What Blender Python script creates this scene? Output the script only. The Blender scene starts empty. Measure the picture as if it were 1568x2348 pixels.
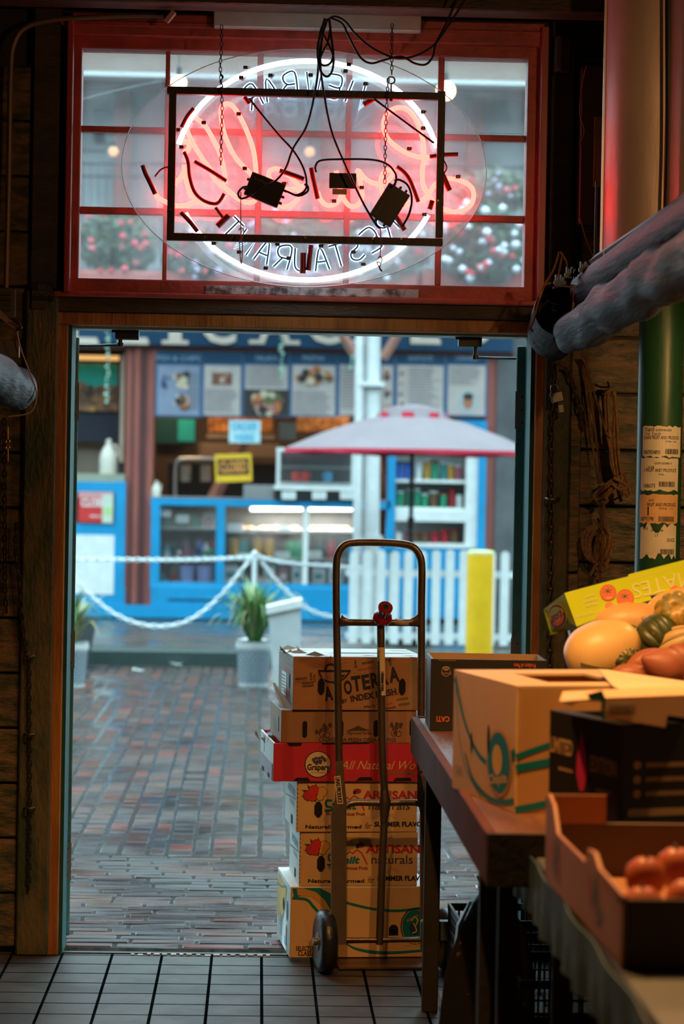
import bpy, math, random
from mathutils import Vector, Matrix
random.seed(7)
C = bpy.context.scene.collection
S = bpy.context.scene
# ---------------------------------------------------------------- camera
F = 5600.0; CW, CH = 1568, 2348
ROLL = 0.018; YAW = math.atan(190.8/F); PIT = math.atan(64.6/F)
CAM = Vector((0, 0, 1.6))
fwd = Vector((math.sin(YAW)*math.cos(PIT), math.cos(YAW)*math.cos(PIT), -math.sin(PIT)))
r0 = Vector((math.cos(YAW), -math.sin(YAW), 0)); u0 = r0.cross(fwd)
rgt = r0*math.cos(ROLL)+u0*math.sin(ROLL); upv = u0*math.cos(ROLL)-r0*math.sin(ROLL)
cd = bpy.data.cameras.new('camera'); cam = bpy.data.objects.new('camera', cd); C.objects.link(cam)
m = Matrix((rgt, upv, -fwd)).transposed().to_4x4(); m.translation = CAM
cam.matrix_world = m
cd.sensor_fit = 'VERTICAL'; cd.sensor_height = 36; cd.lens = F/CH*36
cd.dof.use_dof = True; cd.dof.focus_distance = 8.0; cd.dof.aperture_fstop = 3.2
cd.clip_end = 200; cd.clip_start = 0.05
S.camera = cam
S.view_settings.view_transform = 'Standard'; S.view_settings.look = 'None'
S.view_settings.gamma = 1; S.view_settings.use_curve_mapping = False
S.view_settings.exposure = 0.0
# world: overcast cool sky
w = bpy.data.worlds.new('sky'); S.world = w; w.use_nodes = True
nt = w.node_tree; bg = nt.nodes['Background']
bg.inputs[0].default_value = (0.62, 0.90, 1.0, 1); bg.inputs[1].default_value = 5.0
def lamp(name, typ, loc, power, col, size=.1, rot=(0,0,0), **k):
    l = bpy.data.lights.new(name, typ); l.energy = power; l.color = col
    if typ == 'AREA':
        l.size = size
        if 'sy' in k: l.shape = 'RECTANGLE'; l.size_y = k['sy']
    else: l.shadow_soft_size = size
    if typ == 'SPOT': l.spot_size = k.get('cone', 1.6); l.spot_blend = .6
    o = bpy.data.objects.new(name, l); C.objects.link(o); o.location = loc; o.rotation_euler = rot
    return o
# lamps of the market hall and one added lamp (their shades are built further down)
WARM = (1.0, .50, .16)
lamp('lamp_light', 'SPOT', (.62, 5.1, 2.84), 150, WARM, .04, cone=2.5)
lamp('lamp_light', 'SPOT', (.10, 5.0, 2.93), 190, (1, .47, .15), .04, cone=2.35)
lamp('lamp_light', 'POINT', (1.46, 4.7, 2.78), 58, (1, .5, .18), .04)  # extra lamp out of view, added to light the sheet metal panel
lamp('lamp_light', 'POINT', (1.62, 6.75, 2.03), 26, (1, .52, .18), .03)
lamp('lamp_light', 'SPOT', (1.2, 3.6, 2.91), 3, WARM, .06, cone=2.2)
# shop ceiling lamps across the street
lamp('shop_light', 'AREA', (-1.0, 27.6, 3.15), 34, (1, .62, .32), .6)
lamp('shop_light', 'AREA', (1.2, 27.6, 3.15), 34, (1, .66, .38), .6)

for tx_ in (.2, .75): lamp('tube_light', 'AREA', (tx_, 26.1, 1.28), 14, (.92, 1, 1), .5, sy=.03)

def W(px, py, Y):
    d = fwd*F + rgt*(px-CW/2) - upv*(py-CH/2)
    return CAM + d*((Y-CAM.y)/d.y)
def FL(px, py, z=0):
    d = fwd*F + rgt*(px-CW/2) - upv*(py-CH/2)
    return CAM + d*((z-CAM.z)/d.z)
# ---------------------------------------------------------------- materials
MATS = {}
def mat(name, col=(.5, .5, .5), rough=.6, metal=0, var=0, vs=8, bump=0, bs=40, col2=None, spec=.5, emit=None, es=0, alpha=None, coat=0, stretch=None, thr=None, sheen=0, rvar=0, rs=None):
    if name in MATS: return MATS[name]
    M = bpy.data.materials.new(name); M.use_nodes = True; MATS[name] = M
    n = M.node_tree.nodes; L = M.node_tree.links; b = n['Principled BSDF']
    b.inputs['Base Color'].default_value = (*col, 1); b.inputs['Roughness'].default_value = rough
    b.inputs['Metallic'].default_value = metal; b.inputs['Specular IOR Level'].default_value = spec
    if coat: b.inputs['Coat Weight'].default_value = coat
    if emit: b.inputs['Emission Color'].default_value = (*emit, 1); b.inputs['Emission Strength'].default_value = es
    tc = n.new('ShaderNodeTexCoord'); mp = n.new('ShaderNodeMapping'); L.new(tc.outputs['Object'], mp.inputs[0])
    if stretch: mp.inputs['Scale'].default_value = stretch
    nz = n.new('ShaderNodeTexNoise'); nz.inputs['Scale'].default_value = vs; nz.inputs['Detail'].default_value = 6
    nz.inputs['Roughness'].default_value = .62; L.new(mp.outputs[0], nz.inputs['Vector'])
    c2 = col2 or tuple(max(0, c*(1-.6)) for c in col)
    k = var or (.25 if col2 is None else 1)
    rp = n.new('ShaderNodeValToRGB')
    if thr: rp.color_ramp.elements[0].position = thr[0]; rp.color_ramp.elements[1].position = thr[1]
    else: rp.color_ramp.elements[0].position = .35; rp.color_ramp.elements[1].position = .68
    rp.color_ramp.elements[0].color = (*[a*(1-k)+c*k for a, c in zip(col, c2)], 1)
    rp.color_ramp.elements[1].color = (*col, 1)
    L.new(nz.outputs[0], rp.inputs[0]); L.new(rp.outputs[0], b.inputs['Base Color'])
    if rvar:
        mr = n.new('ShaderNodeMapRange'); mr.inputs[3].default_value = max(.03, rough-rvar); mr.inputs[4].default_value = rough+rvar
        mr.inputs[1].default_value = .35; mr.inputs[2].default_value = .65
        nr = n.new('ShaderNodeTexNoise'); nr.inputs['Scale'].default_value = rs or vs*.7; nr.inputs['Detail'].default_value = 4
        L.new(mp.outputs[0], nr.inputs['Vector']); L.new(nr.outputs[0], mr.inputs[0]); L.new(mr.outputs[0], b.inputs['Roughness'])
    if bump:
        n2 = n.new('ShaderNodeTexNoise'); n2.inputs['Scale'].default_value = bs; n2.inputs['Detail'].default_value = 5
        L.new(mp.outputs[0], n2.inputs['Vector'])
        bp = n.new('ShaderNodeBump'); bp.inputs['Strength'].default_value = min(1, bump); bp.inputs['Distance'].default_value = .01
        L.new(n2.outputs[0], bp.inputs['Height']); L.new(bp.outputs[0], b.inputs['Normal'])
    return M
def emis(name, col, s):
    if name in MATS: return MATS[name]
    M = bpy.data.materials.new(name); M.use_nodes = True; MATS[name] = M
    b = M.node_tree.nodes['Principled BSDF']; b.inputs['Base Color'].default_value = (.02, .02, .02, 1)
    b.inputs['Emission Color'].default_value = (*col, 1); b.inputs['Emission Strength'].default_value = s
    return M
def glass(name, haze=.06, tint=(1, 1, 1), hcol=(.8, .8, .8), gl=.08, dirt=0):
    if name in MATS: return MATS[name]
    M = bpy.data.materials.new(name); M.use_nodes = True; MATS[name] = M
    n = M.node_tree.nodes; L = M.node_tree.links; n.clear()
    out = n.new('ShaderNodeOutputMaterial'); t = n.new('ShaderNodeBsdfTransparent'); t.inputs[0].default_value = (*tint, 1)
    d = n.new('ShaderNodeBsdfDiffuse'); d.inputs[0].default_value = (*hcol, 1)
    tr = n.new('ShaderNodeBsdfTranslucent'); tr.inputs[0].default_value = (*hcol, 1)
    a = n.new('ShaderNodeAddShader'); L.new(d.outputs[0], a.inputs[0]); L.new(tr.outputs[0], a.inputs[1])
    g = n.new('ShaderNodeBsdfGlossy'); g.inputs['Roughness'].default_value = .04
    m1 = n.new('ShaderNodeMixShader'); m1.inputs[0].default_value = haze
    if dirt:
        tc = n.new('ShaderNodeTexCoord'); nz = n.new('ShaderNodeTexNoise'); nz.inputs['Scale'].default_value = 5; nz.inputs['Detail'].default_value = 8; nz.inputs['Roughness'].default_value = .7
        L.new(tc.outputs['Object'], nz.inputs['Vector'])
        mr = n.new('ShaderNodeMapRange'); mr.inputs[1].default_value = .4; mr.inputs[2].default_value = .75; mr.inputs[3].default_value = haze; mr.inputs[4].default_value = haze+dirt
        L.new(nz.outputs[0], mr.inputs[0]); L.new(mr.outputs[0], m1.inputs[0])
    L.new(t.outputs[0], m1.inputs[1]); L.new(a.outputs[0], m1.inputs[2])
    m2 = n.new('ShaderNodeMixShader'); m2.inputs[0].default_value = gl
    fr = n.new('ShaderNodeFresnel'); fr.inputs[0].default_value = 1.45; L.new(fr.outputs[0], m2.inputs[0])
    L.new(m1.outputs[0], m2.inputs[1]); L.new(g.outputs[0], m2.inputs[2]); L.new(m2.outputs[0], out.inputs[0])
    return M
# ---------------------------------------------------------------- mesh helpers
def cr(pts, n=8, closed=False):
    P = [Vector(p) for p in pts]; out = []
    N = len(P)
    if N < 3: return P
    rng = range(N) if closed else range(N-1)
    for i in rng:
        if closed: a, b, c, d = P[(i-1) % N], P[i], P[(i+1) % N], P[(i+2) % N]
        else: a, b, c, d = P[max(0, i-1)], P[i], P[i+1], P[min(N-1, i+2)]
        for k in range(n):
            t = k/n
            out.append(.5*((2*b)+(c-a)*t+(2*a-5*b+4*c-d)*t*t+(3*b-a-3*c+d)*t**3))
    if not closed: out.append(P[-1])
    return out
FRONT = Matrix(((1, 0, 0, 0), (0, 0, -1, 0), (0, 1, 0, 0), (0, 0, 0, 1)))
LEFT = Matrix(((0, 0, -1, 0), (-1, 0, 0, 0), (0, 1, 0, 0), (0, 0, 0, 1)))
TOP = Matrix.Identity(4)
def fr(base, loc): return Matrix.Translation(Vector(loc)) @ base
_tc = {}
def text_geo(s, bold, shear, sp=1.0):
    k = (s, bold, shear, sp)
    if k in _tc: return _tc[k]
    cu = bpy.data.curves.new('t', 'FONT'); cu.body = s; cu.offset = bold; cu.shear = shear; cu.resolution_u = 3; cu.space_character = sp
    o = bpy.data.objects.new('t', cu); C.objects.link(o); bpy.context.view_layer.update()
    me = bpy.data.meshes.new_from_object(o.evaluated_get(bpy.context.evaluated_depsgraph_get()))
    vs = [v.co.copy() for v in me.vertices]; fs = [tuple(p.vertices) for p in me.polygons]
    bpy.data.objects.remove(o); bpy.data.curves.remove(cu); bpy.data.meshes.remove(me)
    x0 = min(v.x for v in vs); x1 = max(v.x for v in vs); y0 = min(v.y for v in vs); y1 = max(v.y for v in vs)
    _tc[k] = (vs, fs, x0, x1, y0, y1); return _tc[k]
class MB:
    def __init__(s, M=None): s.v = []; s.f = []; s.mi = []; s.mats = []; s.M = M or Matrix.Identity(4); s.cur = 0
    def use(s, m):
        if m not in s.mats: s.mats.append(m)
        s.cur = s.mats.index(m); return s
    def add(s, vs, fs, m=None, M=None):
        if m: s.use(m)
        o = len(s.v); MM = s.M @ M if M else s.M
        s.v += [MM @ Vector(v) for v in vs]; s.f += [tuple(o+i for i in f) for f in fs]; s.mi += [s.cur]*len(fs); return s
    def box(s, x0, x1, y0, y1, z0, z1, m=None, M=None, b=0):
        if b <= 0:
            vs = [(x, y, z) for x in (x0, x1) for y in (y0, y1) for z in (z0, z1)]
            return s.add(vs, [(0, 1, 3, 2), (4, 6, 7, 5), (0, 4, 5, 1), (2, 3, 7, 6), (0, 2, 6, 4), (1, 5, 7, 3)], m, M)
        b = min(b, abs(x1-x0)*.45, abs(y1-y0)*.45, abs(z1-z0)*.45)
        pts = []; idx = {}
        for ix, x in enumerate((x0, x1)):
            for iy, y in enumerate((y0, y1)):
                for iz, z in enumerate((z0, z1)):
                    sx, sy, sz = (1-2*ix), (1-2*iy), (1-2*iz)
                    idx[ix, iy, iz, 0] = len(pts); pts.append((x, y+sy*b, z+sz*b))
                    idx[ix, iy, iz, 1] = len(pts); pts.append((x+sx*b, y, z+sz*b))
                    idx[ix, iy, iz, 2] = len(pts); pts.append((x+sx*b, y+sy*b, z))
        fs = []
        for a in (0, 1):
            fs.append([idx[a, 0, 0, 0], idx[a, 1, 0, 0], idx[a, 1, 1, 0], idx[a, 0, 1, 0]])
            fs.append([idx[0, a, 0, 1], idx[1, a, 0, 1], idx[1, a, 1, 1], idx[0, a, 1, 1]])
            fs.append([idx[0, 0, a, 2], idx[1, 0, a, 2], idx[1, 1, a, 2], idx[0, 1, a, 2]])
        for p in (0, 1):
            for q in (0, 1):
                fs.append([idx[p, q, 0, 0], idx[p, q, 1, 0], idx[p, q, 1, 1], idx[p, q, 0, 1]])
                fs.append([idx[p, 0, q, 0], idx[p, 1, q, 0], idx[p, 1, q, 2], idx[p, 0, q, 2]])
                fs.append([idx[0, p, q, 1], idx[1, p, q, 1], idx[1, p, q, 2], idx[0, p, q, 2]])
        for p in (0, 1):
            for q in (0, 1):
                for r in (0, 1): fs.append([idx[p, q, r, 0], idx[p, q, r, 1], idx[p, q, r, 2]])
        return s.add(pts, fs, m, M)
    def px(s, x0, y0, x1, y1, Y, d, m=None, b=0):
        s.npx = getattr(s, 'npx', 0)+1; e_ = .0006*(s.npx % 9); Y -= e_; d += e_
        xm, ym = (x0+x1)/2, (y0+y1)/2
        X0 = W(x0, ym, Y).x; X1 = W(x1, ym, Y).x; Z1 = W(xm, y0, Y).z; Z0 = W(xm, y1, Y).z
        return s.box(X0, X1, Y, Y+d, Z0, Z1, m, b=b)
    def tube(s, pts, r, m=None, n=8, closed=False, caps=True, M=None, flat=1.0):
        P = [Vector(p) for p in pts]; N = len(P)
        if N < 2: return s
        rr = r if isinstance(r, (list, tuple)) else [r]*N
        vs = []; fs = []
        pn = None
        for i in range(N):
            if closed: t = P[(i+1) % N]-P[i-1]
            else: t = P[min(N-1, i+1)]-P[max(0, i-1)]
            if t.length < 1e-9: t = Vector((0, 0, 1))
            t.normalize()
            if pn is None:
                a = Vector((0, 1, 0)) if abs(t.y) < .9 else Vector((1, 0, 0)); pn = (a-t*a.dot(t)).normalized()
            else:
                pn = pn-t*pn.dot(t)
                if pn.length < 1e-6: pn = t.orthogonal()
                pn.normalize()
            bn = t.cross(pn)
            for k in range(n):
                a = 2*math.pi*k/n; vs.append(P[i]+pn*(rr[i]*math.cos(a)*flat)+bn*(rr[i]*math.sin(a)))
        R = N if closed else N-1
        for i in range(R):
            j = (i+1) % N
            for k in range(n): fs.append((i*n+k, i*n+(k+1) % n, j*n+(k+1) % n, j*n+k))
        if caps and not closed: fs.append(tuple(range(n))[::-1]); fs.append(tuple((N-1)*n+k for k in range(n)))
        return s.add(vs, fs, m, M)
    def lathe(s, prof, m=None, n=20, M=None, ribs=0, amp=0, arc=None):
        vs = []; fs = []; N = len(prof)
        for (r, z) in prof:
            for k in range(n):
                a = 2*math.pi*k/n; q = 1-amp*(1-abs(math.sin(a*ribs/2)))**1.5 if ribs else 1
                vs.append((r*q*math.cos(a), r*q*math.sin(a), z))
        for i in range(N-1):
            for k in range(n): fs.append((i*n+k, i*n+(k+1) % n, (i+1)*n+(k+1) % n, (i+1)*n+k))
        if prof[0][0] > 1e-5: fs.append(tuple(range(n))[::-1])
        if prof[-1][0] > 1e-5: fs.append(tuple((N-1)*n+k for k in range(n)))
        return s.add(vs, fs, m, M)
    def cyl(s, p0, p1, r, m=None, n=16, r2=None):
        return s.tube([p0, p1], [r, r if r2 is None else r2], m, n)
    def poly(s, pts, F=None, z=0, m=None, th=0):
        F = F or FRONT; n = len(pts)
        if th == 0: return s.add([(x, y, z) for x, y in pts], [tuple(range(n))], m, F)
        vs = [(x, y, z) for x, y in pts]+[(x, y, z-th) for x, y in pts]
        fs = [tuple(range(n)), tuple(range(n, 2*n))[::-1]]+[(i, (i+1) % n, n+(i+1) % n, n+i) for i in range(n)]
        return s.add(vs, fs, m, F)
    def rect(s, x0, y0, x1, y1, F=None, z=0, m=None): return s.poly([(x0, y0), (x1, y0), (x1, y1), (x0, y1)], F, z, m)
    def disc(s, x, y, r, F=None, z=0, m=None, ry=None, n=24, a0=0, a1=2*math.pi):
        ry = ry or r
        return s.poly([(x+r*math.cos(a0+(a1-a0)*k/n), y+ry*math.sin(a0+(a1-a0)*k/n)) for k in range(n if abs(a1-a0) > 6.2 else n+1)], F, z, m)
    def ring(s, x, y, r, wd, F=None, z=0, m=None, ry=None, n=36, a0=0, a1=2*math.pi):
        ry = ry or r
        return s.ribbon([(x+r*math.cos(a0+(a1-a0)*k/n), y+ry*math.sin(a0+(a1-a0)*k/n)) for k in range(n+1)], wd, F, z, m, sm=False)
    def ribbon(s, pts, wd, F=None, z=0, m=None, sm=True):
        P = cr([(x, y, 0) for x, y in pts], 6) if sm and len(pts) > 2 else [Vector((x, y, 0)) for x, y in pts]
        N = len(P); ww = wd if isinstance(wd, (list, tuple)) else None; vs = []
        for i in range(N):
            t = (P[min(N-1, i+1)]-P[max(0, i-1)]).normalized(); nn = Vector((-t.y, t.x, 0))
            if ww:
                q = i/(N-1)*(len(ww)-1); k = min(int(q), len(ww)-2); hw = (ww[k]*(1-(q-k))+ww[k+1]*(q-k))/2
            else: hw = wd/2
            vs += [P[i]+nn*hw+Vector((0, 0, z)), P[i]-nn*hw+Vector((0, 0, z))]
        return s.add(vs, [(2*i, 2*i+1, 2*i+3, 2*i+2) for i in range(N-1)], m, F or FRONT)
    def text(s, st, cx, cy, wd, ht, F=None, z=.0012, m=None, bold=0, shear=0, rot=0, warp=None, sp=1.0):
        vs, fs, x0, x1, y0, y1 = text_geo(st, bold, shear, sp)
        c, n_ = math.cos(rot), math.sin(rot); out = []
        for v in vs:
            x = ((v.x-x0)/(x1-x0)-.5)*wd; y = ((v.y-y0)/(y1-y0)-.5)*ht
            p = (cx+x*c-y*n_, cy+x*n_+y*c, z)
            out.append(warp(p) if warp else p)
        return s.add(out, fs, m, Matrix.Identity(4) if warp else (F or FRONT))
    def chain(s, pts, L=.03, r=.003, m=None, wf=.62):
        P = [Vector(p) for p in pts]; 
        d = [0]
        for a, b in zip(P, P[1:]): d.append(d[-1]+(b-a).length)
        tot = d[-1]; step = L*.72; k = 0; q = step/2; j = 0
        while q < tot:
            while d[j+1] < q: j += 1
            t = (q-d[j])/max(1e-9, d[j+1]-d[j]); p = P[j].lerp(P[j+1], t); ax = (P[j+1]-P[j]).normalized()
            a = Vector((0, 1, 0)) if abs(ax.y) < .9 else Vector((1, 0, 0)); sd = ax.cross(a).normalized()
            if k % 2: sd = ax.cross(sd).normalized()
            sd = (sd+ax.cross(sd)*.25).normalized()
            hw = L*wf/2-r; hl = L/2-r
            lp = [p+ax*(hl-hw)*(1 if math.sin(u) > 0 else -1)+ax*math.sin(u)*hw+sd*math.cos(u)*hw for u in [2*math.pi*(i+.5)/10 for i in range(10)]]
            s.tube(lp, r, m, 5, closed=True); q += step; k += 1
        return s
    def build(s, name, m=None, parent=None, smooth=None, world=None):
        me = bpy.data.meshes.new(name)
        off = Vector((0, 0, 0))
        if world is not None: off = Vector(world)
        me.from_pydata([tuple(v-off) for v in s.v], [], s.f)
        if not s.mats: s.mats = [m]
        for x in s.mats: me.materials.append(x if x else m)
        for p, i in zip(me.polygons, s.mi): p.material_index = i
        me.update()
        import bmesh
        bm = bmesh.new(); bm.from_mesh(me); bmesh.ops.recalc_face_normals(bm, faces=bm.faces) if not getattr(s, 'norec', 0) else None
        bm.to_mesh(me); bm.free()
        if smooth:
            for p in me.polygons: p.use_smooth = True
            try: me.set_sharp_from_angle(angle=smooth if smooth is not True else .7)
            except Exception: pass
        o = bpy.data.objects.new(name, me); C.objects.link(o)
        if parent: o.parent = parent
        elif world is not None: o.location = off
        return o
def tag(o, label=None, cat=None, group=None, kind=None):
    if label: o['label'] = label
    if cat: o['category'] = cat
    if group: o['group'] = group
    if kind: o['kind'] = kind
    return o
def thing(name, label, cat, loc=(0, 0, 0), rz=0, group=None, rot=None):
    o = bpy.data.objects.new(name, None); C.objects.link(o); o.location = loc
    o.rotation_euler = rot or (0, 0, rz); o.empty_display_size = .05
    return tag(o, label, cat, group)
def struct(o, label=None):
    o['kind'] = 'structure'
    if label: o['label'] = label
    return o
def copy_tree(o, loc=None, rz=None, label=None, parent=None, group=None):
    c = o.copy(); C.objects.link(c); c.parent = parent
    if loc is not None: c.location = loc
    if rz is not None: c.rotation_euler = (0, 0, rz)
    if label: c['label'] = label
    if group: c['group'] = group
    for ch in list(o.children): copy_tree(ch, parent=c)
    return c
R = random.uniform
rad = math.radians
# common materials
blk = mat('black_plastic', (.012, .012, .012), .45)
chr_ = mat('dark_steel', (.25, .24, .22), .4, 1)
wht = mat('white_paint', (.8, .82, .8), .5)
def WM(T):
    """mesh builder that takes world coordinates and stores them in the frame of thing T"""
    return MB((Matrix.Translation(T.location) @ T.rotation_euler.to_matrix().to_4x4()).inverted())
# ================================================================ SETTING
wood_d = mat('dark_planks', (.085, .055, .03), .55, var=.8, vs=6, bump=.5, bs=30, stretch=(1, 1, 4), col2=(.022, .022, .014))
wood_pk = mat('plank_paint', (.20, .12, .055), .5, vs=9, bump=.6, bs=25, stretch=(1, 1, 3), col2=(.035, .045, .025), thr=(.4, .62))
wood_g = mat('green_brown_post', (.11, .085, .04), .55, vs=5, bump=.5, bs=30, stretch=(3, 3, 1), col2=(.035, .05, .022), thr=(.42, .6))
ochre = mat('ochre_trim', (.40, .16, .028), .45, vs=4, bump=.3, bs=30, stretch=(4, 4, .6), col2=(.22, .075, .016), thr=(.35, .6))
redw = mat('red_window_paint', (.50, .065, .04), .45, vs=12, bump=.3, bs=50, col2=(.30, .045, .03))
teal = mat('teal_paint', (.05, .17, .16), .4, vs=14, bump=.3, bs=40, col2=(.03, .11, .10))
tealL = mat('teal_jamb_paint', (.02, .09, .09), .6, vs=14, col2=(.015, .06, .06), spec=.1)
dirtyl = mat('stained_ledge', (.50, .42, .38), .5, vs=16, bump=.4, bs=60, col2=(.10, .05, .04), thr=(.42, .58))
WY = 8.25
# tile floor (quarry tiles with broad joints)
tile = bpy.data.materials.new('floor_tiles'); tile.use_nodes = True
n = tile.node_tree.nodes; L = tile.node_tree.links; b = n['Principled BSDF']
tc = n.new('ShaderNodeTexCoord'); mp = n.new('ShaderNodeMapping'); L.new(tc.outputs['Object'], mp.inputs[0])
bt = n.new('ShaderNodeTexBrick'); bt.offset = 0; bt.inputs['Scale'].default_value = 1
bt.inputs['Brick Width'].default_value = .1675; bt.inputs['Row Height'].default_value = .152
bt.inputs['Mortar Size'].default_value = .0052; bt.inputs['Mortar Smooth'].default_value = .1
bt.inputs['Color1'].default_value = (.072, .072, .066, 1); bt.inputs['Color2'].default_value = (.058, .060, .056, 1); bt.inputs['Mortar'].default_value = (.004, .008, .009, 1)
p599 = FL(599.5, 2191)
mp.inputs['Location'].default_value = (-p599.x % .1675, -(WY-.03) % .152, 0)
L.new(mp.outputs[0], bt.inputs[0])
nz = n.new('ShaderNodeTexNoise'); nz.inputs['Scale'].default_value = 5; nz.inputs['Detail'].default_value = 7; L.new(tc.outputs['Object'], nz.inputs['Vector'])
mx = n.new('ShaderNodeMixRGB'); mx.blend_type = 'MULTIPLY'; rp = n.new('ShaderNodeValToRGB'); rp.color_ramp.elements[0].position = .42; rp.color_ramp.elements[1].position = .56
rp.color_ramp.elements[0].color = (.42, .32, .26, 1); L.new(nz.outputs[0], rp.inputs[0]); mx.inputs[0].default_value = .8
L.new(bt.outputs[0], mx.inputs[1]); L.new(rp.outputs[0], mx.inputs[2]); L.new(mx.outputs[0], b.inputs['Base Color'])
rr = n.new('ShaderNodeMapRange'); rr.inputs[3].default_value = .62; rr.inputs[4].default_value = .34; L.new(nz.outputs[0], rr.inputs[0]); L.new(rr.outputs[0], b.inputs['Roughness'])
sp_ = n.new('ShaderNodeMapRange'); sp_.inputs[3].default_value = .35; sp_.inputs[4].default_value = 0; L.new(bt.outputs['Fac'], sp_.inputs[0]); L.new(sp_.outputs[0], b.inputs['Specular IOR Level'])
bp = n.new('ShaderNodeBump'); bp.inputs['Strength'].default_value = .6; bp.inputs['Distance'].default_value = .004; bp.invert = True
L.new(bt.outputs['Fac'], bp.inputs['Height']); n2 = n.new('ShaderNodeTexNoise'); n2.inputs['Scale'].default_value = 60; L.new(tc.outputs['Object'], n2.inputs['Vector'])
b2 = n.new('ShaderNodeBump'); b2.inputs['Strength'].default_value = .15; b2.inputs['Distance'].default_value = .002; L.new(n2.outputs[0], b2.inputs['Height']); L.new(bp.outputs[0], b2.inputs['Normal']); L.new(b2.outputs[0], b.inputs['Normal'])
struct(MB().box(-2.2, 2.4, -1.5, WY, -.1, 0).build('floor', tile), 'grey quarry tile floor with dark joints')
dark = mat('dark_ceiling', (.025, .022, .02), .7)
darkw = mat('dark_wall', (.03, .028, .022), .7, vs=6)
struct(MB().box(-2.3, 2.5, -1.6, WY+.12, 3.25, 3.35).build('ceiling', dark))
struct(MB().box(-2.3, -2.2, -1.6, WY+.12, -.1, 3.35).build('wall_left', darkw))
struct(MB().box(2.4, 2.5, -1.6, WY+.12, -.1, 3.35).build('wall_right', darkw))
struct(MB().box(-2.3, 2.5, -1.7, -1.6, -.1, 3.35).build('wall_back', darkw))
# front wall with doorway and transom opening
dx0 = W(140, 1400, WY).x; dx1 = W(1222, 1400, WY).x; dz = W(690, 742, WY).z
wx0 = W(152, 360, WY).x; wx1 = W(1245, 360, WY).x; wz0 = W(690, 676, WY).z; wz1 = W(690, 72, WY).z
wl = MB(); T1 = WY+.12
wl.use(darkw)
wl.box(-2.3, dx0, WY, T1, -.1, wz0); wl.box(dx1, 2.5, WY, T1, -.1, wz0); wl.box(dx0, dx1, WY, T1, dz, wz0)
wl.box(-2.3, wx0, WY, T1, wz0, 3.35); wl.box(wx1, 2.5, WY, T1, wz0, 3.35); wl.box(wx0, wx1, WY, T1, wz1, 3.35)
struct(wl.build('wall_front'))
up_ = MB(); up_.use(darkw); up_.box(-14, -2.5, WY, T1, 0, 8); up_.box(2.7, 14, WY, T1, 0, 8); up_.box(-2.5, 2.7, WY, T1, 3.36, 8); up_.box(-14, 14, WY+.001, WY+.8, 7.9, 8.0)
struct(up_.build('wall_front_upper', mat('market_outer_wall', (.12, .09, .07), .7)))
for sx in (-14.3, 14): struct(MB().box(sx, sx+.3, WY, 30, 0, 7, mat('street_end_wall', (.16, .15, .14), .7, vs=1)).build('wall_street_end'))
# plank cladding, left and right of the door, as the board courses of the wall
pl = MB(); z = 0.02
while z < 2.9:
    h = .185
    pl.box(-2.2, W(52, 1500, WY).x, WY-.028+R(-.003, .003), WY, z+.004, z+h-.004, wood_pk, b=.004)
    z += h
z = .02
xr = W(1322, 1000, WY).x
while z < 2.9:
    h = .19
    pl.box(xr, 2.4, WY-.028+R(-.003, .003), WY, z+.004, z+h-.004, wood_pk, b=.004)
    z += h
struct(pl.build('wall_front_planks'))
lp = MB(); lp.box(W(50, 1500, WY).x, W(124, 1500, WY).x, WY-.06, WY, 0, W(90, 668, WY).z, wood_g, b=.006)
lp.box(W(78, 300, WY).x, W(140, 300, WY).x, WY-.05, WY, W(90, 664, WY).z, 3.2, wood_d, b=.004)
struct(lp.build('trim_1'))
rp_ = MB(); rp_.box(W(1240, 1100, WY).x, W(1300, 1100, WY).x, WY-.06, WY, 0, W(1270, 690, WY).z, wood_g, b=.006)
rp_.box(W(1301, 1100, WY).x, W(1326, 1100, WY).x, WY-.05, WY, W(1312, 1310, WY).z, W(1270, 690, WY).z, wood_pk, b=.004)
rp_.box(W(1301, 1100, WY).x, W(1326, 1100, WY).x, WY-.055, WY, 0, W(1312, 1314, WY).z, wood_pk, b=.004)
rp_.box(W(1258, 300, WY).x, W(1312, 300, WY).x, WY-.05, WY, W(1270, 690, WY).z, 3.2, wood_d, b=.004)
struct(rp_.build('trim_2'))
# ochre door casing and teal jambs
tr = MB(); zt = W(690, 728, WY).z; zb = W(690, 757, WY).z
tr.box(dx0-.03, dx0+.012, WY-.045, WY+.11, 0, zb, ochre, b=.004)
tr.box(dx1-.012, dx1+.034, WY-.045, WY+.11, 0, zb, ochre, b=.004)
tr.box(dx0-.03, dx1+.034, WY-.045, WY+.11, zb, zt, ochre, b=.004)
struct(tr.build('trim_3'))
tj = MB(); tj.box(dx0+.012, dx0+.024, WY-.03, WY+.15, 0, zb, tealL); tj.box(dx1-.026, dx1-.012, WY-.03, WY+.15, 0, zb, tealL)
tj.box(dx0+.012, dx1-.012, WY+.02, WY+.14, zb-.008, zb-.0004, mat('door_head_metal', (.35, .5, .5), .35))
struct(tj.build('trim_4'))
# dark header board between sill and door
struct(MB().box(dx0-.04, dx1+.05, WY-.05, WY, zt+.002, W(690, 690, WY).z, wood_d, b=.004).build('trim_5'))
# ceiling beams above the transom
struct(MB().box(-2.2, 2.4, WY-.25, WY-.12, W(700, 14, 8).z, 3.25, wood_d, b=.005).build('trim_6'))
# head board and lit board behind the chains
hb = MB(); hb.px(165, 40, 1250, 92, WY-.06, .06, redw, b=.004)
struct(hb.build('trim_7'))
struct(MB().px(490, 24, 966, 66, WY-.115, .05, mat('pale_lintel_paint', (.45, .38, .34), .5, vs=12), b=.003).build('trim_8'))
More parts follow.
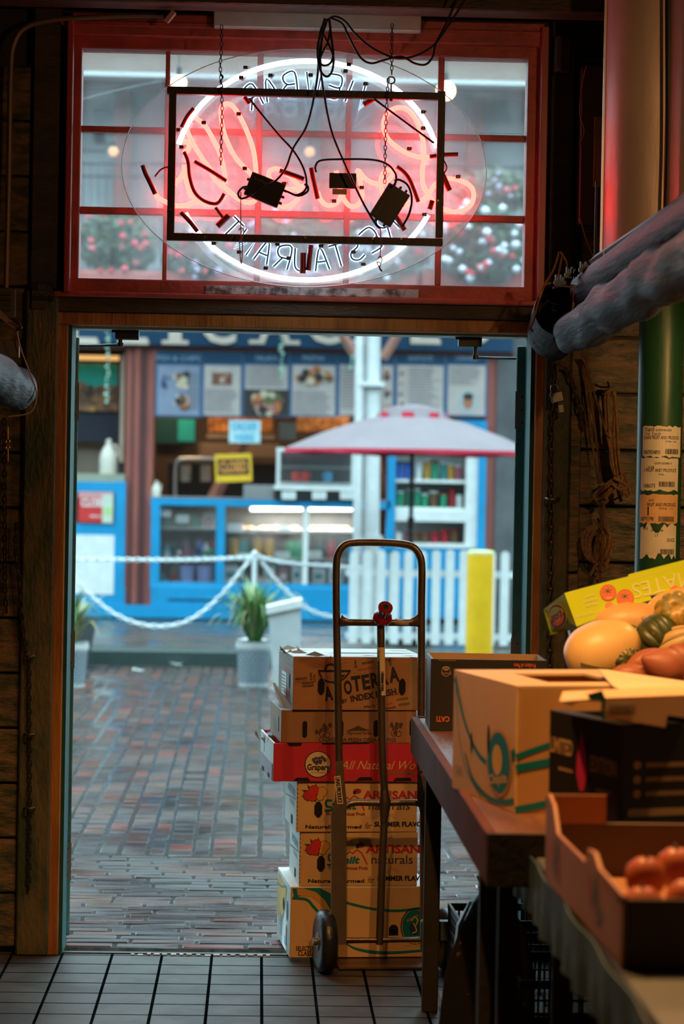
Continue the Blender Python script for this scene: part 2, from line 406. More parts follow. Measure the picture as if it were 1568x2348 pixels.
# transom window
win = struct(bpy.data.objects.new('window_1', None)); C.objects.link(win); win['label'] = 'red framed transom window of small panes above the doorway'
win.location = W(690, 660, WY); Wn = WM(win)
def pxv(mb, x0, x1, ya, yb, Y, d, m, b=.003): mb.px(x0, ya, x1, yb, Y, d, m, b)
Y0 = WY+.01
f_ = WM(win); f_.px(158, 52, 184, 668, Y0-.032, .088, redw, .004); f_.px(1207, 52, 1238, 690, Y0-.032, .088, redw, .004)
f_.px(140, 90, 1236, 122, Y0-.03, .09, redw, .004); f_.px(140, 648, 1240, 682, Y0-.03, .09, redw, .004)
f_.px(150, 40, 164, 668, Y0-.10, .12, mat('red_casing', (.36, .05, .035), .4), .003); f_.px(1238, 60, 1254, 694, Y0-.10, .12, MATS['red_casing'], .003)
f_.px(138, 58, 1250, 70, Y0-.07, .05, redw, .003)
f_.build('window_frame', redw, win)
s_ = WM(win); s_.px(122, 678, 1238, 690, WY-.075, .10, redw, .004); s_.build('window_sill', redw, win)
s_ = WM(win); s_.px(470, 659, 960, 679, WY-.035, .01, dirtyl, .002); s_.build('stained_ledge', dirtyl, win)['label'] = 'pale ledge with peeling stains'
vx = [(376, 386), (586, 600), (790, 804), (1001, 1015)]
for a, b_ in vx:
    v_ = WM(win); v_.px(a, 118, b_, 655, Y0, .035, redw, .003); v_.build('muntin', redw, win)
for a, b_ in [(290, 304), (475, 491)]:
    v_ = WM(win); X = 0
    v_.box(W(170, 300, Y0).x, W(1225, 300, Y0).x, Y0+.001, Y0+.034, W(690, b_+9, Y0).z, W(690, a+9, Y0).z, redw, b=.003); v_.build('muntin', redw, win)
xs = [170, 381, 593, 797, 1008, 1222]; ys = [100, 305, 491, 668]
gp = glass('old_window_glass', .045, (.97, .99, 1), (.7, .72, .75), dirt=.07)
for i in range(5):
    for j in range(3):
        v_ = WM(win); v_.px(xs[i], ys[j], xs[i+1], ys[j+1], Y0+.016, .003, gp); v_.build('pane', gp, win)
# threshold: broken mosaic strip and plate
th = MB(); random.seed(3)
th.box(dx0, dx1, WY-.005, WY+.02, -.02, .004, mat('threshold_metal', (.05, .05, .045), .4))
x = FL(300, 2190).x
while x < FL(620, 2190).x:
    ww = R(.008, .022); th.box(x, x+ww, WY-.03+R(0, .008), WY-.008, 0, R(.002, .006), mat('broken_tile_chips', (.42, .46, .46), .5), M=Matrix.Identity(4)); x += ww+R(.006, .016)
struct(th.build('trim_9'))
# ---------------------------------------------------------------- outside ground
random.seed(11)
tones = [mat('paver_%s' % c, col, .34, vs=9, bump=.16, bs=22, var=.5, rvar=.2, rs=1.6, spec=.4) for c, col in
         (('brown', (.070, .034, .025)), ('grey', (.052, .040, .036)), ('red', (.17, .028, .016)), ('buff', (.12, .06, .034)), ('slate', (.032, .024, .025)), ('rust', (.10, .036, .022)))]
wt = [6, 6, .8, 1.2, 5, 3]
def brickbox(mb, x0, x1, y0, y1):
    m_ = random.choices(tones, wt)[0]; mb.use(m_)
    z = R(-.0012, .0020); a, c = R(-.010, .010), R(-.012, .012); q = .006
    hx, hy = (x1-x0)/2, (y1-y0)/2; cx, cy = (x0+x1)/2, (y0+y1)/2
    j = lambda: R(-.003, .003)
    vs = []
    for sx, sy in ((-1, -1), (1, -1), (1, 1), (-1, 1)): vs.append((cx+sx*hx+j(), cy+sy*hy+j(), -.03))
    for sx, sy in ((-1, -1), (1, -1), (1, 1), (-1, 1)): vs.append((vs[(0, 1, 2, 3)[[(-1, -1), (1, -1), (1, 1), (-1, 1)].index((sx, sy))]][0], vs[[(-1, -1), (1, -1), (1, 1), (-1, 1)].index((sx, sy))][1], z-.0045+sx*hx*a+sy*hy*c))
    for sx, sy in ((-1, -1), (1, -1), (1, 1), (-1, 1)):
        vs.append((cx+sx*(hx-q), cy+sy*(hy-q), z+sx*hx*a+sy*hy*c))
    fs = [(8, 9, 10, 11)]
    for i in range(4):
        k = (i+1) % 4; fs += [(i, k, 4+k, 4+i), (4+i, 4+k, 8+k, 8+i)]
    mb.add(vs, fs)
pv = MB(); Yb = 10.45
y = WY+.125; r_ = 0
while y < Yb-.05:
    x = -2.6+(.12 if r_ % 2 else 0)+R(-.02, .02)
    d = R(.058, .068)
    while x < 3.4:
        l = R(.21, .235)
        if random.random() > .02: brickbox(pv, x, x+l, y, y+d)
        x += l+.012
    y += d+.010; r_ += 1
x = -4.2; k = 0
sk = -.03
while x < 4.6:
    wd = .072 if k % 2 else .098
    wd += R(-.006, .006); y = Yb+R(0, .03)
    while y < 21.0:
        l = R(.125, .165)
        if random.random() > .012:
            s0 = sk*(-(y-Yb)); xo = x+.012*math.sin(y*.8+k)*.5-(y-Yb)*.0
            brickbox(pv, xo, xo+wd, y, min(21.1, y+l))
        y += l+.013
    x += wd+.016; k += 1
po = struct(pv.build('floor_street_pavers', tones[0])); po['label'] = 'wet brick paved street'
bed = mat('wet_joint_mortar', (.06, .06, .055), .10, vs=14, bump=.25, bs=30, col2=(.012, .018, .018), rvar=.07, spec=.9)
struct(MB().box(-14, 14, WY+.12, 21.3, -.1, -.0032).build('floor_street_bed', bed))
conc = mat('wet_sidewalk', (.09, .085, .07), .3, vs=3, bump=.4, bs=9, col2=(.05, .055, .05), rvar=.14, spec=.32)
curb = mat('curb_stone', (.03, .055, .05), .5, vs=6, bump=.5, bs=20)
sw = MB(); sw.box(-14, 14, 21.5, 30, -.1, .13, conc); struct(sw.build('floor_sidewalk'))
cb = MB()
for i in range(-9, 10): cb.box(i*1.5, i*1.5+1.49, 21.2, 21.5, -.1, .135, curb, b=.02)
struct(cb.build('trim_curb'))
# ================================================================ DOOR LEAVES
def leaf(name, x0, x1, ang, lab, closer_px, arm):
    t = bpy.data.objects.new(name, None); C.objects.link(t); t.location = (x0, 8.40, 0); t.rotation_euler = (0, 0, ang); struct(t, lab)
    w_ = x1-x0
    b_ = MB(); b_.box(0, w_, 0, .72, .03, zb-.03, teal, b=.003); b_.build('door_panel', teal, t)
    for zz in (.22, .95, 1.8):
        h = MB(); h.box(-.001, w_+.001, -.004, 0, zz, zz+.13, mat('hinge_plate', (.10, .12, .10), .5, vs=30))
        for q in (.02, .065, .11): h.disc(w_/2+.004, zz+q, .003, FRONT, .0045, mat('screw_dark', (.02, .02, .02), .4, 1))
        h.build('hinge', parent=t)
    return t
xa = W(150, 1400, 8.4).x; xb = W(172, 1400, 8.4).x
leaf('door_1', xa, xb, rad(11), 'open teal green door leaf on the left seen edge on', None, None)
xa = W(1179, 1100, 8.4).x; xb = W(1204, 1100, 8.4).x
leaf('door_2', xa, xb, rad(-14), 'open teal green door leaf on the right seen edge on', None, None)
for (x0, x1, y0, y1, ax, ay, bx, lab) in ((264, 318, 756, 778, 276, 791, 177, 'black door closer with arm at left of the door head'), (1052, 1105, 772, 795, 1090, 820, 1182, 'black door closer with arm at right of the door head')):
    t = thing('door_closer', lab, 'door closer', W(x0, y1, 8.33))
    b_ = WM(t); b_.px(x0, y0, x1, y1, 8.31, .05, blk, .003); b_.px(x0-8, y0, x0+2, y0+6, 8.32, .02, blk); b_.build('closer_body', blk, t)
    b_ = WM(t); b_.cyl(W(ax, y1-1, 8.33), W(ax, ay+2, 8.33), .007, blk); b_.cyl(W(ax, ay, 8.33), W(bx, ay+2, 8.45), .0045, blk, 8); b_.cyl(W(ax, ay-5, 8.33), W(ax, ay+4, 8.33), .011, blk); b_.build('closer_arm', blk, t)
# ================================================================ NEON SIGN
NY = 8.02
sign = thing('neon_sign', 'oval neon sign seen from behind, red script inside a white ring, hung on chains', 'neon sign', W(700, 552, NY))
def P(pts, Y): return [W(x, y, Y) for x, y in pts]
def tube_px(name, strokes, r, m, Y, n=8, cap=False, sm=6, join=True):
    g = WM(sign)
    for st in strokes: g.tube(cr(P(st, Y), sm), r, m, n)
    return g.build(name, m, sign, smooth=True)
nwhite = emis('neon_white', (.80, .94, 1.0), 5); nred = emis('neon_red', (1.0, .026, .019), 24); nblue = emis('neon_pale_blue', (.38, .68, 1.0), 3.2)
redc = mat('red_tube_cover', (.32, .02, .02), .35); blkp = mat('blockout_paint', (.06, .11, .17), .4)
# acrylic backing
g = WM(sign); c0 = W(698, 385, NY+.075); ax = 418/F*8.09; az = 272/F*8.09
g.add([(c0.x+ax*math.cos(2*math.pi*k/96), c0.y+dy, c0.z+az*math.sin(2*math.pi*k/96)) for dy in (0, .005) for k in range(96)],
      [tuple(range(96)), tuple(range(96, 192))[::-1]]+[(k, (k+1) % 96, 96+(k+1) % 96, 96+k) for k in range(96)])
acr = glass('hazy_acrylic', .055, (1, 1, 1), (.75, .75, .78), dirt=.05)
g.build('acrylic_panel', acr, sign)
g = WM(sign); g.tube([(c0.x+ax*math.cos(2*math.pi*k/96), c0.y+.0025, c0.z+az*math.sin(2*math.pi*k/96)) for k in range(96)], .0016, mat('acrylic_edge', (.75, .7, .68), .25), 5, closed=True); g.build('panel_edge', parent=sign)
# white ring in two tubes
def ell(a0, a1, n=60, cx=704, cy=391, a=303, b=251): return [(cx+a*math.cos(rad(t)), cy-b*math.sin(rad(t))) for t in [a0+(a1-a0)*k/n for k in range(n+1)]]
for a0, a1 in ((12, 166), (-24, -157)): tube_px('ring_tube', [ell(a0, a1)], .0086, nwhite, NY+.03, 10, sm=1)
script = [
 [(350, 430), (361, 452), (378, 462), (399, 471), (420, 472), (439, 467), (450, 463)],
 [(400, 421), (415, 407), (422, 391), (422, 378)],
 [(418, 327), (428, 324), (434, 336), (428, 348), (420, 345)],
 [(426, 380), (427, 415), (439, 447), (461, 466), (485, 468), (505, 460), (517, 445)],
 [(516, 422), (515, 398), (505, 355), (490, 322), (472, 291), (456, 276), (436, 267), (426, 276), (431, 304), (446, 335), (467, 368), (482, 388), (493, 412), (520, 434), (541, 452), (560, 463), (577, 464), (588, 455), (600, 430), (613, 411)],
 [(587, 402), (586, 380), (581, 345), (569, 309), (553, 273), (535, 245), (520, 238), (509, 245), (507, 263), (510, 291), (523, 330), (543, 365), (574, 398), (598, 430), (618, 455), (640, 471), (662, 473), (680, 459), (687, 436), (675, 415), (656, 398), (635, 387), (619, 392), (617, 407), (632, 424), (655, 434), (680, 433), (697, 426)],
 [(728, 440), (735, 458), (748, 470), (764, 470), (778, 458), (784, 444), (789, 458), (803, 473), (820, 470), (830, 452), (826, 418), (820, 391), (837, 410), (860, 421), (876, 421), (893, 411), (902, 393), (888, 390), (876, 402), (873, 424), (880, 452), (895, 468), (914, 475), (932, 470), (942, 461)],
 [(770, 392), (776, 420), (784, 444)],
 [(961, 463), (978, 452), (997, 424), (1014, 414), (1036, 410), (1067, 419), (1084, 436), (1084, 461), (1070, 478), (1042, 486), (1014, 478), (992, 461), (978, 441), (969, 421), (969, 382), (972, 370), (969, 319), (953, 274), (933, 252), (913, 247), (891, 257), (880, 280), (885, 311), (908, 336), (941, 355), (969, 361), (990, 361)]]
tube_px('script_tube', script, .0078, nred, NY+.035, 8)
covers = [([(327, 379), (333, 397), (342, 415), (356, 445)], .008), ([(422, 348), (431, 370), (435, 407), (447, 442), (471, 462), (498, 466), (514, 444)], .0062),
 ([(446, 370), (482, 391), (519, 415)], .0066), ([(415, 487), (435, 508), (453, 531)], .0075), ([(444, 248), (429, 267), (416, 292)], .0068), ([(641, 391), (668, 400), (697, 411)], .0085),
 ([(713, 385), (719, 415), (728, 456)], .0085), ([(910, 382), (925, 393), (938, 410), (950, 438), (959, 463)], .0072), ([(985, 359), (1015, 355), (1050, 354)], .0075), ([(1012, 396), (1031, 437)], .010),
 ([(991, 460), (985, 480)], .009), ([(901, 486), (928, 528)], .009), ([(695, 580), (694, 627)], .0105), ([(713, 562), (707, 620)], .009), ([(524, 494), (498, 519)], .011), ([(494, 476), (512, 500)], .006),
 ([(857, 226), (833, 240)], .010), ([(560, 222), (572, 238)], .008), ([(355, 405), (370, 388), (390, 382)], .003), ([(1016, 366), (1024, 385), (1014, 402)], .003)]
for st, r in covers:
    g = WM(sign); P_ = cr(P(st, NY+.018), 5); g.tube(P_, r, redc, 9); g.build('electrode_cover', redc, sign, smooth=True)
# small letters: tubes painted out at the back, glowing at the front
GL = {'V': [[(0, 1), (.3, 0), (.6, 1)]], 'I': [[(.3, 0), (.3, 1)]], 'E': [[(.6, 1), (.05, 1), (.0, .5), (.5, .5)], [(0, .5), (.05, 0), (.6, 0)]], 'W': [[(0, 1), (.15, 0), (.32, .8), (.48, 0), (.66, 1)]],
 'B': [[(0, 0), (0, 1), (.45, .98), (.55, .75), (.4, .52), (.05, .5)], [(.4, .52), (.6, .3), (.45, .02), (0, 0)]], 'A': [[(0, 0), (.3, 1), (.6, 0)], [(.13, .38), (.47, .38)]],
 'R': [[(0, 0), (0, 1), (.45, .98), (.56, .74), (.42, .5), (.05, .48)], [(.3, .48), (.6, 0)]], 'S': [[(.55, .9), (.3, 1), (.05, .8), (.15, .55), (.5, .42), (.55, .15), (.3, 0), (0, .1)]],
 'T': [[(0, 1), (.6, 1)], [(.3, 1), (.3, 0)]], 'U': [[(0, 1), (.02, .2), (.3, 0), (.58, .2), (.6, 1)]], 'N': [[(0, 0), (0, 1), (.58, 0), (.6, 1)]]}
def arc_word(word, ts, a, b, top, h, wd):
    for ch, t in zip(word, ts):
        if ch == ' ': continue
        cx, cy = 704+a*math.cos(rad(t)), 391-b*math.sin(rad(t))
        tx, ty = a*math.sin(rad(t)), b*math.cos(rad(t))   # direction of decreasing t, px
        ln = math.hypot(tx, ty); tx, ty = tx/ln, ty/ln
        if top: gx, gy = -tx, -ty; ux, uy = -gy, gx
        else: gx, gy = tx, ty; ux, uy = -gy, gx
        if top: ux, uy = (ux, uy) if uy < 0 else (-ux, -uy)
        else: ux, uy = (ux, uy) if uy < 0 else (-ux, -uy)
        g = WM(sign); k = WM(sign)
        for st in GL[ch]:
            pp = [(cx+gx*(x-.3)*wd+ux*(y-.5)*h, cy+gy*(x-.3)*wd+uy*(y-.5)*h) for x, y in st]
            sm_ = cr(pp and [(x_, y_, 0) for x_, y_ in pp], 4) if ch in 'BRSUEA' else [Vector((x_, y_, 0)) for x_, y_ in pp]; pp = [(v_.x, v_.y) for v_ in sm_]; g.tube(P(pp, NY+.045), .0064, nblue, 7); k.tube(P(pp, NY+.036), .0028, blkp, 7)
        g.build('letter_tube', nblue, sign, smooth=True); k.build('letter_tube_backing', blkp, sign, smooth=True)
arc_word('VIEW BAR', [55, 65.5, 75, 86, 0, 100, 111.5, 123], 232, 200, True, 52, 52)
arc_word('RESTAURANT', [-38, -51, -62, -72, -82, -93, -104, -115, -127, -139], 232, 205, False, 52, 54)
# black stand-offs holding the tubes
gl_ = glass('clear_support', .12, gl=.1)
for x, y in [(563, 155), (553, 178), (620, 173), (712, 172), (800, 148), (792, 163), (838, 192), (467, 281), (547, 261), (416, 337), (408, 298), (970, 257), (970, 294), (938, 341), (1050, 405), (561, 386), (651, 421), (766, 461), (829, 430), (921, 470), (973, 492), (490, 558), (636, 560), (609, 615), (662, 592), (736, 564), (810, 578), (833, 606), (548, 578)]:
    g = WM(sign); p = W(x, y, NY+.012); s = random.choice((-1, 1))
    g.box(p.x-.0075, p.x+.0075, p.y-.006, p.y+.012, p.z-.0055, p.z+.0055, blk, b=.0015); g.cyl(p+Vector((0, -.007, 0)), p+Vector((0, -.004, 0)), .003, chr_)
    g.tube([p+Vector((0, .01, 0)), p+Vector((.010*s, .02, .006)), p+Vector((.012*s, .04, .008)), p+Vector((0, .07, 0))], .0028, gl_, 6)
    g.build('tube_support', parent=sign)
# steel frame
frm = mat('sign_frame_steel', (.045, .032, .026), .5, vs=20, bump=.2, bs=60)
g = WM(sign); zc = lambda x, y: W(x, y, NY-.02)
tl, tr_, br_, bl = zc(392, 208), zc(1007, 210), zc(1006, 545), zc(391, 543)
hw = 8.5/F*8
g.box(tl.x-hw, tr_.x+hw, NY-.035, NY-.008, tl.z-hw, tl.z+hw, frm, b=.0015); g.box(bl.x-hw, br_.x+hw, NY-.035, NY-.008, bl.z-hw, bl.z+hw, frm, b=.0015)
g.box(bl.x-hw, bl.x+hw, NY-.0345, NY-.0085, bl.z, tl.z, frm, b=.0015); g.box(br_.x-hw, br_.x+hw, NY-.0345, NY-.0085, br_.z, tr_.z, frm, b=.0015)
g.build('sign_frame', frm, sign)
g = WM(sign)
for x, y in ((533, 543), (470, 543), (700, 545), (920, 547), (855, 547), (1004, 460), (392, 480)): g.disc(0, 0, .0035, fr(FRONT, W(x, y, NY-.036)), .0, mat('brass_screw', (.5, .3, .12), .35, 1))
g.build('frame_screw', parent=sign)
# transformers
def ballast(cx, cy, w_, h_, ang, txt):
    t = WM(sign); c = W(cx, cy, NY-.055); s = 8/F
    M = Matrix.Translation(c) @ FRONT @ Matrix.Rotation(ang, 4, 'Z')
    t.box(-w_/2*s, w_/2*s, -h_/2*s, h_/2*s, -.012, .018, mat('ballast_black', (.016, .008, .01), .35), M=M, b=.002)
    for q in (-.3, 0, .3): t.box(w_/2*s-.001, w_/2*s+.010, h_*q*s*.9-.004, h_*q*s*.9+.004, -.006, .010, blk, M=M, b=.002)
    for q in (-.25, .15): t.box(-w_/2*s-.008, -w_/2*s+.001, h_*q*s-.004, h_*q*s+.005, -.006, .010, blk, M=M, b=.002)
    b_ = t.build('power_supply', parent=sign)
    k = WM(sign); k.text(txt, -w_*.22*s, h_*.28*s, 30*s, 7*s, M, .0186, mat('faint_print', (.22, .13, .10), .5)); 
    for i in range(3): k.rect(-w_*.38*s, (-.05-.09*i)*h_*s, -w_*.1*s, (-.035-.09*i)*h_*s, M, .0186, mat('fainter_print', (.07, .035, .035), .5))
    o = k.build('printed_lettering', parent=sign); o.parent = b_; return b_
ballast(607, 436, 82, 56, rad(-20.5), 'BronPro')
ballast(893, 471, 86, 56, rad(59), 'BronPro')
g = WM(sign); g.px(755, 397, 817, 432, NY-.03, .004, mat('dark_label', (.02, .008, .008), .4)); g.px(762, 433, 795, 446, NY-.028, .002, mat('pale_tag', (.8, .5, .42), .6)); g.build('rating_plate', parent=sign)
# hanging chains of the sign
for pts in ([(508, 58), (507, 120), (505, 150), (508, 205)], [(508, 205), (509, 260), (507, 330), (506, 382)], [(899, 55), (898, 120), (898, 175)], [(890, 180), (887, 230), (884, 300), (882, 420)]):
    g = WM(sign); g.chain(cr(P(pts, NY-.045), 8), .019, .0016, chr_ if 0 else mat('chain_black', (.04, .025, .022), .4, .6)); g.build('hanging_chain', parent=sign, smooth=True)
g = WM(sign); c = W(897, 184, NY-.03)
g.tube([c+Vector((.0115*math.cos(a), 0, .0115*math.sin(a))) for a in [2*math.pi*k/16 for k in range(16)]], .0028, chr_, 7, closed=True); g.cyl(c+Vector((0, 0, -.012)), c+Vector((0, 0, -.07)), .003, chr_, 8); g.cyl(c+Vector((0, 0, -.058)), c+Vector((0, 0, -.068)), .006, chr_, 6)
g.build('eye_bolt', parent=sign, smooth=True)
g = WM(sign); c = W(507, 190, NY-.045)
g.tube(cr([c+Vector(v) for v in ((0, 0, .028), (.006, 0, .018), (-.004, 0, .004), (.005, 0, -.008), (-.003, 0, -.022), (.001, 0, -.04))], 6), .0022, blk, 6); g.build('chain_hook', parent=sign)
# cables
cab = mat('black_cable', (.008, .009, .012), .4)
def cable(lab, strokes, r=.0035, Y=7.93, cat='cable', name='power_cable', m=cab, grp=None):
    if not isinstance(Y, list): Y = [Y]*len(strokes)
    g = MB(); p0 = None
    for st, yy in zip(strokes, Y):
        P_ = [W(p[0], p[1], yy+(p[2] if len(p) > 2 else 0)) for p in st]
        p0 = p0 or P_[0]; g.tube(cr(P_, 8), r, m, 8)
    o = g.build(name, m, None, smooth=True, world=p0); return tag(o, lab, cat, grp)
cable('black cable from the ceiling coil down to the left power supply of the sign', [
  [(764, 40), (745, 50), (733, 80), (730, 130), (727, 180), (714, 250), (700, 295), (672, 340), (655, 385), (632, 414), (600, 430), (570, 450), (552, 455), (546, 443), (556, 430), (568, 428)],
  [(572, 227), (600, 262), (640, 310), (672, 345), (693, 380), (702, 410), (700, 435), (680, 447), (660, 440), (650, 436)], [(660, 440), (684, 449), (704, 440), (706, 428), (698, 422)]], .0036)
cable('black cable from the ceiling coil down to the right power supply of the sign', [
  [(750, 45), (738, 90), (735, 150), (742, 210), (760, 300), (790, 375), (806, 410), (835, 470), (862, 515), (872, 523)],
  [(725, 395), (723, 382), (735, 368), (780, 365), (850, 366), (885, 375), (905, 395), (908, 415), (900, 428)], [(904, 415), (915, 412), (935, 425), (944, 455), (938, 490), (922, 520)]], .0036)
cable('looped bundle of black cable hanging from the ceiling at the middle of the window', [
  [(755, 45), (760, 90), (764, 125), (757, 145), (742, 150), (733, 140), (740, 120), (752, 95), (758, 60)], [(745, 42), (735, 80), (728, 110), (731, 150), (740, 170), (752, 175), (762, 160), (764, 130), (752, 100), (740, 75), (742, 50)]], .0038, 7.9)
cable('black cables sagging across the upper right of the window', [
  [(748, 50), (765, 38), (790, 48), (815, 78), (850, 108), (890, 128), (920, 134), (960, 125), (1000, 98), (1040, 40), (1072, -10)],
  [(760, 42), (785, 55), (800, 85), (825, 130), (850, 145), (880, 138), (920, 130), (950, 145), (975, 148), (992, 130), (1000, 98), (1025, 50), (1050, -10)]], .0036, 7.9)
cable('straight thin black rod across the upper right of the sign frame', [[(858, 227), (905, 262), (995, 328)]], .0036, 7.985, 'rod', 'rod')
cpr = mat('copper_wire', (.30, .08, .04), .4, .5)
for lab, st in (('thin pull cord with knotted loop below the left power supply', [[(552, 440), (552, 520), (553, 540)], [(547, 528), (553, 522), (559, 530), (553, 548), (549, 560), (553, 605), (556, 560), (551, 540)]]),
                ('thin pull cord with knotted tangle below the right power supply', [[(872, 520), (873, 560), (871, 590)], [(866, 592), (872, 588), (876, 596), (870, 615), (876, 622), (868, 610), (864, 600), (874, 604)]])):
    cable(lab, st, .0016, 7.93, 'cord', 'pull_cord', cpr)
# conduit and cable at the top left
cond = mat('painted_conduit', (.12, .10, .06), .45)
cable('bent conduit running down the dark wall at the far left', [[(395, 36), (330, 36), (230, 38), (120, 46), (60, 62), (32, 100), (24, 170), (20, 400), (14, 660)]], .009, 8.16, 'pipe', 'conduit', cond)
t = thing('cable_connector', 'pale connector hanging at the end of the conduit, upper left', 'connector', W(390, 38, 8.1))
g = WM(t); M = Matrix.Translation(W(390, 38, 8.08)) @ FRONT @ Matrix.Rotation(rad(52), 4, 'Z'); g.box(-.022, .022, -.010, .010, -.008, .008, mat('pale_pink_plastic', (.5, .33, .3), .5), M=M, b=.003); g.build('connector_body', parent=t)
g = WM(t); g.cyl(W(375, 38, 8.1), W(385, 36, 8.1), .014, blk); g.build('cable_gland', parent=t)
# ================================================================ ACROSS THE STREET
SY = 26.0
blue = mat('shop_blue_paint', (.004, .30, .60), .45, vs=3, var=.3)
bluep = mat('shop_header_blue', (.002, .05, .115), .5)
brn = mat('shop_post_red_brown', (.36, .10, .075), .5, vs=3, var=.5, stretch=(6, 6, .6))
brnd = mat('shop_post_dark', (.10, .03, .028), .5)
creamw = mat('cream_letter', (.72, .60, .50), .5)
dk = mat('shop_dark_interior', (.025, .022, .02), .6)
whp = mat('white_panel', (.78, .82, .80), .45)
sgl = glass('shop_glass', .03, gl=.1)
def pb(x0, y0, x1, y1, Y, d, m, b=.0, mb=None): return (mb or MB()).px(x0, y0, x1, y1, Y, d, m, b)
# shop shell (building): floor-to-awning volume with open front
shop = thing('deli_storefront', 'blue fronted delicatessen across the street with menu boards over its counter', 'shop', (0, SY, .13))
def SP(name, lst, label=None, smooth=None, parent=None):
    g = WM(shop)
    for a in lst: g.px(*a)
    o = g.build(name, lst[0][6] if len(lst) else None, parent or shop, smooth)
    if label: o['label'] = label
    return o
g = WM(shop); bw = mat('shop_back_wall', (.085, .06, .05), .6, vs=2, col2=(.04, .03, .028))
g.box(-4, 4, 29.2, 29.4, 0, 3.6, bw); g.box(-4.2, -4, SY+.2, 29.4, 0, 3.6, bw); g.box(4, 4.2, SY+.2, 29.4, 0, 3.6, bw); g.box(-4.2, 4.2, SY+.1, 29.4, 3.35, 3.5, bw); g.box(-4, 4, SY+.1, 29.2, .1, .2, bw)
g.build('shop_shell', parent=shop)
SP('sign_fascia', [(60, 640, 1178, 796, SY-.12, .2, bluep), (60, 720, 1178, 752, SY-.123, .01, brnd)], 'dark blue fascia board')
SP('trim_band', [(60, 797, 1180, 807, SY-.08, .15, brnd)])
# fascia lettering DELICACIES with slab feet
g = WM(shop)
for ch, px in zip('DELICACIES', (75, 190, 305, 402, 502, 630, 745, 838, 975, 1090)):
    c = W(px, 745, SY-.13); wd = 78 if ch in 'AC' else (30 if ch == 'I' else 66); s = SY/F
    F_ = fr(FRONT, c); g.text(ch, 0, -.0, wd*s, 88*s, F_, .003, creamw, bold=.02)
    yb = -44*s
    if ch in 'DELIE': g.rect(-min(wd, 60)*.55*s, yb, (wd*.55 if ch != 'I' else 40*.7)*s, yb+9*s, F_, .004)
    if ch == 'I': g.rect(-30*s, yb, 30*s, yb+9*s, F_, .005)
    if ch == 'A': g.rect(-58*s, yb, -22*s, yb+9*s, F_, .005); g.rect(22*s, yb, 58*s, yb+9*s, F_, .005)
g.build('fascia_lettering', parent=shop)['label'] = 'cream letters DELICACIES'
SP('post', [(286, 790, 350, 1388, SY-.05, .25, brn), (300, 790, 334, 1388, SY-.06, .02, brnd), (305, 790, 318, 1385, SY-.075, .03, brn)], 'wide red brown post')
SP('post', [(1113, 800, 1136, 1262, SY-.02, .2, brn)])
SP('counter_base', [(60, 1345, 286, 1416, SY-.15, .3, blue, .01), (345, 1345, 800, 1410, SY-.15, .3, blue, .01), (60, 1390, 800, 1418, SY-.17, .1, blue), (800, 1255, 1115, 1418, SY-.1, .3, blue), (385, 1374, 560, 1378, SY-.155, .01, bluep)], 'blue painted base')
SP('left_hatch_frame', [(60, 1104, 286, 1128, SY-.15, .2, blue), (262, 1104, 286, 1370, SY-.152, .2, blue), (60, 1200, 286, 1226, SY-.151, .2, blue), (60, 1104, 160, 1370, SY-.15, .2, blue)])
SP('white_board', [(120, 1226, 261, 1362, SY-.155, .02, whp)], 'white panel')
SP('hatch_backing', [(120, 1126, 262, 1201, SY+.2, .02, mat('hatch_tan', (.25, .17, .12), .6))])
SP('hatch_sill', [(60, 1085, 286, 1105, SY-.1, .5, mat('greenish_counter', (.32, .33, .24), .4))])
# left kiosk interior picture boards
SP('kiosk_panel', [(100, 940, 276, 1012, SY+.6, .05, mat('navy_panel', (.012, .016, .035), .5)), (100, 1012, 276, 1090, SY+.8, .05, mat('kiosk_back', (.28, .22, .17), .5)), (272, 800, 286, 1100, SY+.1, .1, dk), (276, 812, 284, 1060, SY+.05, .05, mat('kiosk_post_tan', (.5, .36, .26), .5))])
t = thing('scenic_poster', 'poster with teal sky over golden brown food in the left kiosk', 'poster', W(225, 942, SY+.5))
g = WM(t); g.px(130, 832, 270, 942, SY+.55, .03, mat('poster_brown', (.42, .20, .07), .5, vs=7, col2=(.12, .055, .03), thr=(.4, .6))); g.build('poster_board', parent=t)
g = WM(t); F_ = fr(FRONT, W(170, 942, SY+.545)); s = SY/F
g.poly([(-40*s, 60*s), (10*s, 72*s), (40*s, 55*s), (70*s, 62*s), (100*s, 60*s), (100*s, 110*s), (-40*s, 110*s)], F_, .002, mat('poster_teal', (.02, .50, .40), .5))
for i in range(14): g.disc(R(-30, 90)*s, R(5, 60)*s, R(5, 14)*s, F_, .003+i*.0003, random.choice([mat('poster_dk', (.05, .03, .02), .5), mat('poster_gold', (.6, .3, .08), .5), MATS['poster_brown']]), ry=R(4, 10)*s)
g.build('poster_artwork', parent=t)
t = thing('strip_lamp', 'warm strip lamp over the poster in the left kiosk', 'lamp', W(220, 824, SY+.4)); g = WM(t); g.px(150, 815, 272, 825, SY+.4, .06, emis('warm_strip', (1, .55, .18), 1.0)); g.build('lamp_tube', parent=t)
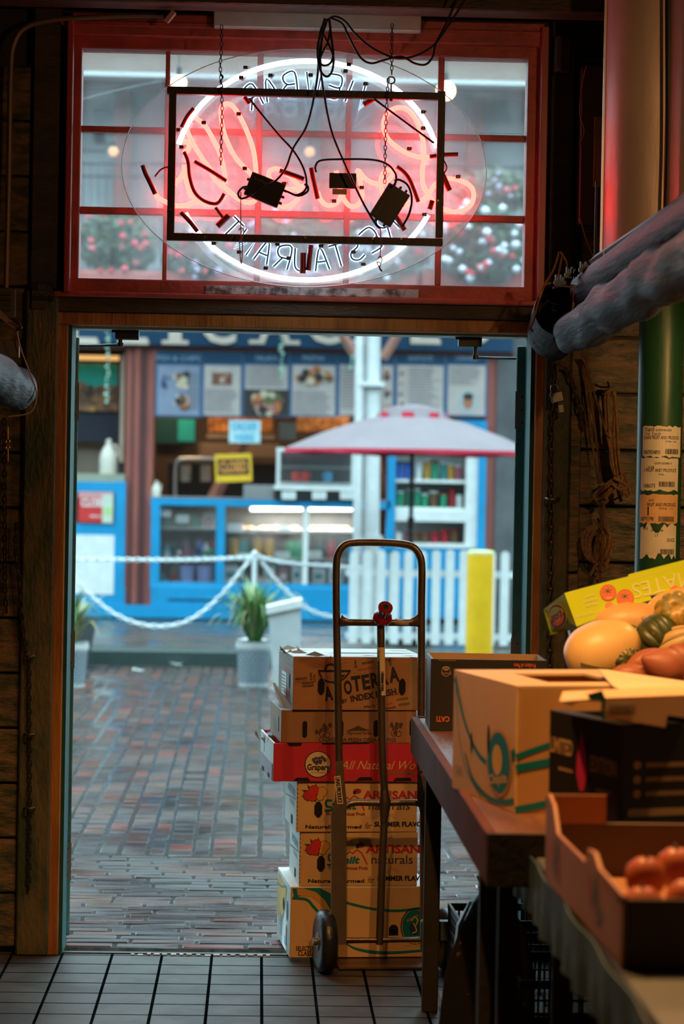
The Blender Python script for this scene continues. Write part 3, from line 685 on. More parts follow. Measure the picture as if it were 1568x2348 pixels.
# menu boards
def menu_board(i, x0, x1, lab, header, body):
    t = thing('menu_board', lab, 'menu board', W((x0+x1)/2, 955, SY-.05), group=None)
    g = WM(t); g.px(x0, 806, x1, 956, SY-.06, .04, mat('menu_frame_blue', (.07, .15, .28), .5), .004); g.build('board_frame', parent=t)
    g = WM(t); g.px(x0+2, 810, x1-2, 834, SY-.065, .006, bluep); g.build('header_strip', parent=t)
    s = SY/F
    if header:
        g = WM(t); g.text(header, 0, 0, len(header)*8.2*s, 11*s, fr(FRONT, W((x0+x1)/2, 821, SY-.066)), .002, mat('header_pale', (.30, .45, .62), .5)); g.build('printed_lettering', parent=t)
    g = WM(t); paper = mat('menu_paper', (.52, .45, .42), .5); paperb = mat('menu_paper_blue', (.24, .29, .40), .5); tx = mat('menu_text', (.20, .19, .22), .5)
    g.px(x0+5, 838, x1-5, 952, SY-.064, .004, paperb if body == 'blue' else paper); F_ = fr(FRONT, W((x0+x1)/2, 895, SY-.065)); hw = (x1-x0)/2-8
    def blob(cx, cy, w_, h_, n, cols, z0=.004):
        for k in range(n):
            m_ = cols[k % len(cols)]
            a = R(0, 6.28); q = R(0, .8); g.disc((cx+math.cos(a)*q*w_/2)*s, (cy+math.sin(a)*q*h_/2)*s, R(.12, .22)*min(w_, h_)*s, F_, z0+k*.0003, m_, n=10)
    food = [mat('food_brown', (.20, .08, .04), .5), mat('food_dark', (.03, .025, .025), .5), mat('food_orange', (.50, .16, .05), .5), mat('food_pink', (.5, .22, .2), .5), mat('food_cream', (.6, .5, .36), .5), mat('food_green', (.10, .14, .04), .5)]
    if body == 'blue':
        blob(10, 25, 42, 46, 16, food[:2]+[food[4]]); blob(10, -25, 50, 44, 18, [food[1], food[0], food[2], paper]); blob(-30, 18, 26, 60, 8, [mat('menu_navy', (.03, .07, .16), .5)])
        for k in range(16): g.rect(14*s, (40-k*5.5)*s, hw*s, (42-k*5.5)*s, F_, .003, tx)
    elif body == 'pic_top':
        g.rect(-24*s, 12*s, 22*s, 40*s, F_, .003, food[0]); blob(0, 26, 38, 22, 12, [food[1], food[3], food[4]])
        for k in range(9): g.rect(-hw*s, (0-k*6)*s, (hw-R(4, 20))*s, (2.2-k*6)*s, F_, .003, tx)
    elif body == 'pic_bottom':
        for k in range(8): g.rect(-hw*s, (52-k*6)*s, (hw-R(4, 20))*s, (54-k*6)*s, F_, .003, tx)
        g.rect((-hw-5)*s, -58*s, (hw+6)*s, 2*s, F_, .0035, food[1]); blob(2, -28, 84, 52, 60, food, .005)
    elif body == 'bowl':
        blob(0, 32, 92, 46, 46, food[:3]+[food[4]])
        for k in range(9): g.rect(-hw*s, (-5-k*6)*s, (hw-R(4, 20))*s, (-3-k*6)*s, F_, .003, tx)
    elif body == 'pics_left':
        for q in range(4): blob(-hw+6, 38-q*24, 16, 12, 6, food[:3])
        for k in range(14): g.rect((-hw+22)*s, (48-k*6.5)*s, (hw-R(4, 26))*s, (50-k*6.5)*s, F_, .003, tx)
    elif body == 'portrait':
        for k in range(7): g.rect(-hw*s, (50-k*6)*s, (hw-R(4, 30))*s, (52-k*6)*s, F_, .003, tx)
        g.disc(4*s, -25*s, 26*s, F_, .003, mat('portrait_ring', (.42, .46, .46), .5)); g.disc(4*s, -26*s, 12*s, F_, .004, mat('portrait_face', (.42, .17, .10), .5), ry=17*s); g.disc(4*s, -14*s, 12*s, F_, .005, food[1], ry=8*s)
    elif body == 'dark':
        blob(0, 35, 20, 34, 10, food[:3]); blob(0, -5, 18, 26, 10, food[:2]); blob(0, -42, 22, 26, 10, [food[2], food[0]])
    else:
        for k in range(14): g.rect(-hw*s, (50-k*7)*s, (hw-R(4, 20))*s, (52.5-k*7)*s, F_, .003, tx)
    g.build('menu_print', parent=t)
for i, a in enumerate([(356, 462, 'menu board at the left end with two food photos on blue ground', 'FISH & CHIPS', 'blue'), (463, 556, 'menu board second from left with a small photo above price lines', '', 'pic_top'),
    (557, 664, 'menu board with price lines above a wide dark food photo', 'SALADS', 'pic_bottom'), (665, 773, 'menu board with a large bowl photo above price lines', 'PASTAS', 'bowl'),
    (774, 868, 'menu board half hidden by the white pipes, with price lines only', '', 'lines'), (869, 905, 'narrow menu board with three dark food photos right of the white pipes', '', 'dark'),
    (906, 1021, 'menu board with a column of small photos beside price lines', 'SEAFOOD', 'pics_left'), (1022, 1117, 'menu board at the right end with a small oval portrait', 'DRINKS', 'portrait')]): menu_board(i, *a)
# counter cases
case = thing('display_counter', 'blue framed glass display counter below the menu boards', 'counter', W(585, 1345, SY))
g = WM(case)
for a in [(345, 1145, 895, 1163), (345, 1145, 366, 1350), (495, 1145, 515, 1350), (345, 1338, 800, 1352)]: g.px(*a, SY-.14, .12, blue, .004)
g.build('counter_frame', parent=case)
g = WM(case); g.px(345, 1143, 895, 1147, SY-.14, .9, mat('counter_top', (.25, .3, .35), .4)); g.build('counter_top', parent=case)
g = WM(case); g.px(345, 1160, 820, 1350, SY+.7, .03, mat('case_back', (.26, .20, .13), .6, vs=3, col2=(.10, .085, .06))); g.px(345, 1340, 820, 1345, SY-.02, .75, mat('case_floor', (.5, .5, .45), .5)); g.build('case_back', parent=case)
for y in (1213, 1280): g = WM(case); g.px(366, y, 820, y+3, SY+.02, .62, mat('shelf_white', (.6, .6, .56), .4)); g.build('shelf', parent=case)
g = WM(case); g.px(694, 1160, 706, 1350, SY-.13, .05, whp); g.build('mullion', parent=case)
for a in [(366, 1163, 495, 1338), (515, 1163, 694, 1338), (706, 1163, 815, 1338)]: g = WM(case); g.px(*a, SY-.08, .006, sgl); g.build('glass_pane', parent=case)
for a, lab in [((570, 1162, 698, 1171), 'lit white fluorescent tube in the counter, left one'), ((703, 1164, 812, 1173), 'lit white fluorescent tube in the counter, right one')]:
    t = thing('fluorescent_tube', lab, 'lamp', W(a[0], 1168, SY)); g = WM(t); p, q = W(a[0]+5, 1167, SY-.05), W(a[2]-5, 1167, SY-.05); g.cyl(p, q, .019, emis('fluor', (.95, 1, 1), 7)); g.build('tube', parent=t)
    g = WM(t); g.cyl(W(a[0], 1167, SY-.05), p, .02, whp); g.cyl(q, W(a[2], 1167, SY-.05), .02, whp); g.build('end_cap', parent=t)
# products (each its own thing)
def place(px, py, Y): return W(px, py, Y)
def bottle_proto(name, lab, h, r, body, cap, cat='bottle', grp=None, neck=.35, labelm=None):
    t = thing(name, lab, cat, group=grp)
    g = MB(); g.lathe([(r*.9, 0), (r, .01), (r, h*.58), (r*.9, h*.66), (r*neck, h*.8), (r*neck, h*.93)], body, 14); g.build('bottle_body', parent=t, smooth=True)
    g = MB(); g.lathe([(r*neck*1.15, h*.92), (r*neck*1.15, h), (0, h)], cap, 12); g.build('cap', parent=t, smooth=True)
    if labelm: g = MB(); g.lathe([(r*1.02, h*.15), (r*1.02, h*.5)], labelm, 14); g.build('bottle_label', parent=t, smooth=True)
    return t
def col(n, c, r=.35): return mat(n, c, r)
bc = {'navy': (.02, .04, .16), 'cyan': (.05, .45, .5), 'dkgreen': (.01, .07, .06), 'plum': (.12, .06, .14), 'red': (.40, .02, .03), 'green': (.03, .30, .16), 'white': (.7, .75, .75), 'blue': (.05, .16, .6), 'amber': (.55, .28, .03), 'teal': (.02, .25, .26), 'rose': (.35, .10, .14), 'brown': (.16, .08, .04)}
M_ = {k: col('stock_'+k, v) for k, v in bc.items()}
def stock(px, py, Y, hpx, rpx, c, cap, lab, grp, lm=None, cat='bottle', name='bottle'):
    s = Y/F; t = bottle_proto(name, lab, hpx*s, rpx*s, M_[c], M_[cap], cat, grp, labelm=M_[lm] if lm else None); t.location = place(px, py, Y); return t
gB = 'bottles on the middle shelf of the left counter case'
for px, h, r, c, cp, lm, lab in [(371, 38, 5, 'navy', 'navy', 'teal', 'slim navy bottle at the left end of the middle shelf'), (383, 32, 6, 'cyan', 'cyan', 'white', 'pale cyan bottle beside the slim navy bottle'), (397, 38, 6, 'dkgreen', 'dkgreen', None, 'dark green bottle on the middle shelf'),
    (411, 22, 7, 'white', 'rose', 'rose', 'short white and rose jar next to the dark green bottle'), (427, 48, 8, 'plum', 'plum', 'rose', 'tall plum bottle in the middle of the shelf'), (442, 22, 7, 'plum', 'rose', None, 'short plum jar right of the tall plum bottle'), (457, 48, 7, 'blue', 'red', 'navy', 'tall blue bottle with red cap'), (472, 36, 9, 'white', 'white', 'green', 'stout white bottle with green label'), (486, 48, 6, 'red', 'red', 'green', 'dark red bottle at the right end of the shelf')]:
    stock(px, 1280, SY+.15, h, r, c, cp, lab, gB, lm)
gC = 'containers on the bottom of the left counter case'
for px, h, r, c, cp, lm, lab in [(373, 24, 8, 'teal', 'white', 'cyan', 'small teal jar at the bottom left of the case'), (398, 46, 7, 'brown', 'green', 'red', 'brown bottle with red label on the case floor')]: stock(px, 1339, SY+.15, h, r, c, cp, lab, gC, lm)
def tub(px, py, Y, w_, h_, c, lab, grp, name='tub', cat='tub', lid='white', art=None):
    s = Y/F; t = thing(name, lab, cat, place(px, py, Y), group=grp); g = MB(); g.lathe([(w_*.44*s, 0), (w_*.5*s, h_*.92*s)], M_[c], 18); g.build('tub_body', parent=t, smooth=True)
    g = MB(); g.lathe([(w_*.53*s, h_*.9*s), (w_*.53*s, h_*s), (0, h_*s)], M_[lid], 18); g.build('lid', parent=t, smooth=True)
M_['peri'] = col('stock_peri', (.30, .38, .75))
tub(427, 1339, SY+.15, 36, 42, 'peri', 'periwinkle blue tub at the bottom of the case, left of the pair', gC, lid='peri'); tub(469, 1339, SY+.15, 38, 42, 'peri', 'periwinkle blue tub at the bottom of the case, right of the pair', gC, lid='peri')
bagm = mat('kraft_bag', (.42, .36, .27), .6); lblg = mat('bag_green_label', (.02, .28, .26), .5)
for px, lab, fm, lm in [(386, 'tan coffee bag with green label, leftmost on the top shelf', bagm, lblg), (418, 'tan coffee bag with green label and white card in front', bagm, lblg), (447, 'tan coffee bag with green label, rightmost of the three', bagm, lblg), (478, 'white and red packet beside the coffee bags', whp, M_['red'])]:
    s = (SY+.15)/F; t = thing('coffee_bag' if fm is bagm else 'food_packet', lab, 'bag', place(px, 1213, SY+.15), group='bags on the top shelf of the left counter case')
    g = MB(); g.add([(-13*s, -.03, 0), (13*s, -.03, 0), (13*s, .03, 0), (-13*s, .03, 0), (-13*s, -.025, 30*s), (13*s, -.025, 30*s), (13*s, .025, 30*s), (-13*s, .025, 30*s), (-12*s, 0, 38*s), (12*s, 0, 38*s)], [(0, 1, 5, 4), (1, 2, 6, 5), (2, 3, 7, 6), (3, 0, 4, 7), (4, 5, 9, 8), (6, 7, 8, 9), (5, 6, 9), (7, 4, 8), (3, 2, 1, 0)], fm); g.build('bag_body', parent=t)
    g = MB(); g.rect(-9*s, 6*s, 9*s, 24*s, fr(FRONT, (0, -.03, 0)), .002, lm); g.disc(0, 15*s, 5*s, fr(FRONT, (0, -.03, 0)), .004, fm); g.build('bag_label', parent=t)
def card(px, py, Y, w_, h_, lab, grp, m=whp, rz=0, name='price_card', cat='card', txt=None, tm=None):
    s = Y/F; t = thing(name, lab, cat, place(px, py, Y), group=grp, rot=(0, rz, 0)); g = MB(); g.box(-w_/2*s, w_/2*s, 0, .006, -h_/2*s, h_/2*s, m, b=.002); g.build('card_face', parent=t)
    g = MB(); tm = tm or mat('card_text', (.2, .25, .3), .5)
    if txt:
        for i, (tt, cy, ww, hh, *bo) in enumerate(txt): g.text(tt, 0, cy*s, ww*s, hh*s, FRONT, .003, tm, bold=.03)
    else:
        for k in range(3): g.rect(-w_*.35*s, (h_*.25-k*h_*.22)*s, w_*.3*s, (h_*.32-k*h_*.22)*s, FRONT, .002, mat('card_line', (.5, .6, .62), .5))
    g.build('printed_lettering', parent=t); return t
gP = 'white price cards in the glass counter'
for px, py, w_, h_, lab in [(378, 1175, 26, 18, 'tilted pale blue card at the top left of the case'), (418, 1190, 30, 18, 'white card in front of the coffee bags'), (540, 1210, 36, 18, 'white price card on the left pastry shelf'), (652, 1213, 30, 16, 'white price card in the middle of the pastry shelf'), (565, 1277, 40, 18, 'white price card over the yellow jars'), (647, 1274, 34, 18, 'white price card right of the barrier post'), (722, 1272, 32, 18, 'white price card right of the white mullion')]:
    card(px, py, SY-.03, w_, h_, lab, gP, rz=.15 if py == 1175 else 0)
# pastry trays
past = mat('pastry', (.62, .36, .14), .5, vs=8, col2=(.4, .18, .06)); 
for x0, x1, lab in [(520, 590, 'tray of golden pastries at the left of the lit shelf'), (594, 690, 'tray of golden pastries in the middle of the lit shelf'), (710, 812, 'tray of golden pastries right of the white mullion')]:
    t = thing('pastry_tray', lab, 'tray', W((x0+x1)/2, 1221, SY+.1)); g = WM(t); g.px(x0, 1214, x1, 1221, SY+.05, .35, mat('tray_cream', (.9, .82, .66), .4), .004); g.build('tray', parent=t)
    x = x0+8
    while x < x1-6:
        g = WM(t); c = W(x, 1211, SY+.15); g.lathe([(0, -.02), (.03, -.018), (.038, 0), (.03, .018), (0, .025)], past, 10, M=Matrix.Translation(c)); g.build('pastry', parent=t, smooth=True); x += 15
gY = 'yellow jars on the middle shelf of the glass counter'
for px, c, lab in [(538, 'amber', 'brown and teal jar at the left of the yellow jars'), (557, 'teal', 'dark teal jar left of the yellow jars'), (590, 'amber', 'left one of the two large yellow jars'), (616, 'amber', 'right one of the two large yellow jars'), (665, 'green', 'green jar left of the white mullion'), (683, 'green', 'second green jar beside the white mullion'), (735, 'dkgreen', 'dark green jar right of the mullion'), (760, 'red', 'dark red jar right of the mullion'), (785, 'dkgreen', 'dark green jar at the right end of the shelf')]:
    tub(px, 1280, SY+.2, 24, 46, c, lab, gY, 'jar', 'jar', lid='amber' if c == 'amber' else 'brown')
for px, w_, h_, c, lab in [(528, 36, 44, 'white', 'large white container at the bottom of the case'), (555, 14, 34, 'teal', 'narrow teal container on the case floor'), (598, 18, 20, 'red', 'small red carton left of the barrier post foot'), (617, 24, 42, 'white', 'white container behind the barrier post'), (634, 16, 24, 'red', 'small red carton right of the barrier post'), (650, 20, 36, 'rose', 'rose bottle box beside the mullion'), (680, 22, 42, 'white', 'white box left of the mullion'), (730, 30, 36, 'white', 'pale box right of the mullion'), (770, 34, 38, 'white', 'pale box at the right of the case floor')]:
    s = (SY+.15)/F; t = thing('carton', lab, 'carton', place(px, 1339, SY+.15), group='cartons on the floor of the glass counter'); g = MB(); g.box(-w_/2*s, w_/2*s, 0, .12, 0, h_*s, M_[c], b=.006); g.build('carton_body', parent=t); g = MB(); g.rect(-w_*.3*s, h_*.3*s, w_*.3*s, h_*.65*s, FRONT, .002, M_['teal' if c == 'white' else 'white']); g.build('carton_label', parent=t)
# signs
card(561, 990, SY-.25, 72, 52, 'pale blue ORDER HERE sign hanging below the menu boards', None, mat('order_sign', (.50, .74, .80), .5), name='order_sign', cat='sign', txt=[('ORDER', 12, 60, 19), ('HERE', -13, 44, 17)], tm=mat('order_text', (.06, .45, .68), .5))
t = card(535, 1073, SY-.25, 84, 64, 'yellow CLOSED sign tilted in the serving window', None, mat('closed_yellow', (.85, .50, .02), .5), rz=-.05, name='closed_sign', cat='sign', txt=[('CLOSED', 3, 62, 26)], tm=mat('closed_yellow2', (.80, .34, .05), .5))
g = MB(); s = (SY-.25)/F; g.rect(-36*s, -16*s, 36*s, 21*s, FRONT, .0022, mat('closed_brown', (.04, .006, .01), .5)); g.build('sign_panel', parent=t)
t = card(219, 1163, SY-.18, 80, 70, 'red CLOSED sign with a taped note on the left hatch', None, mat('closed_red', (.62, .035, .03), .5), name='closed_sign', cat='sign', txt=[('CLOSED', 10, 66, 18), ('welcome', -20, 26, 5)], tm=mat('closed_white', (.85, .8, .8), .5))
g = MB(); g.rect(-40*s, 20*s, 40*s, 35*s, FRONT, .0015, mat('closed_pink', (.7, .3, .3), .5)); g.rect(16*s, -36*s, 40*s, 30*s, FRONT, .005, mat('note_cream', (.6, .68, .55), .5)); g.rect(20*s, -18*s, 38*s, 0, FRONT, .006, mat('note_lime', (.45, .65, .25), .5)); g.build('taped_note', parent=t)
# serving window interior
def bx(name, lab, cat, a, m, grp=None, part='body', b=.005):
    t = thing(name, lab, cat, W((a[0]+a[2])/2, a[3], a[4])); g = WM(t); g.px(*a, m, b); g.build(part, parent=t)
    if grp: t['group'] = grp
    return t
t = bx('wall_screen', 'dark teal window with bright turquoise pane behind the counter', 'window', (358, 958, 450, 1018, SY+2.2, .05), mat('screen_teal', (.01, .07, .08), .4), part='screen_frame')
g = WM(t); g.px(408, 962, 446, 1012, SY+2.19, .01, mat('screen_turq', (.02, .42, .46), .4)); g.build('screen_pane', parent=t)
bx('wall_cladding', 'tan wall panel behind the serving counter', 'panel', (355, 1016, 640, 1048, SY+2.3, .04), mat('tan_clad', (.22, .17, .13), .6), part='panel')
t = bx('back_shelf', 'lit shelf with warm orange food pictures behind the menu edge', 'shelf', (478, 958, 625, 990, SY+1.9, .05), mat('warm_pictures', (.72, .33, .10), .5, vs=14, col2=(.18, .07, .03), thr=(.42, .6)), part='lit_panel')
g = WM(t); g.px(474, 996, 630, 1006, SY+1.7, .2, mat('shelf_cream', (.7, .55, .38), .5)); g.build('shelf_board', parent=t)
bx('back_shelf', 'lit shelf with warm pictures right of the grey box', 'shelf', (680, 955, 800, 990, SY+1.9, .05), mat('warm_pictures2', (.72, .38, .14), .5, vs=14, col2=(.3, .13, .05), thr=(.42, .6)), part='lit_panel')
bx('storage_box', 'grey box on the case below the menu boards', 'box', (640, 968, 680, 1008, SY+.6, .2), mat('grey_box', (.33, .36, .34), .5))
bx('serving_equipment', 'black equipment standing behind the serving counter', 'equipment', (385, 1060, 640, 1143, SY+1.6, .2), dk)
bx('white_carton', 'pale grey carton on the counter right of the yellow sign', 'box', (558, 1112, 628, 1146, SY+.15, .25), mat('pale_carton', (.42, .44, .44), .5))
for px, lab in [(425, 'cream cylinder lamp behind the counter, left of the pair'), (472, 'cream cylinder lamp behind the counter, right of the pair')]:
    t = thing('heat_lamp', lab, 'lamp', W(px, 1105, SY+1.2)); g = WM(t); g.cyl(W(px, 1104, SY+1.2), W(px, 1066, SY+1.2), .06, mat('lamp_cream', (.42, .36, .30), .4)); g.build('lamp_shade', parent=t, smooth=True)
t = thing('counter_rail', 'bent metal rail rising from the counter', 'rail', W(400, 1145, SY+.4)); g = WM(t); g.tube(cr([W(401, 1145, SY+.4), W(401, 1090, SY+.4), W(404, 1062, SY+.4), W(420, 1052, SY+.4), W(500, 1052, SY+.4)], 6), .018, mat('rail_metal', (.42, .4, .36), .35, .6)); g.build('rail_tube', parent=t, smooth=True)
t = thing('timber_brace', 'sloping pinkish timber brace inside the serving window', 'brace', W(490, 1140, SY+.9)); g = WM(t); g.tube([W(485, 1150, SY+.9), W(560, 1005, SY+.9)], .07, mat('brace_wood', (.5, .24, .18), .5), 4); g.build('brace', parent=t)
def jug(px, py, Y, hpx, lab):
    s = Y/F; t = thing('plastic_jug', lab, 'jug', place(px, py, Y)); g = MB(); h = hpx*s; r = .24*h
    g.lathe([(r*.95, 0), (r, .02*h), (r, .5*h), (r*.8, .66*h), (r*.3, .85*h), (r*.28, .92*h)], mat('jug_white', (.72, .68, .58), .4), 16); g.build('jug_body', parent=t, smooth=True)
    g = MB(); g.lathe([(r*.34, .9*h), (r*.34, .95*h), (0, h)], mat('jug_cap', (.7, .72, .62), .4), 12); g.build('cap', parent=t, smooth=True)
    g = MB(); g.tube(cr([(r*.3, 0, .82*h), (r*.9, 0, .8*h), (r*1.05, 0, .6*h), (r*.9, 0, .45*h)], 5), r*.12, mat('jug_white', (.7, .7, .6)), 6); g.build('handle', parent=t, smooth=True)
jug(248, 1090, SY+.1, 84, 'large white plastic jug on the sill of the left kiosk'); jug(358, 1144, SY-.05, 42, 'small white bottle on the counter beside the brown post')
# glass display case on the counter
t = thing('glass_display_case', 'white framed glass display case standing on the counter', 'display case', W(720, 1146, SY))
g = WM(t)
for a in [(634, 1034, 642, 1122), (806, 1034, 814, 1122), (634, 1028, 814, 1036), (628, 1114, 818, 1124)]: g.px(*a, SY-.2, .04, whp)
g.px(634, 1030, 814, 1036, SY-.2, .6, whp); g.px(628, 1116, 818, 1124, SY-.2, .6, whp); g.build('case_frame', parent=t)
g = WM(t); g.px(630, 1124, 816, 1146, SY-.18, .5, blk); g.build('case_plinth', parent=t)
g = WM(t); g.px(640, 1036, 808, 1116, SY+.36, .03, mat('case_dark', (.05, .055, .06), .5)); g.px(642, 1070, 806, 1073, SY, .3, mat('glass_shelf', (.3, .34, .34), .3)); g.px(642, 1106, 806, 1115, SY-.1, .4, mat('case_shelf_pale', (.6, .65, .66), .4)); g.build('case_shelf', parent=t)
g = WM(t); g.px(642, 1036, 806, 1114, SY-.18, .005, sgl); g.build('glass_pane', parent=t)
for px in (662, 732, 796): card(px, 1136, SY-.25, 32, 18, 'white label card on the black plinth of the display case', 'label cards on the plinth of the display case')
for px, c, lab in [(679, 'red', 'red food bowl in the display case, left one'), (700, 'red', 'red food bowl in the display case, right one'), (751, 'blue', 'blue food packet in the display case')]:
    s = SY/F; t = thing('food_bowl', lab, 'bowl', place(px, 1106, SY)); g = MB(); g.lathe([(4*s, 0), (10*s, 4*s), (12*s, 18*s), (8*s, 24*s), (0, 25*s)], mat('hot_red', (.75, .03, .02), .4) if c == 'red' else mat('hot_cyan', (.05, .4, .7), .4), 14); g.build('bowl_body', parent=t, smooth=True)
# glass fridge cabinet at the right
t = thing('glass_fronted_cabinet', 'blue and white cabinet with shelves of jars right of the white pipes', 'cabinet', W(1000, 1256, SY))
g = WM(t)
for a in [(888, 1032, 906, 1262), (1096, 965, 1114, 1262)]: g.px(*a, SY-.14, .2, blue)
g.build('blue_frame', parent=t); g = WM(t); g.px(1050, 964, 1114, 980, SY-.12, .3, blue); g.build('blue_top', parent=t)
g = WM(t)
for a in [(906, 1032, 1096, 1042), (1068, 1032, 1096, 1262), (906, 1170, 1096, 1196), (906, 1246, 1096, 1258)]: g.px(*a, SY-.1, .14, whp)
g.build('white_frame', parent=t)
g = WM(t); g.px(906, 1036, 1096, 1260, SY+.55, .03, mat('cabinet_back', (.24, .30, .30), .5)); g.build('cabinet_back', parent=t)
for y in (1100, 1164, 1246): g = WM(t); g.px(906, y, 1072, y+7, SY-.05, .55, whp); g.build('shelf', parent=t)
random.seed(5)
for row, (yb, hh) in enumerate([(1100, 50), (1164, 46), (1246, 36)]):
    x = 916
    names = ['top', 'middle', 'bottom']
    k = 0
    while x < 1064:
        c = random.choice([['white', 'green', 'green', 'dkgreen', 'teal', 'amber', 'rose'], ['white', 'green', 'dkgreen', 'red', 'brown'], ['red', 'white', 'rose', 'brown', 'white']][row])
        if row == 0 and x < 940: c = 'blue'
        k += 1
        w_ = random.choice([14, 17, 20]); h_ = hh*R(.6, .95)
        tub(x, yb, SY+.12, w_, h_, c, '%s jar on the %s shelf of the right cabinet' % ({'white': 'pale', 'green': 'green', 'dkgreen': 'dark green', 'teal': 'teal', 'amber': 'amber', 'rose': 'rose', 'blue': 'blue', 'red': 'red', 'brown': 'brown'}[c], names[row]), 'jars on the %s shelf of the right cabinet, %s' % (names[row], c), 'jar', 'jar', lid=random.choice(['white', 'red', 'dkgreen'])); x += w_+3
# concrete wall to the right
struct(MB().px(1137, 600, 1500, 1440, SY-.05, .3, mat('grey_concrete', (.13, .135, .14), .6, vs=2, col2=(.07, .07, .075))).build('wall_concrete'))
struct(MB().px(-600, 600, 60, 1440, SY+.05, .3, MATS['grey_concrete']).build('wall_concrete_left'))
# white pipes
pw = mat('white_pipe', (.66, .70, .70), .4)
t = thing('white_pipe_column', 'thick white pipe column with clamps in front of the shop', 'column', W(850, 1300, 24.5) )
g = WM(t); g.cyl(W(855, 600, 24.5), W(850, 1425, 24.5), .083, pw, 18); g.build('pipe', parent=t, smooth=True)
g = WM(t); g.cyl(W(856, 880, 24.5), W(856, 890, 24.5), .10, pw, 18); g.px(822, 876, 882, 886, 24.35, .1, pw, .004); g.cyl(W(853, 1228, 24.5), W(853, 1240, 24.5), .11, pw, 18); g.build('pipe_clamp', parent=t)
t = thing('white_downpipe', 'thinner white downpipe left of the thick pipe column', 'pipe', W(822, 1300, 24.4)); g = WM(t); g.cyl(W(826, 600, 24.4), W(817, 1425, 24.4), .044, pw, 14); g.build('pipe', parent=t, smooth=True)
t = thing('timber_brace', 'pair of sloping pinkish braces behind the top of the white pipes', 'brace', W(850, 810, 25)); g = WM(t); g.tube([W(812, 812, 25), W(770, 740, 25)], .05, MATS['brace_wood'], 4); g.build('brace', parent=t); g = WM(t); g.tube([W(878, 822, 25), W(925, 745, 25)], .05, MATS['brace_wood'], 4); g.build('brace', parent=t)
t = thing('timber_brace', 'dark sloping brace low behind the white pipes', 'brace', W(880, 1140, 26.4)); g = WM(t); g.tube([W(862, 1040, 26.3), W(892, 1140, 26.3)], .04, MATS['shop_post_red_brown'], 4); g.build('brace', parent=t)
# string of fish floats hanging at the fascia
flo = mat('pale_green_float', (.35, .55, .42), .4)
for px, y0, y1, lab in [(246, 760, 925, 'long pale green hanging garland in front of the left kiosk'), (645, 766, 868, 'pale green hanging garland in front of the menu boards'), (806, 790, 850, 'short pale garland beside the white pipes')]:
    t = thing('hanging_garland', lab, 'garland', W(px, y0, 25.84)); g = WM(t); y = y0
    while y < y1: c = W(px+R(-3, 3), y, 25.84); r_ = R(.012, .028); g.lathe([(0, -r_), (r_, -.3*r_), (r_*.6, r_*.6), (0, r_)], flo, 8, M=Matrix.Translation(c)); y += 9
    g.build('garland_beads', parent=t); g = WM(t); g.cyl(W(px, y0-60, 25.84), W(px, y1, 25.84), .003, blk, 5); g.build('string', parent=t)
# ================================================================ UPPER STOREY seen through the transom
gw = mat('upper_grey_wall', (.33, .36, .36), .6, vs=1.5, var=.3); gw2 = mat('upper_window_dark', (.14, .17, .18), .4)
up = thing('upper_building', 'grey upper storey with reddish columns behind the planted balcony', 'building', (0, 27, 3.6))
g = WM(up); g.box(-6, 6, 27.2, 27.5, 3.5, 8.0, gw); g.build('wall', parent=up)
for x0, x1 in [(60, 130), (262, 300), (545, 590), (735, 800), (1070, 1110), (1290, 1330)]: g = WM(up); g.px(x0, -80, x1, 700, 27.0, .2, brn if x0 != 545 else MATS['shop_post_red_brown']); g.build('column', parent=up)
for a in [(215, 250, 262, 330), (180, 300, 240, 345), (600, 230, 730, 300), (420, 240, 540, 360), (830, 215, 935, 290)]: g = WM(up); g.px(*a, 27.15, .06, gw2); g.build('window', parent=up)
g = WM(up); g.px(-100, 182, 1500, 206, 26.2, .3, mat('upper_beam_brown', (.15, .09, .07), .5)); g.build('beam', parent=up)
g = WM(up); g.px(-100, 176, 1500, 183, 25.9, .3, mat('gutter_white', (.7, .75, .75), .4)); g.build('gutter', parent=up)
g = WM(up); g.box(-6, 6, 26.1, 27.2, W(700, 176, 25.9).z+.02, 8.0, mat('soffit_taupe', (.20, .13, .10), .6, vs=2)); g.build('eaves_board', parent=up)
g = WM(up); g.box(-6, 6, 26.0, 28, 3.42, 3.62, brn); g.build('balcony_floor', parent=up)
bal = thing('balcony_railing', 'thin dark railing along the planted balcony', 'railing', (0, 25.2, 3.6)); dm = mat('railing_dark', (.05, .05, .055), .4, .5)
g = WM(bal); 
for y in (372, 402): g.cyl(W(0, y, 25.2), W(1400, y+14, 25.2), .014, dm, 6)
g.build('rail', parent=bal)
g = WM(bal)
for x in range(10, 1400, 18): g.cyl(W(x, 374, 25.2), W(x, 640, 25.2), .005, dm, 4)
g.build('baluster', parent=bal)['kind'] = 'stuff'
box_m = mat('planter_red', (.45, .11, .09), .5)
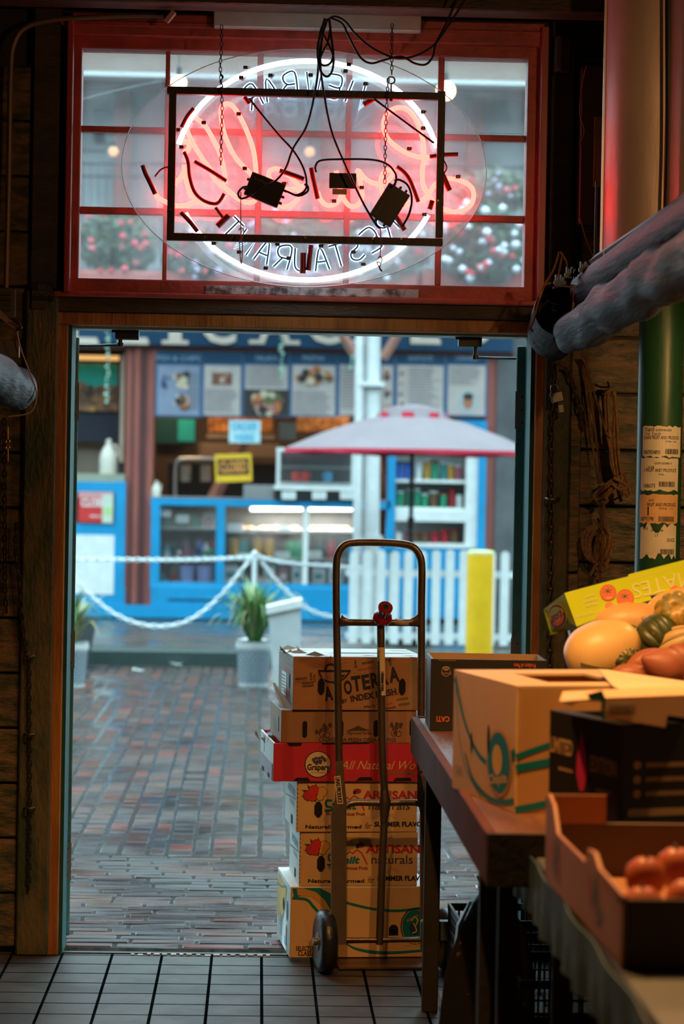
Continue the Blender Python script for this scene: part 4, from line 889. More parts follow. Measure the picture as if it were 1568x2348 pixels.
def bush(px, py, wpx, hpx, Y, lab, leafc, flc, nl, nf, fl=.045):
    t = thing('flower_bush', lab, 'flowers', W(px, py+hpx/2, Y)); s = Y/F; g = WM(t); c = W(px, py, Y)
    for k in range(nl):
        a, b_, q = R(0, 6.28), math.acos(R(-1, 1)), R(.3, 1)**.5
        p = c+Vector((math.sin(b_)*math.cos(a)*wpx/2*s*q, math.sin(b_)*math.sin(a)*.28*q, math.cos(b_)*hpx/2*s*q))
        u = Vector((R(-1, 1), R(-1, 1), R(-1, 1))).normalized(); v = u.orthogonal().normalized(); l = R(.03, .06)
        g.add([p-u*l, p+v*l*.5, p+u*l, p-v*l*.5], [(0, 1, 2, 3)], leafc[k % len(leafc)])
    g.build('foliage', parent=t)
    for ci, cc in enumerate(flc):
        g = WM(t)
        for k in range(nf//len(flc)):
            a, q = R(0, 6.28), R(0, .95)**.6; p = c+Vector((math.cos(a)*q*wpx/2*s, -.25-R(0, .1), math.sin(a)*q*hpx/2*s)); r_ = fl*R(.7, 1.2)
            g.lathe([(0, -r_), (r_, 0), (r_*.7, r_*.6), (0, r_)], cc, 7, M=Matrix.Translation(p))
        g.build('blossoms', parent=t)
    return t
lf = [mat('leaf_olive', (.10, .12, .07), .6), mat('leaf_green', (.07, .13, .06), .6), mat('leaf_grey', (.16, .17, .13), .6)]; lf2 = [mat('leaf_deep', (.03, .07, .04), .6), mat('leaf_green2', (.05, .14, .05), .6), mat('leaf_blue', (.04, .07, .08), .6)]
pk = mat('petal_pink', (.75, .08, .12), .6); rd_ = mat('petal_red', (.65, .03, .03), .6); wp = mat('petal_white', (.8, .85, .95), .6); lil = mat('petal_lilac', (.55, .45, .65), .6)
bush(270, 560, 190, 150, 24.6, 'olive bush with pink blossoms behind the lower left pane', lf, [pk, pk], 1500, 20, .036)
bush(455, 590, 170, 130, 24.4, 'dark bush with lilac blossoms behind the lower left of the ring', lf2, [lil, pk], 900, 22, .04)
bush(660, 570, 220, 170, 24.6, 'grey green bush with pale blossoms behind the centre of the sign', lf, [lil, wp], 1500, 24, .036)
bush(880, 570, 220, 180, 24.4, 'green bush with white and red blossoms behind the lower right of the ring', lf2, [wp, rd_], 1400, 30, .036)
bush(1105, 560, 230, 190, 24.2, 'green bush with many white and some red blossoms behind the lower right pane', lf2, [wp, wp, rd_], 1800, 48, .04)
bush(1130, 440, 180, 110, 24.6, 'olive bush with a few pink blossoms above the white flowered one', lf, [pk, lil], 1200, 12, .03)
for i, (x0, x1, lab) in enumerate([(150, 560, 'red window box under the pink blossoms'), (565, 960, 'red window box behind the middle of the sign'), (965, 1320, 'red window box under the white blossoms')]):
    t = thing('window_box', lab, 'planter', W((x0+x1)/2, 660, 24.5)); g = WM(t); g.px(x0, 622, x1, 662, 24.3, .4, box_m, .02); g.build('planter_trough', parent=t); g = WM(t); g.px(x0+6, 620, x1-6, 624, 24.34, .32, mat('soil', (.03, .02, .015), .8)); g.build('soil', parent=t)
# globe lamps beyond the glass
for px, py, r_, Y, st, lab, c in [(260, 347, .045, 22, 1.4, 'small warm globe lamp behind the middle left pane', (1, .55, .28)), (710, 348, .045, 22, 1.0, 'small warm globe lamp behind the centre of the sign', (1, .72, .38)), (1022, 208, .062, 16, 9, 'bright warm globe lamp at the upper right of the frame', (1, .66, .30)), (410, 190, .05, 16, 9, 'bright warm globe lamp at the upper left of the frame', (1, .66, .30))]:
    t = thing('globe_lamp', lab, 'lamp', W(px, py, Y)); g = WM(t); g.lathe([(r_*math.sin(math.pi*k/10), -r_*math.cos(math.pi*k/10)) for k in range(11)], emis('globe_%d' % st, c, st), 14, M=Matrix.Translation(W(px, py, Y))); g.build('globe', parent=t, smooth=True)
    g = WM(t); c_ = W(px, py, Y); g.cyl(c_+Vector((0, 0, r_*.9)), c_+Vector((0, 0, r_+.05)), .02, blk, 8); g.cyl(c_+Vector((0, 0, r_)), c_+Vector((0, 0, r_+.5)), .004, blk, 5); g.build('lamp_holder', parent=t)
tag(MB().cyl((-14, 16, 4.99), (14, 16, 4.99), .006, blk, 6).build('overhead_wire', blk), 'thin wire strung across the street above the bright globe lamps', 'cable')
cable('thin drooping wire behind the upper left pane', [[(175, 234), (240, 216), (310, 200), (370, 188)]], .008, 14, 'cable', 'overhead_wire')
# ================================================================ STREET FURNITURE
pinkg = mat('parasol_sky_sheen_top', (.22, .175, .19), .7, vs=2, var=.25); crim = mat('parasol_crimson', (.62, .02, .06), .6)  # sky sheen on the red canopy is put into the top's pale colour
UY = 22.5
t = thing('parasol', 'pink grey parasol with crimson edge in front of the menu boards', 'parasol', W(952, 1500, UY))
uc = W(945, 1033, UY); R_ = 1.20; hz = (1033-948)/F*UY; th0 = rad(11)
g = WM(t)
rings = [(R_, 0), (R_*.72, hz*.42), (R_*.42, hz*.78), (R_*.19, hz*.95)]
vs = []; 
for (r_, z) in rings:
    for k in range(8): a = th0+k*math.pi/4; vs.append((uc.x+r_*math.cos(a), uc.y+r_*math.sin(a), uc.z+z))
fs = [(i*8+k, i*8+(k+1) % 8, i*8+8+(k+1) % 8, i*8+8+k) for i in range(3) for k in range(8)]
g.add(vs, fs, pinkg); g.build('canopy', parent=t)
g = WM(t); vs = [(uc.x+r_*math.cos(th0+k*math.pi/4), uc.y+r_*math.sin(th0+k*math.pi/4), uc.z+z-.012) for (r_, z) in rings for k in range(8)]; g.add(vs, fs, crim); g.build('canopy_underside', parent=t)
g = WM(t); e = [Vector((uc.x+R_*math.cos(th0+k*math.pi/4), uc.y+R_*math.sin(th0+k*math.pi/4), uc.z)) for k in range(8)]
for k in range(8): g.add([e[k], e[(k+1) % 8], e[(k+1) % 8]+Vector((0, 0, -.045)), (e[k]+e[(k+1) % 8])/2+Vector((0, 0, -.030)), e[k]+Vector((0, 0, -.045))], [(0, 1, 2, 3, 4)], crim)
g.build('hem', parent=t)
g = WM(t); vs = [(uc.x+r_*math.cos(th0+k*math.pi/8), uc.y+r_*math.sin(th0+k*math.pi/8), uc.z+z) for (r_, z) in [(R_*.27, hz*.93-.02), (R_*.22, hz+.05), (.02, hz+.085)] for k in range(16)]
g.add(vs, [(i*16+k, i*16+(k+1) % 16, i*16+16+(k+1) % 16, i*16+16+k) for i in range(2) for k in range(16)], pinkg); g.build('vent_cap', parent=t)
for k in range(16):
    a = th0+k*math.pi/8; g = WM(t)
    if k % 2: g.add([(uc.x+R_*.275*math.cos(a+d), uc.y+R_*.275*math.sin(a+d), uc.z+z) for d, z in ((-.17, hz*.93-.02), (.17, hz*.93-.02), (.17, hz*.93+.03), (-.17, hz*.93+.03))], [(0, 1, 2, 3)], crim); g.build('vent_scallop', parent=t)
g = WM(t); g.cyl((uc.x, UY, .13), (uc.x, UY, uc.z+hz), .02, blk, 12); g.build('pole', parent=t, smooth=True)
g = WM(t); g.cyl((uc.x, UY, uc.z-.72), (uc.x, UY, uc.z-.62), .034, blk); g.build('pole_joint', parent=t); g = WM(t); g.cyl((uc.x, UY, uc.z-.28), (uc.x, UY, uc.z-.24), .03, chr_); g.build('pole_joint', parent=t); g = WM(t); g.cyl((uc.x, UY, uc.z-.75), (uc.x, UY, uc.z-.9), .028, blk, r2=.022); g.build('pole_joint', parent=t)
for k in range(8): g = WM(t); g.cyl((uc.x, UY, uc.z+hz*.2), (e[k]+(uc-e[k])*.35)+Vector((0, 0, hz*.3)), .006, blk, 6); g.build('rib', parent=t)
g = WM(t); g.lathe([(.24, 0), (.24, .06), (.05, .1), (.04, .25)], blk, 20, M=Matrix.Translation((uc.x, UY, .13))); g.build('parasol_base', parent=t)
# picket fence
def fence(lab, x0, x1, Y, step, wd, top, bot, off=0):
    t = thing('picket_fence', lab, 'fence', W((x0+x1)/2, bot, Y)); fm = mat('fence_white', (.74, .80, .80), .5)
    g = WM(t)
    for ya in (1308, 1452): g.px(x0-8, ya, x1+4, ya+15, Y+.03, .03, fm)
    g.build('rail', parent=t)
    x = x0+off; k = 0
    zb_ = .135 if Y > 21.5 else 0
    while x < x1:
        g = WM(t); X0 = W(x, 1400, Y).x; X1 = W(x+wd, 1400, Y).x; r_ = (X1-X0)/2; zt_ = W(x, top+R(-3, 3), Y).z
        pts = [(X0, zb_+.03), (X1, zb_+.03), (X1, zt_-r_)]+[((X0+X1)/2+r_*math.cos(a), zt_-r_+r_*math.sin(a)) for a in [math.pi*q/6 for q in range(1, 6)]]+[(X0, zt_-r_)]
        g.poly(pts, fr(FRONT, (0, Y, 0)), 0, fm, th=.022); g.build('picket', parent=t); x += step; k += 1
fence('white picket fence with rounded tops, nearer run behind the yellow bollard', 800, 1176, 22.0, 31.5, 19, 1262, 1470)
fence('second white picket fence standing just behind the first run', 806, 990, 23.3, 35, 17, 1266, 1470, 13)
t = thing('bollard', 'yellow steel bollard with pale cap at the right of the doorway view', 'bollard', FL(1100, 1540) ); g = MB(); 
by = 20.6; bc_ = W(1102, 1262, by); t.location = (bc_.x, by, 0); rB = 31.5/F*by
g.lathe([(rB, 0), (rB, bc_.z-.03)], mat('bollard_yellow', (.86, .50, .008), .4, vs=5, var=.3, bump=.15), 28); g.build('bollard_post', parent=t, smooth=True)
g = MB(); g.lathe([(rB*1.01, bc_.z-.035), (rB*1.01, bc_.z-.01), (rB*.8, bc_.z), (0, bc_.z+.004)], mat('bollard_cap', (.75, .72, .35), .45), 28); g.build('bollard_cap', parent=t, smooth=True)
# buckets with plants
ckb = mat('check_blue', (.006, .07, .14), .5); bkw = mat('bucket_white', (.58, .64, .64), .45)
def bucket(lab, px, pyb, lab2=None, wd=76, h=102, seed=1, leafn=60):
    p = FL(px, pyb); s = p.y/F; t = thing('checked_bucket', lab, 'bucket', p); r0_, r1_, hh = wd*.45*s, wd*.52*s, h*s
    g = MB(); g.lathe([(r0_, 0), (r1_, hh*.83), (r1_*1.07, hh*.84), (r1_*1.07, hh*.93), (r1_*1.03, hh*.94), (r1_*1.06, hh), (r1_*.96, hh), (r1_*.93, hh*.7), (0, hh*.7)], bkw, 32); g.build('bucket_body', parent=t, smooth=.6)
    g = MB(); n_, rows = 38, 11
    for j in range(rows):
        for k in range(n_//2):
            a0 = 2*math.pi*(2*k+(j % 2))/n_; da = 2*math.pi/n_*.92; z0, dz_ = hh*.04+hh*.76*j/rows, hh*.76/rows*.95
            def q(a, z): rr = r0_+(r1_-r0_)*z/(hh*.83)+.0012; return (rr*math.cos(a), rr*math.sin(a), z)
            g.add([q(a0, z0+dz_*.25), q(a0+da*.8, z0+dz_), q(a0, z0+1.75*dz_ if j < rows-1 else z0+dz_), q(a0-da*.8, z0+dz_)], [(0, 1, 2, 3)], ckb)
    g.build('checked_pattern', parent=t)
    g = MB(); g.lathe([(r1_*.95, hh*.9), (0, hh*.93)], mat('soil', (.03, .02, .015)), 20); g.build('soil', parent=t)
    return t, hh
gr1 = mat('blade_green', (.07, .22, .05), .5, var=.4); gr2 = mat('blade_pale', (.28, .36, .14), .5); gr3 = mat('blade_straw', (.45, .38, .2), .5)
def grass(lab, base, hz_, n_, spread, seed):
    random.seed(seed); t = thing('spiky_plant', lab, 'plant', base); g = MB()
    for k in range(n_):
        a = R(0, 6.28); l = hz_*R(.55, 1.05); sp = spread*R(.25, 1.1); m_ = random.choice([gr1, gr1, gr2, gr3 if sp > spread*.6 else gr1])
        dx, dy = math.cos(a), math.sin(a); drop = R(0, .9) if sp > spread*.5 else 0
        pts = [Vector((dx*.02, dy*.02, -.03)), Vector((dx*sp*.35, dy*sp*.35, l*.55)), Vector((dx*sp*.75, dy*sp*.75, l*(.9-drop*.3))), Vector((dx*sp, dy*sp, l*(1-drop*.9)))]
        P_ = cr(pts, 4); wv = Vector((-dy, dx, 0)); vs = []
        for i, p in enumerate(P_): ww = .015*(1-i/len(P_))+.0008; vs += [p-wv*ww, p+wv*ww]
        g.add(vs, [(2*i, 2*i+1, 2*i+3, 2*i+2) for i in range(len(P_)-1)], m_)
    g.build('blades', parent=t); g = MB(); g.lathe([(.035, -.04), (.03, .02), (.0, .06)], gr3, 10); g.build('root_crown', parent=t)
b1, hh = bucket('blue checked white bucket in the middle of the curb view', 581, 1572); grass('spiky green grass plant growing in the middle checked bucket', b1.location+Vector((0, 0, hh*.95)), .50, 170, .42, 4)
b2, hh = bucket('blue checked white bucket at the left edge of the doorway', 160, 1574); grass('spiky green plant growing in the left checked bucket', b2.location+Vector((0, 0, hh*.95)), .42, 110, .34, 9)
p = FL(655, 1585); t = thing('white_bin', 'tall white bin leaning behind the checked bucket', 'bin', p); s = p.y/F
g = MB(); g.add([(x*s, y, z*s) for x, y, z in ((-28, -.12, 0), (36, -.12, 0), (36, .15, 0), (-28, .15, 0), (-44, -.15, 190), (30, -.15, 208), (30, .2, 208), (-44, .2, 190))], [(0, 1, 5, 4), (1, 2, 6, 5), (2, 3, 7, 6), (3, 0, 4, 7), (0, 3, 2, 1), (4, 5, 6, 7)], bkw); g.build('bin_body', parent=t)
g = MB(); g.add([(x*s, y, z*s) for x, y, z in ((-48, -.17, 178), (33, -.17, 196), (33, .2, 196), (-48, .2, 178), (-48, -.17, 195), (33, -.17, 214), (33, .2, 214), (-48, .2, 195))], [(0, 1, 5, 4), (1, 2, 6, 5), (2, 3, 7, 6), (3, 0, 4, 7), (0, 3, 2, 1), (4, 5, 6, 7)], whp); g.build('bin_lid', parent=t)
t = thing('planter_basket', 'dark low planter behind the left checked bucket', 'planter', W(190, 1460, 20.8)); g = WM(t); g.add([W(x, y, Y_) for Y_ in (20.7, 20.9) for x, y in ((140, 1400), (222, 1424), (200, 1538), (140, 1538))], [(0, 1, 2, 3), (7, 6, 5, 4), (0, 4, 5, 1), (1, 5, 6, 2), (2, 6, 7, 3), (3, 7, 4, 0)], mat('planter_dark', (.05, .06, .06), .6)); g.build('planter_body', parent=t)
# chain barrier
cw = mat('chain_white', (.80, .88, .90), .45)
def post(px, pyt, Y, lab):
    t = thing('barrier_post', lab, 'post', (W(px, pyt, Y).x, Y, .135)); z = W(px, pyt, Y).z-.135; g = MB(); g.cyl((0, 0, 0), (0, 0, z), .022, cw, 12); g.build('post_tube', parent=t, smooth=True); g = MB(); g.lathe([(.03, z-.02), (.032, z), (0, z+.03)], cw, 12); g.tube([(-.05, 0, z-.03), (-.03, 0, z-.06), (0, 0, z-.03), (.03, 0, z-.06), (.05, 0, z-.03)], .008, cw, 6); g.build('post_cap', parent=t); g = MB(); g.lathe([(.14, 0), (.14, .03), (.03, .06)], cw, 16); g.build('post_base', parent=t)
post(584, 1268, 22.2, 'white chain barrier post behind the middle plant')
post(-20, 1290, 22.2, 'white chain barrier post beyond the left door leaf') if False else None
for lab, pts, Y in [('white plastic chain stretched level across the shop front', [(120, 1283, 1.2), (260, 1283, 1), (430, 1284, .6), (560, 1278, .1), (582, 1270, 0)], 22.2), ('white plastic chain sagging low to the left of the post', [(150, 1300), (205, 1362), (270, 1412), (350, 1436), (430, 1424), (500, 1372), (550, 1312), (580, 1274)], 22.2), ('white plastic chain running level to the right of the post', [(586, 1274), (640, 1288), (700, 1294), (770, 1298), (840, 1303)], 22.3), ('white plastic chain sagging to the right of the post', [(600, 1288), (640, 1338), (700, 1392), (750, 1412), (800, 1416)], 22.25)]:
    g = MB(); P_ = cr([W(p[0], p[1], Y+(p[2] if len(p) > 2 else 0)) for p in pts], 8); g.chain(P_, .075, .0095, cw, .6); o = g.build('barrier_chain', cw, None, smooth=True, world=P_[0]); tag(o, lab, 'chain')
# litter by the curb
for px, py, lab in [(400, 1527, 'crumpled white litter at the foot of the curb'), (318, 1541, 'small white scrap on the wet bricks left of the litter')]:
    p = FL(px, py); t = thing('litter_scrap', lab, 'litter', p+Vector((0, 0, .005))); g = MB(); random.seed(px); pts = [(R(-.07, .07), R(-.06, .06), R(0, .03)) for _ in range(9)]
    g.add(pts, [(0, 1, 2), (2, 3, 4), (4, 5, 6), (6, 7, 8), (0, 3, 6), (1, 5, 8)], whp); g.build('paper', parent=t)
# ================================================================ STACK OF CARTONS ON THE HAND TRUCK
RZ = rad(5.5)
kraft = mat('kraft_cardboard', (.46, .20, .075), .6, vs=5, var=.35, bump=.12, bs=40, stretch=(1, 1, 3)); kin = mat('kraft_inside', (.46, .27, .13), .7)
cream = mat('cream_cardboard', (.66, .40, .17), .55, vs=4, var=.28, bump=.1, bs=30); whc = mat('white_cardboard', (.70, .70, .66), .5, vs=6, var=.2)
hole = mat('hand_hole_dark', (.006, .005, .004), .9); edge = mat('card_edge', (.62, .5, .36), .7)
ink = mat('ink_black', (.014, .012, .012), .5); inkr = mat('ink_red', (.50, .02, .03), .5); inkt = mat('ink_teal', (.0, .16, .17), .5); inkg = mat('ink_green', (.06, .07, .03), .5); inko = mat('ink_orange', (.55, .12, .04), .5); inky = mat('ink_yellow', (.70, .40, .03), .5)
tape = mat('packing_tape', (.40, .26, .14), .18, coat=.5)
class Carton:
    def __init__(c, name, lab, px, py, Y, wpx, hpx, d, rz=RZ, m=kraft, ms=None, mt=None, th=.006, open_top=False, cat='box', grp=None, z=None):
        p = W(px, py, Y); c.px0, c.py0, c.s = px, py, (p.y)/F; s = c.s
        if z is not None: p.z = z
        c.t = thing(name, lab, cat, p, rz, grp); c.w, c.h, c.d = wpx*s, hpx*s, d; w_, h_ = c.w, c.h; t = th
        g = MB(); ms = ms or m; mt = mt or m
        g.box(0, w_, 0, t, 0, h_, m, b=.0015); g.box(0, w_, d-t, d, 0, h_, m, b=.0015); g.box(0, t, t, d-t, 0, h_, ms); g.box(w_-t, w_, t, d-t, 0, h_, ms); g.box(t, w_-t, t, d-t, 0, t, m)
        g.build('carton_body', parent=c.t)
        if not open_top:
            g = MB(); g.box(.0005, w_-.0005, .0005, d-.0005, h_-t, h_+.002, mt, b=.0015); g.build('carton_lid', parent=c.t)
        c.F = fr(FRONT, (0, 0, 0)); c.L = fr(LEFT, (0, d, 0)); c.T = fr(TOP, (0, 0, h_+.002))
    def q(c, x, y): return ((x-c.px0)*c.s, (c.py0-y+.018*(x-c.px0))*c.s)
    def text(c, g, st, x0, y0, x1, y1, m, z=.0012, **k):
        a, b_ = c.q((x0+x1)/2, (y0+y1)/2); g.text(st, a, b_, (x1-x0)*c.s, (y1-y0)*c.s, c.F, z, m, **k)
    def pts(c, L): return [c.q(*p) for p in L]
    def rib(c, g, L, w_, m, z=.0008, sm=True): g.ribbon(c.pts(L), [a*c.s for a in w_] if isinstance(w_, list) else w_*c.s, c.F, z, m, sm)
    def poly(c, g, L, m, z=.0008): g.poly(c.pts(L), c.F, z, m)
    def disc(c, g, x, y, r, m, z=.001, ry=None, **k): a, b_ = c.q(x, y); g.disc(a, b_, r*c.s, c.F, z, m, ry=(ry or r)*c.s, **k)
    def ring(c, g, x, y, r, w_, m, z=.001, ry=None, **k): a, b_ = c.q(x, y); g.ring(a, b_, r*c.s, w_*c.s, c.F, z, m, ry=(ry or r)*c.s, **k)
    def art(c, g, name='printed_artwork'): return g.build(name, parent=c.t)
def handhole(c, g, x, y, rx, ry, z=.0015):
    a, b_ = c.q(x, y); s = c.s
    g.poly([(a+dx*rx*s, b_+dy*ry*s) for dx, dy in ((-.35, 1), (.35, 1), (1, .55), (1, -.55), (.35, -1), (-.35, -1), (-1, -.55), (-1, .55))], c.F, z, hole)
    # torn rim lip
    g.ribbon([(a+dx*rx*s*1.04, b_+dy*ry*s*1.04) for dx, dy in ((-.35, 1), (.35, 1), (1, .55), (1, -.55), (.35, -1))], .0016, c.F, z+.0005, kin, sm=False)
# --- bottom banana carton
c = Carton('fruit_carton', 'white and tan fruit carton with teal bands at the bottom of the stack', 664, 2196, 8.14, 326, 162, .42, m=cream, ms=whc, mt=whc, z=.014)
g = MB()
c.poly(g, [(667, 2036), (730, 2036), (760, 2052), (762, 2094), (735, 2062), (700, 2050), (672, 2058)], inkt)
c.poly(g, [(678, 2037), (694, 2037), (722, 2046), (744, 2066), (762, 2098), (762, 2112), (735, 2075), (712, 2056), (680, 2052)], mat('ink_tan_orange', (.62, .28, .06), .5), .0014)
c.rib(g, [(668, 2058), (700, 2062), (716, 2078), (732, 2096)], 6, inkt, .002)
c.rib(g, [(790, 2071), (830, 2082), (870, 2090), (920, 2093), (985, 2086)], 6, inkt)
c.rib(g, [(790, 2163), (815, 2178), (860, 2188), (915, 2190), (985, 2186)], [3, 8, 5], inkt)
c.disc(g, 955, 2130, 31, inkt, ry=38); c.ring(g, 955, 2130, 33.5, 2.5, ink, .0012, ry=41); c.disc(g, 953, 2135, 12, mat('ink_navy', (.01, .05, .10), .5), .0016, ry=16); c.rib(g, [(946, 2118), (952, 2108), (960, 2116), (956, 2128)], 3, inky, .002); c.rib(g, [(950, 2122), (958, 2140), (948, 2146)], 3, inky, .002)
c.text(g, 'FOR YOU', 934, 2108, 962, 2114, inky, .002, rot=.5); c.text(g, 'Chiquita', 930, 2155, 985, 2176, cream, .0022, bold=.02, rot=.25)
c.text(g, 'SELECTED', 678, 2170, 722, 2180, ink, bold=.02); c.text(g, 'CLASSICS', 683, 2181, 730, 2192, ink, bold=.02)
c.disc(g, 904, 2136, 11, hole, .0015, ry=11); c.poly(g, [(893, 2136), (915, 2136), (915, 2150), (893, 2150)], hole, .0015)
c.rib(g, [(698, 2110), (706, 2140), (702, 2160)], .7, kin); c.art(g)
g = MB(); s = c.s; d = c.d; h_ = c.h
sq = lambda u, v: (u*d, v*h_)
g.poly([sq(.12, .95), sq(.70, .88), sq(.52, .55), sq(.30, .20), sq(.05, .35), sq(.02, .8)], c.L, .001, inky); g.ribbon([sq(.0, .78), sq(.35, .82), sq(.72, .9), sq(.55, .5), sq(.3, .3)], .006, c.L, .0015, inkt)
g.disc(*sq(.52, .62), .026, c.L, .002, hole, ry=.022); g.disc(*sq(.78, .60), .022, c.L, .002, inkt, ry=.035); g.disc(*sq(.75, .30), .010, c.L, .002, hole, ry=.022); g.rect(*sq(.62, .08), *sq(.76, .2), c.L, .002, mat('ink_skyblue', (.12, .35, .55), .5))
for k in range(9): g.rect(*sq(.28, .40-k*.035), *sq(.5-.01*k, .415-k*.035), c.L, .002, MATS['ink_skyblue'])
c.art(g, 'side_print'); bot = c
g = MB(); g.ring(.06, .2, .025, .003, c.T, .001, inkt); g.text('Chiquita', .06, .2, .04, .01, c.T, .0012, inkt); c.art(g, 'top_print')
# --- two matching stone-fruit cartons
def fruitbox(px, py, Y, w_, h_, lab, rz):
    c = Carton('fruit_carton', lab, px, py, Y, w_, h_, .36, rz=rz, m=cream, ms=whc, mt=cream)
    o = lambda x, y: (px+(x-683), py+(y-2033))
    g = MB()
    for x, y, r, m_ in [(709, 1949, 11, inkr), (722, 1938, 11, mat('ink_bright_red', (.62, .02, .02), .5)), (741, 1940, 10.5, mat('ink_peach', (.72, .36, .08), .5)), (738, 1951, 8, MATS['ink_peach']), (717, 1951, 9, inkr)]: pass
    for a in range(0, 360, 40):
        x, y = 722+22*math.cos(rad(a)), 1944-15*math.sin(rad(a)); dx, dy = math.cos(rad(a)), -math.sin(rad(a))
        c.poly(g, [o(x-dx*8-dy*5, y-dy*8+dx*5), o(x+dx*9, y+dy*9), o(x-dx*8+dy*5, y-dy*8-dx*5)], mat('ink_leaf_brown', (.05, .035, .015), .5), .0010)
    for x, y, r, m_ in [(709, 1949, 11, inkr), (722, 1938, 11.5, mat('ink_bright_red', (.62, .02, .02), .5)), (741, 1941, 11, mat('ink_peach', (.72, .36, .08), .5)), (737, 1953, 8, MATS['ink_peach']), (719, 1953, 9, MATS['ink_bright_red'])]:
        c.disc(g, *o(x, y), r+1, ink, .0013+r*.00002); c.disc(g, *o(x, y), r, m_, .0016+r*.00002)
    handhole(c, g, *o(733, 1982), 9, 18)
    c.rib(g, [o(765, 1962), o(752, 1962), o(752, 1974), o(764, 1978), o(764, 1984), o(750, 1986)], 5, inkt); c.poly(g, [o(748, 1983), o(790, 1979), o(786, 1985), o(746, 1986)], inkt)
    c.text(g, 'Smilt', *o(762, 1966), *o(823, 1983), inkt, bold=.04, shear=.2)
    c.rib(g, [o(788, 1964), o(800, 1955), o(806, 1960), o(816, 1951), (o(826, 1958)), o(834, 1972), o(840, 1986)], 3, inkr, .0012, sm=False)
    c.disc(g, *o(823, 1941), 9.5, inkr, .0012, ry=6); c.disc(g, *o(817, 1944), 4, ink, .0014); c.rib(g, [o(816, 1944), o(829, 1938)], 1, ink, .0016)
    for q in ((819, 1939), (826, 1943), (823, 1937)): c.disc(g, *o(*q), 1.4, ink, .0016)
    c.text(g, 'World Famous Fruit', *o(750, 1989), *o(842, 1997), mat('ink_maroon', (.22, .02, .03), .5), bold=.03)
    c.text(g, 'ARTISAN', *o(836, 1941), *o(962, 1961), inkr, bold=.035); c.text(g, 'naturals', *o(850, 1965), *o(946, 1985), mat('ink_slate', (.03, .03, .045), .5))
    for q in range(8): a = rad(10+q*23); x, y = 899, 2006; c.poly(g, [o(x+11*math.cos(a-.12), y-11*math.sin(a-.12)), o(x+19*math.cos(a), y-17*math.sin(a)), o(x+11*math.cos(a+.12), y-11*math.sin(a+.12))], mat('ink_pale_orange', (.60, .28, .06), .5))
    c.ring(g, *o(899, 2008), 10, 2, MATS['ink_pale_orange'], a0=0, a1=math.pi)
    c.text(g, 'Naturally Farmed', *o(704, 2018), *o(834, 2029), ink, bold=.03); c.text(g, 'for', *o(842, 2014), *o(858, 2028), ink, shear=.4); c.text(g, 'SUMMER FLAVOR', *o(864, 2013), *o(986, 2025), ink, bold=.04)
    c.rib(g, [o(794, 2031+3), o(812, 2036), o(826, 2034), o(828, 2028)], 1.5, hole, .001) if 0 else None
    for k in range(12): c.rib(g, [o(685, 1912+k*10), o(685, 1916+k*10)], 1.6, ink, sm=False)
    c.art(g)
    g = MB(); g.text('ARTISAN', .2, c.h*.72, .22, .028, c.L, .001, mat('ink_teal_blue', (.02, .2, .35), .5), bold=.02); g.ribbon([(.02, c.h*.5), (.34, c.h*.62)], .004, c.L, .001, ink); g.rect(.20, .01, .25, .04, c.L, .001, hole); g.text('naturals', .22, c.h*.5, .14, .02, c.L, .001, ink); c.art(g, 'side_print')
    return c
c2 = fruitbox(685, 2032, 8.15, 274, 124, 'cream fruit carton second from the bottom of the stack, artwork like the one above it', rad(4.5))
c3 = fruitbox(679, 1908, 8.14, 280, 118, 'cream fruit carton third from the bottom, under the pink tray', rad(5.5))
# --- pink grape tray (open)
pink = mat('pink_tray', (.58, .022, .05), .45, vs=9, var=.22); pinkd = mat('pink_tray_pattern', (.62, .05, .06), .45)
c = Carton('grape_tray', 'pink open grape tray in the middle of the stack', 626, 1792, 8.12, 368, 88, .45, m=pink, ms=whc, open_top=True)
g = MB()
for k in range(9):
    x = 645+k*42+R(-6, 6); y = 1745+R(-22, 22)
    for a in range(5): c.ring(g, x+7*math.cos(a*1.26), y+7*math.sin(a*1.26), 6, .8, pinkd, .0006, n=10)
c.disc(g, 729, 1754, 31, ink, .001); c.disc(g, 729, 1754, 29, mat('badge_cream', (.74, .52, .28), .5), .0014)
for x, y in ((718, 1744), (724, 1741), (731, 1741), (738, 1739), (721, 1749), (728, 1748), (735, 1747), (743, 1743), (726, 1753), (734, 1751)): c.disc(g, x, y-1, 3.8, mat('grape_ink', (.06, .06, .10), .5), .0018)
c.disc(g, 745, 1745, 4, inkg, .002); c.text(g, 'Grapery', 704, 1753, 757, 1772, ink, .002, bold=.035); c.text(g, 'EAT WELL, CALIFORNIA', 714, 1772, 748, 1775, ink, .002)
gold = mat('script_gold', (.70, .42, .16), .5); c.text(g, 'All Natural Wonders', 780, 1746, 1010, 1770, gold, .0014, shear=.45, bold=-.004) if 0 else c.text(g, 'All Natural Wo', 780, 1748, 956, 1768, gold, .0014, shear=.4)
c.text(g, 'NON-GMO', 897, 1772, 955, 1781, mat('ink_olive', (.16, .17, .02), .5), .0014, bold=.03)
c.poly(g, [(656, 1704), (692, 1704), (688, 1711), (662, 1711)], hole, .0016); c.poly(g, [(672, 1792), (712, 1792), (706, 1784), (680, 1784)], hole, .0016); c.poly(g, [(818, 1793), (858, 1793), (852, 1785), (826, 1785)], hole, .0016); c.poly(g, [(735, 1704), (850, 1704), (846, 1708), (740, 1708)], hole, .0016); c.poly(g, [(905, 1795), (948, 1795), (944, 1788), (910, 1788)], hole, .0016)
c.art(g)
g = MB(); lav = mat('torn_lavender', (.48, .42, .50), .6); random.seed(4)
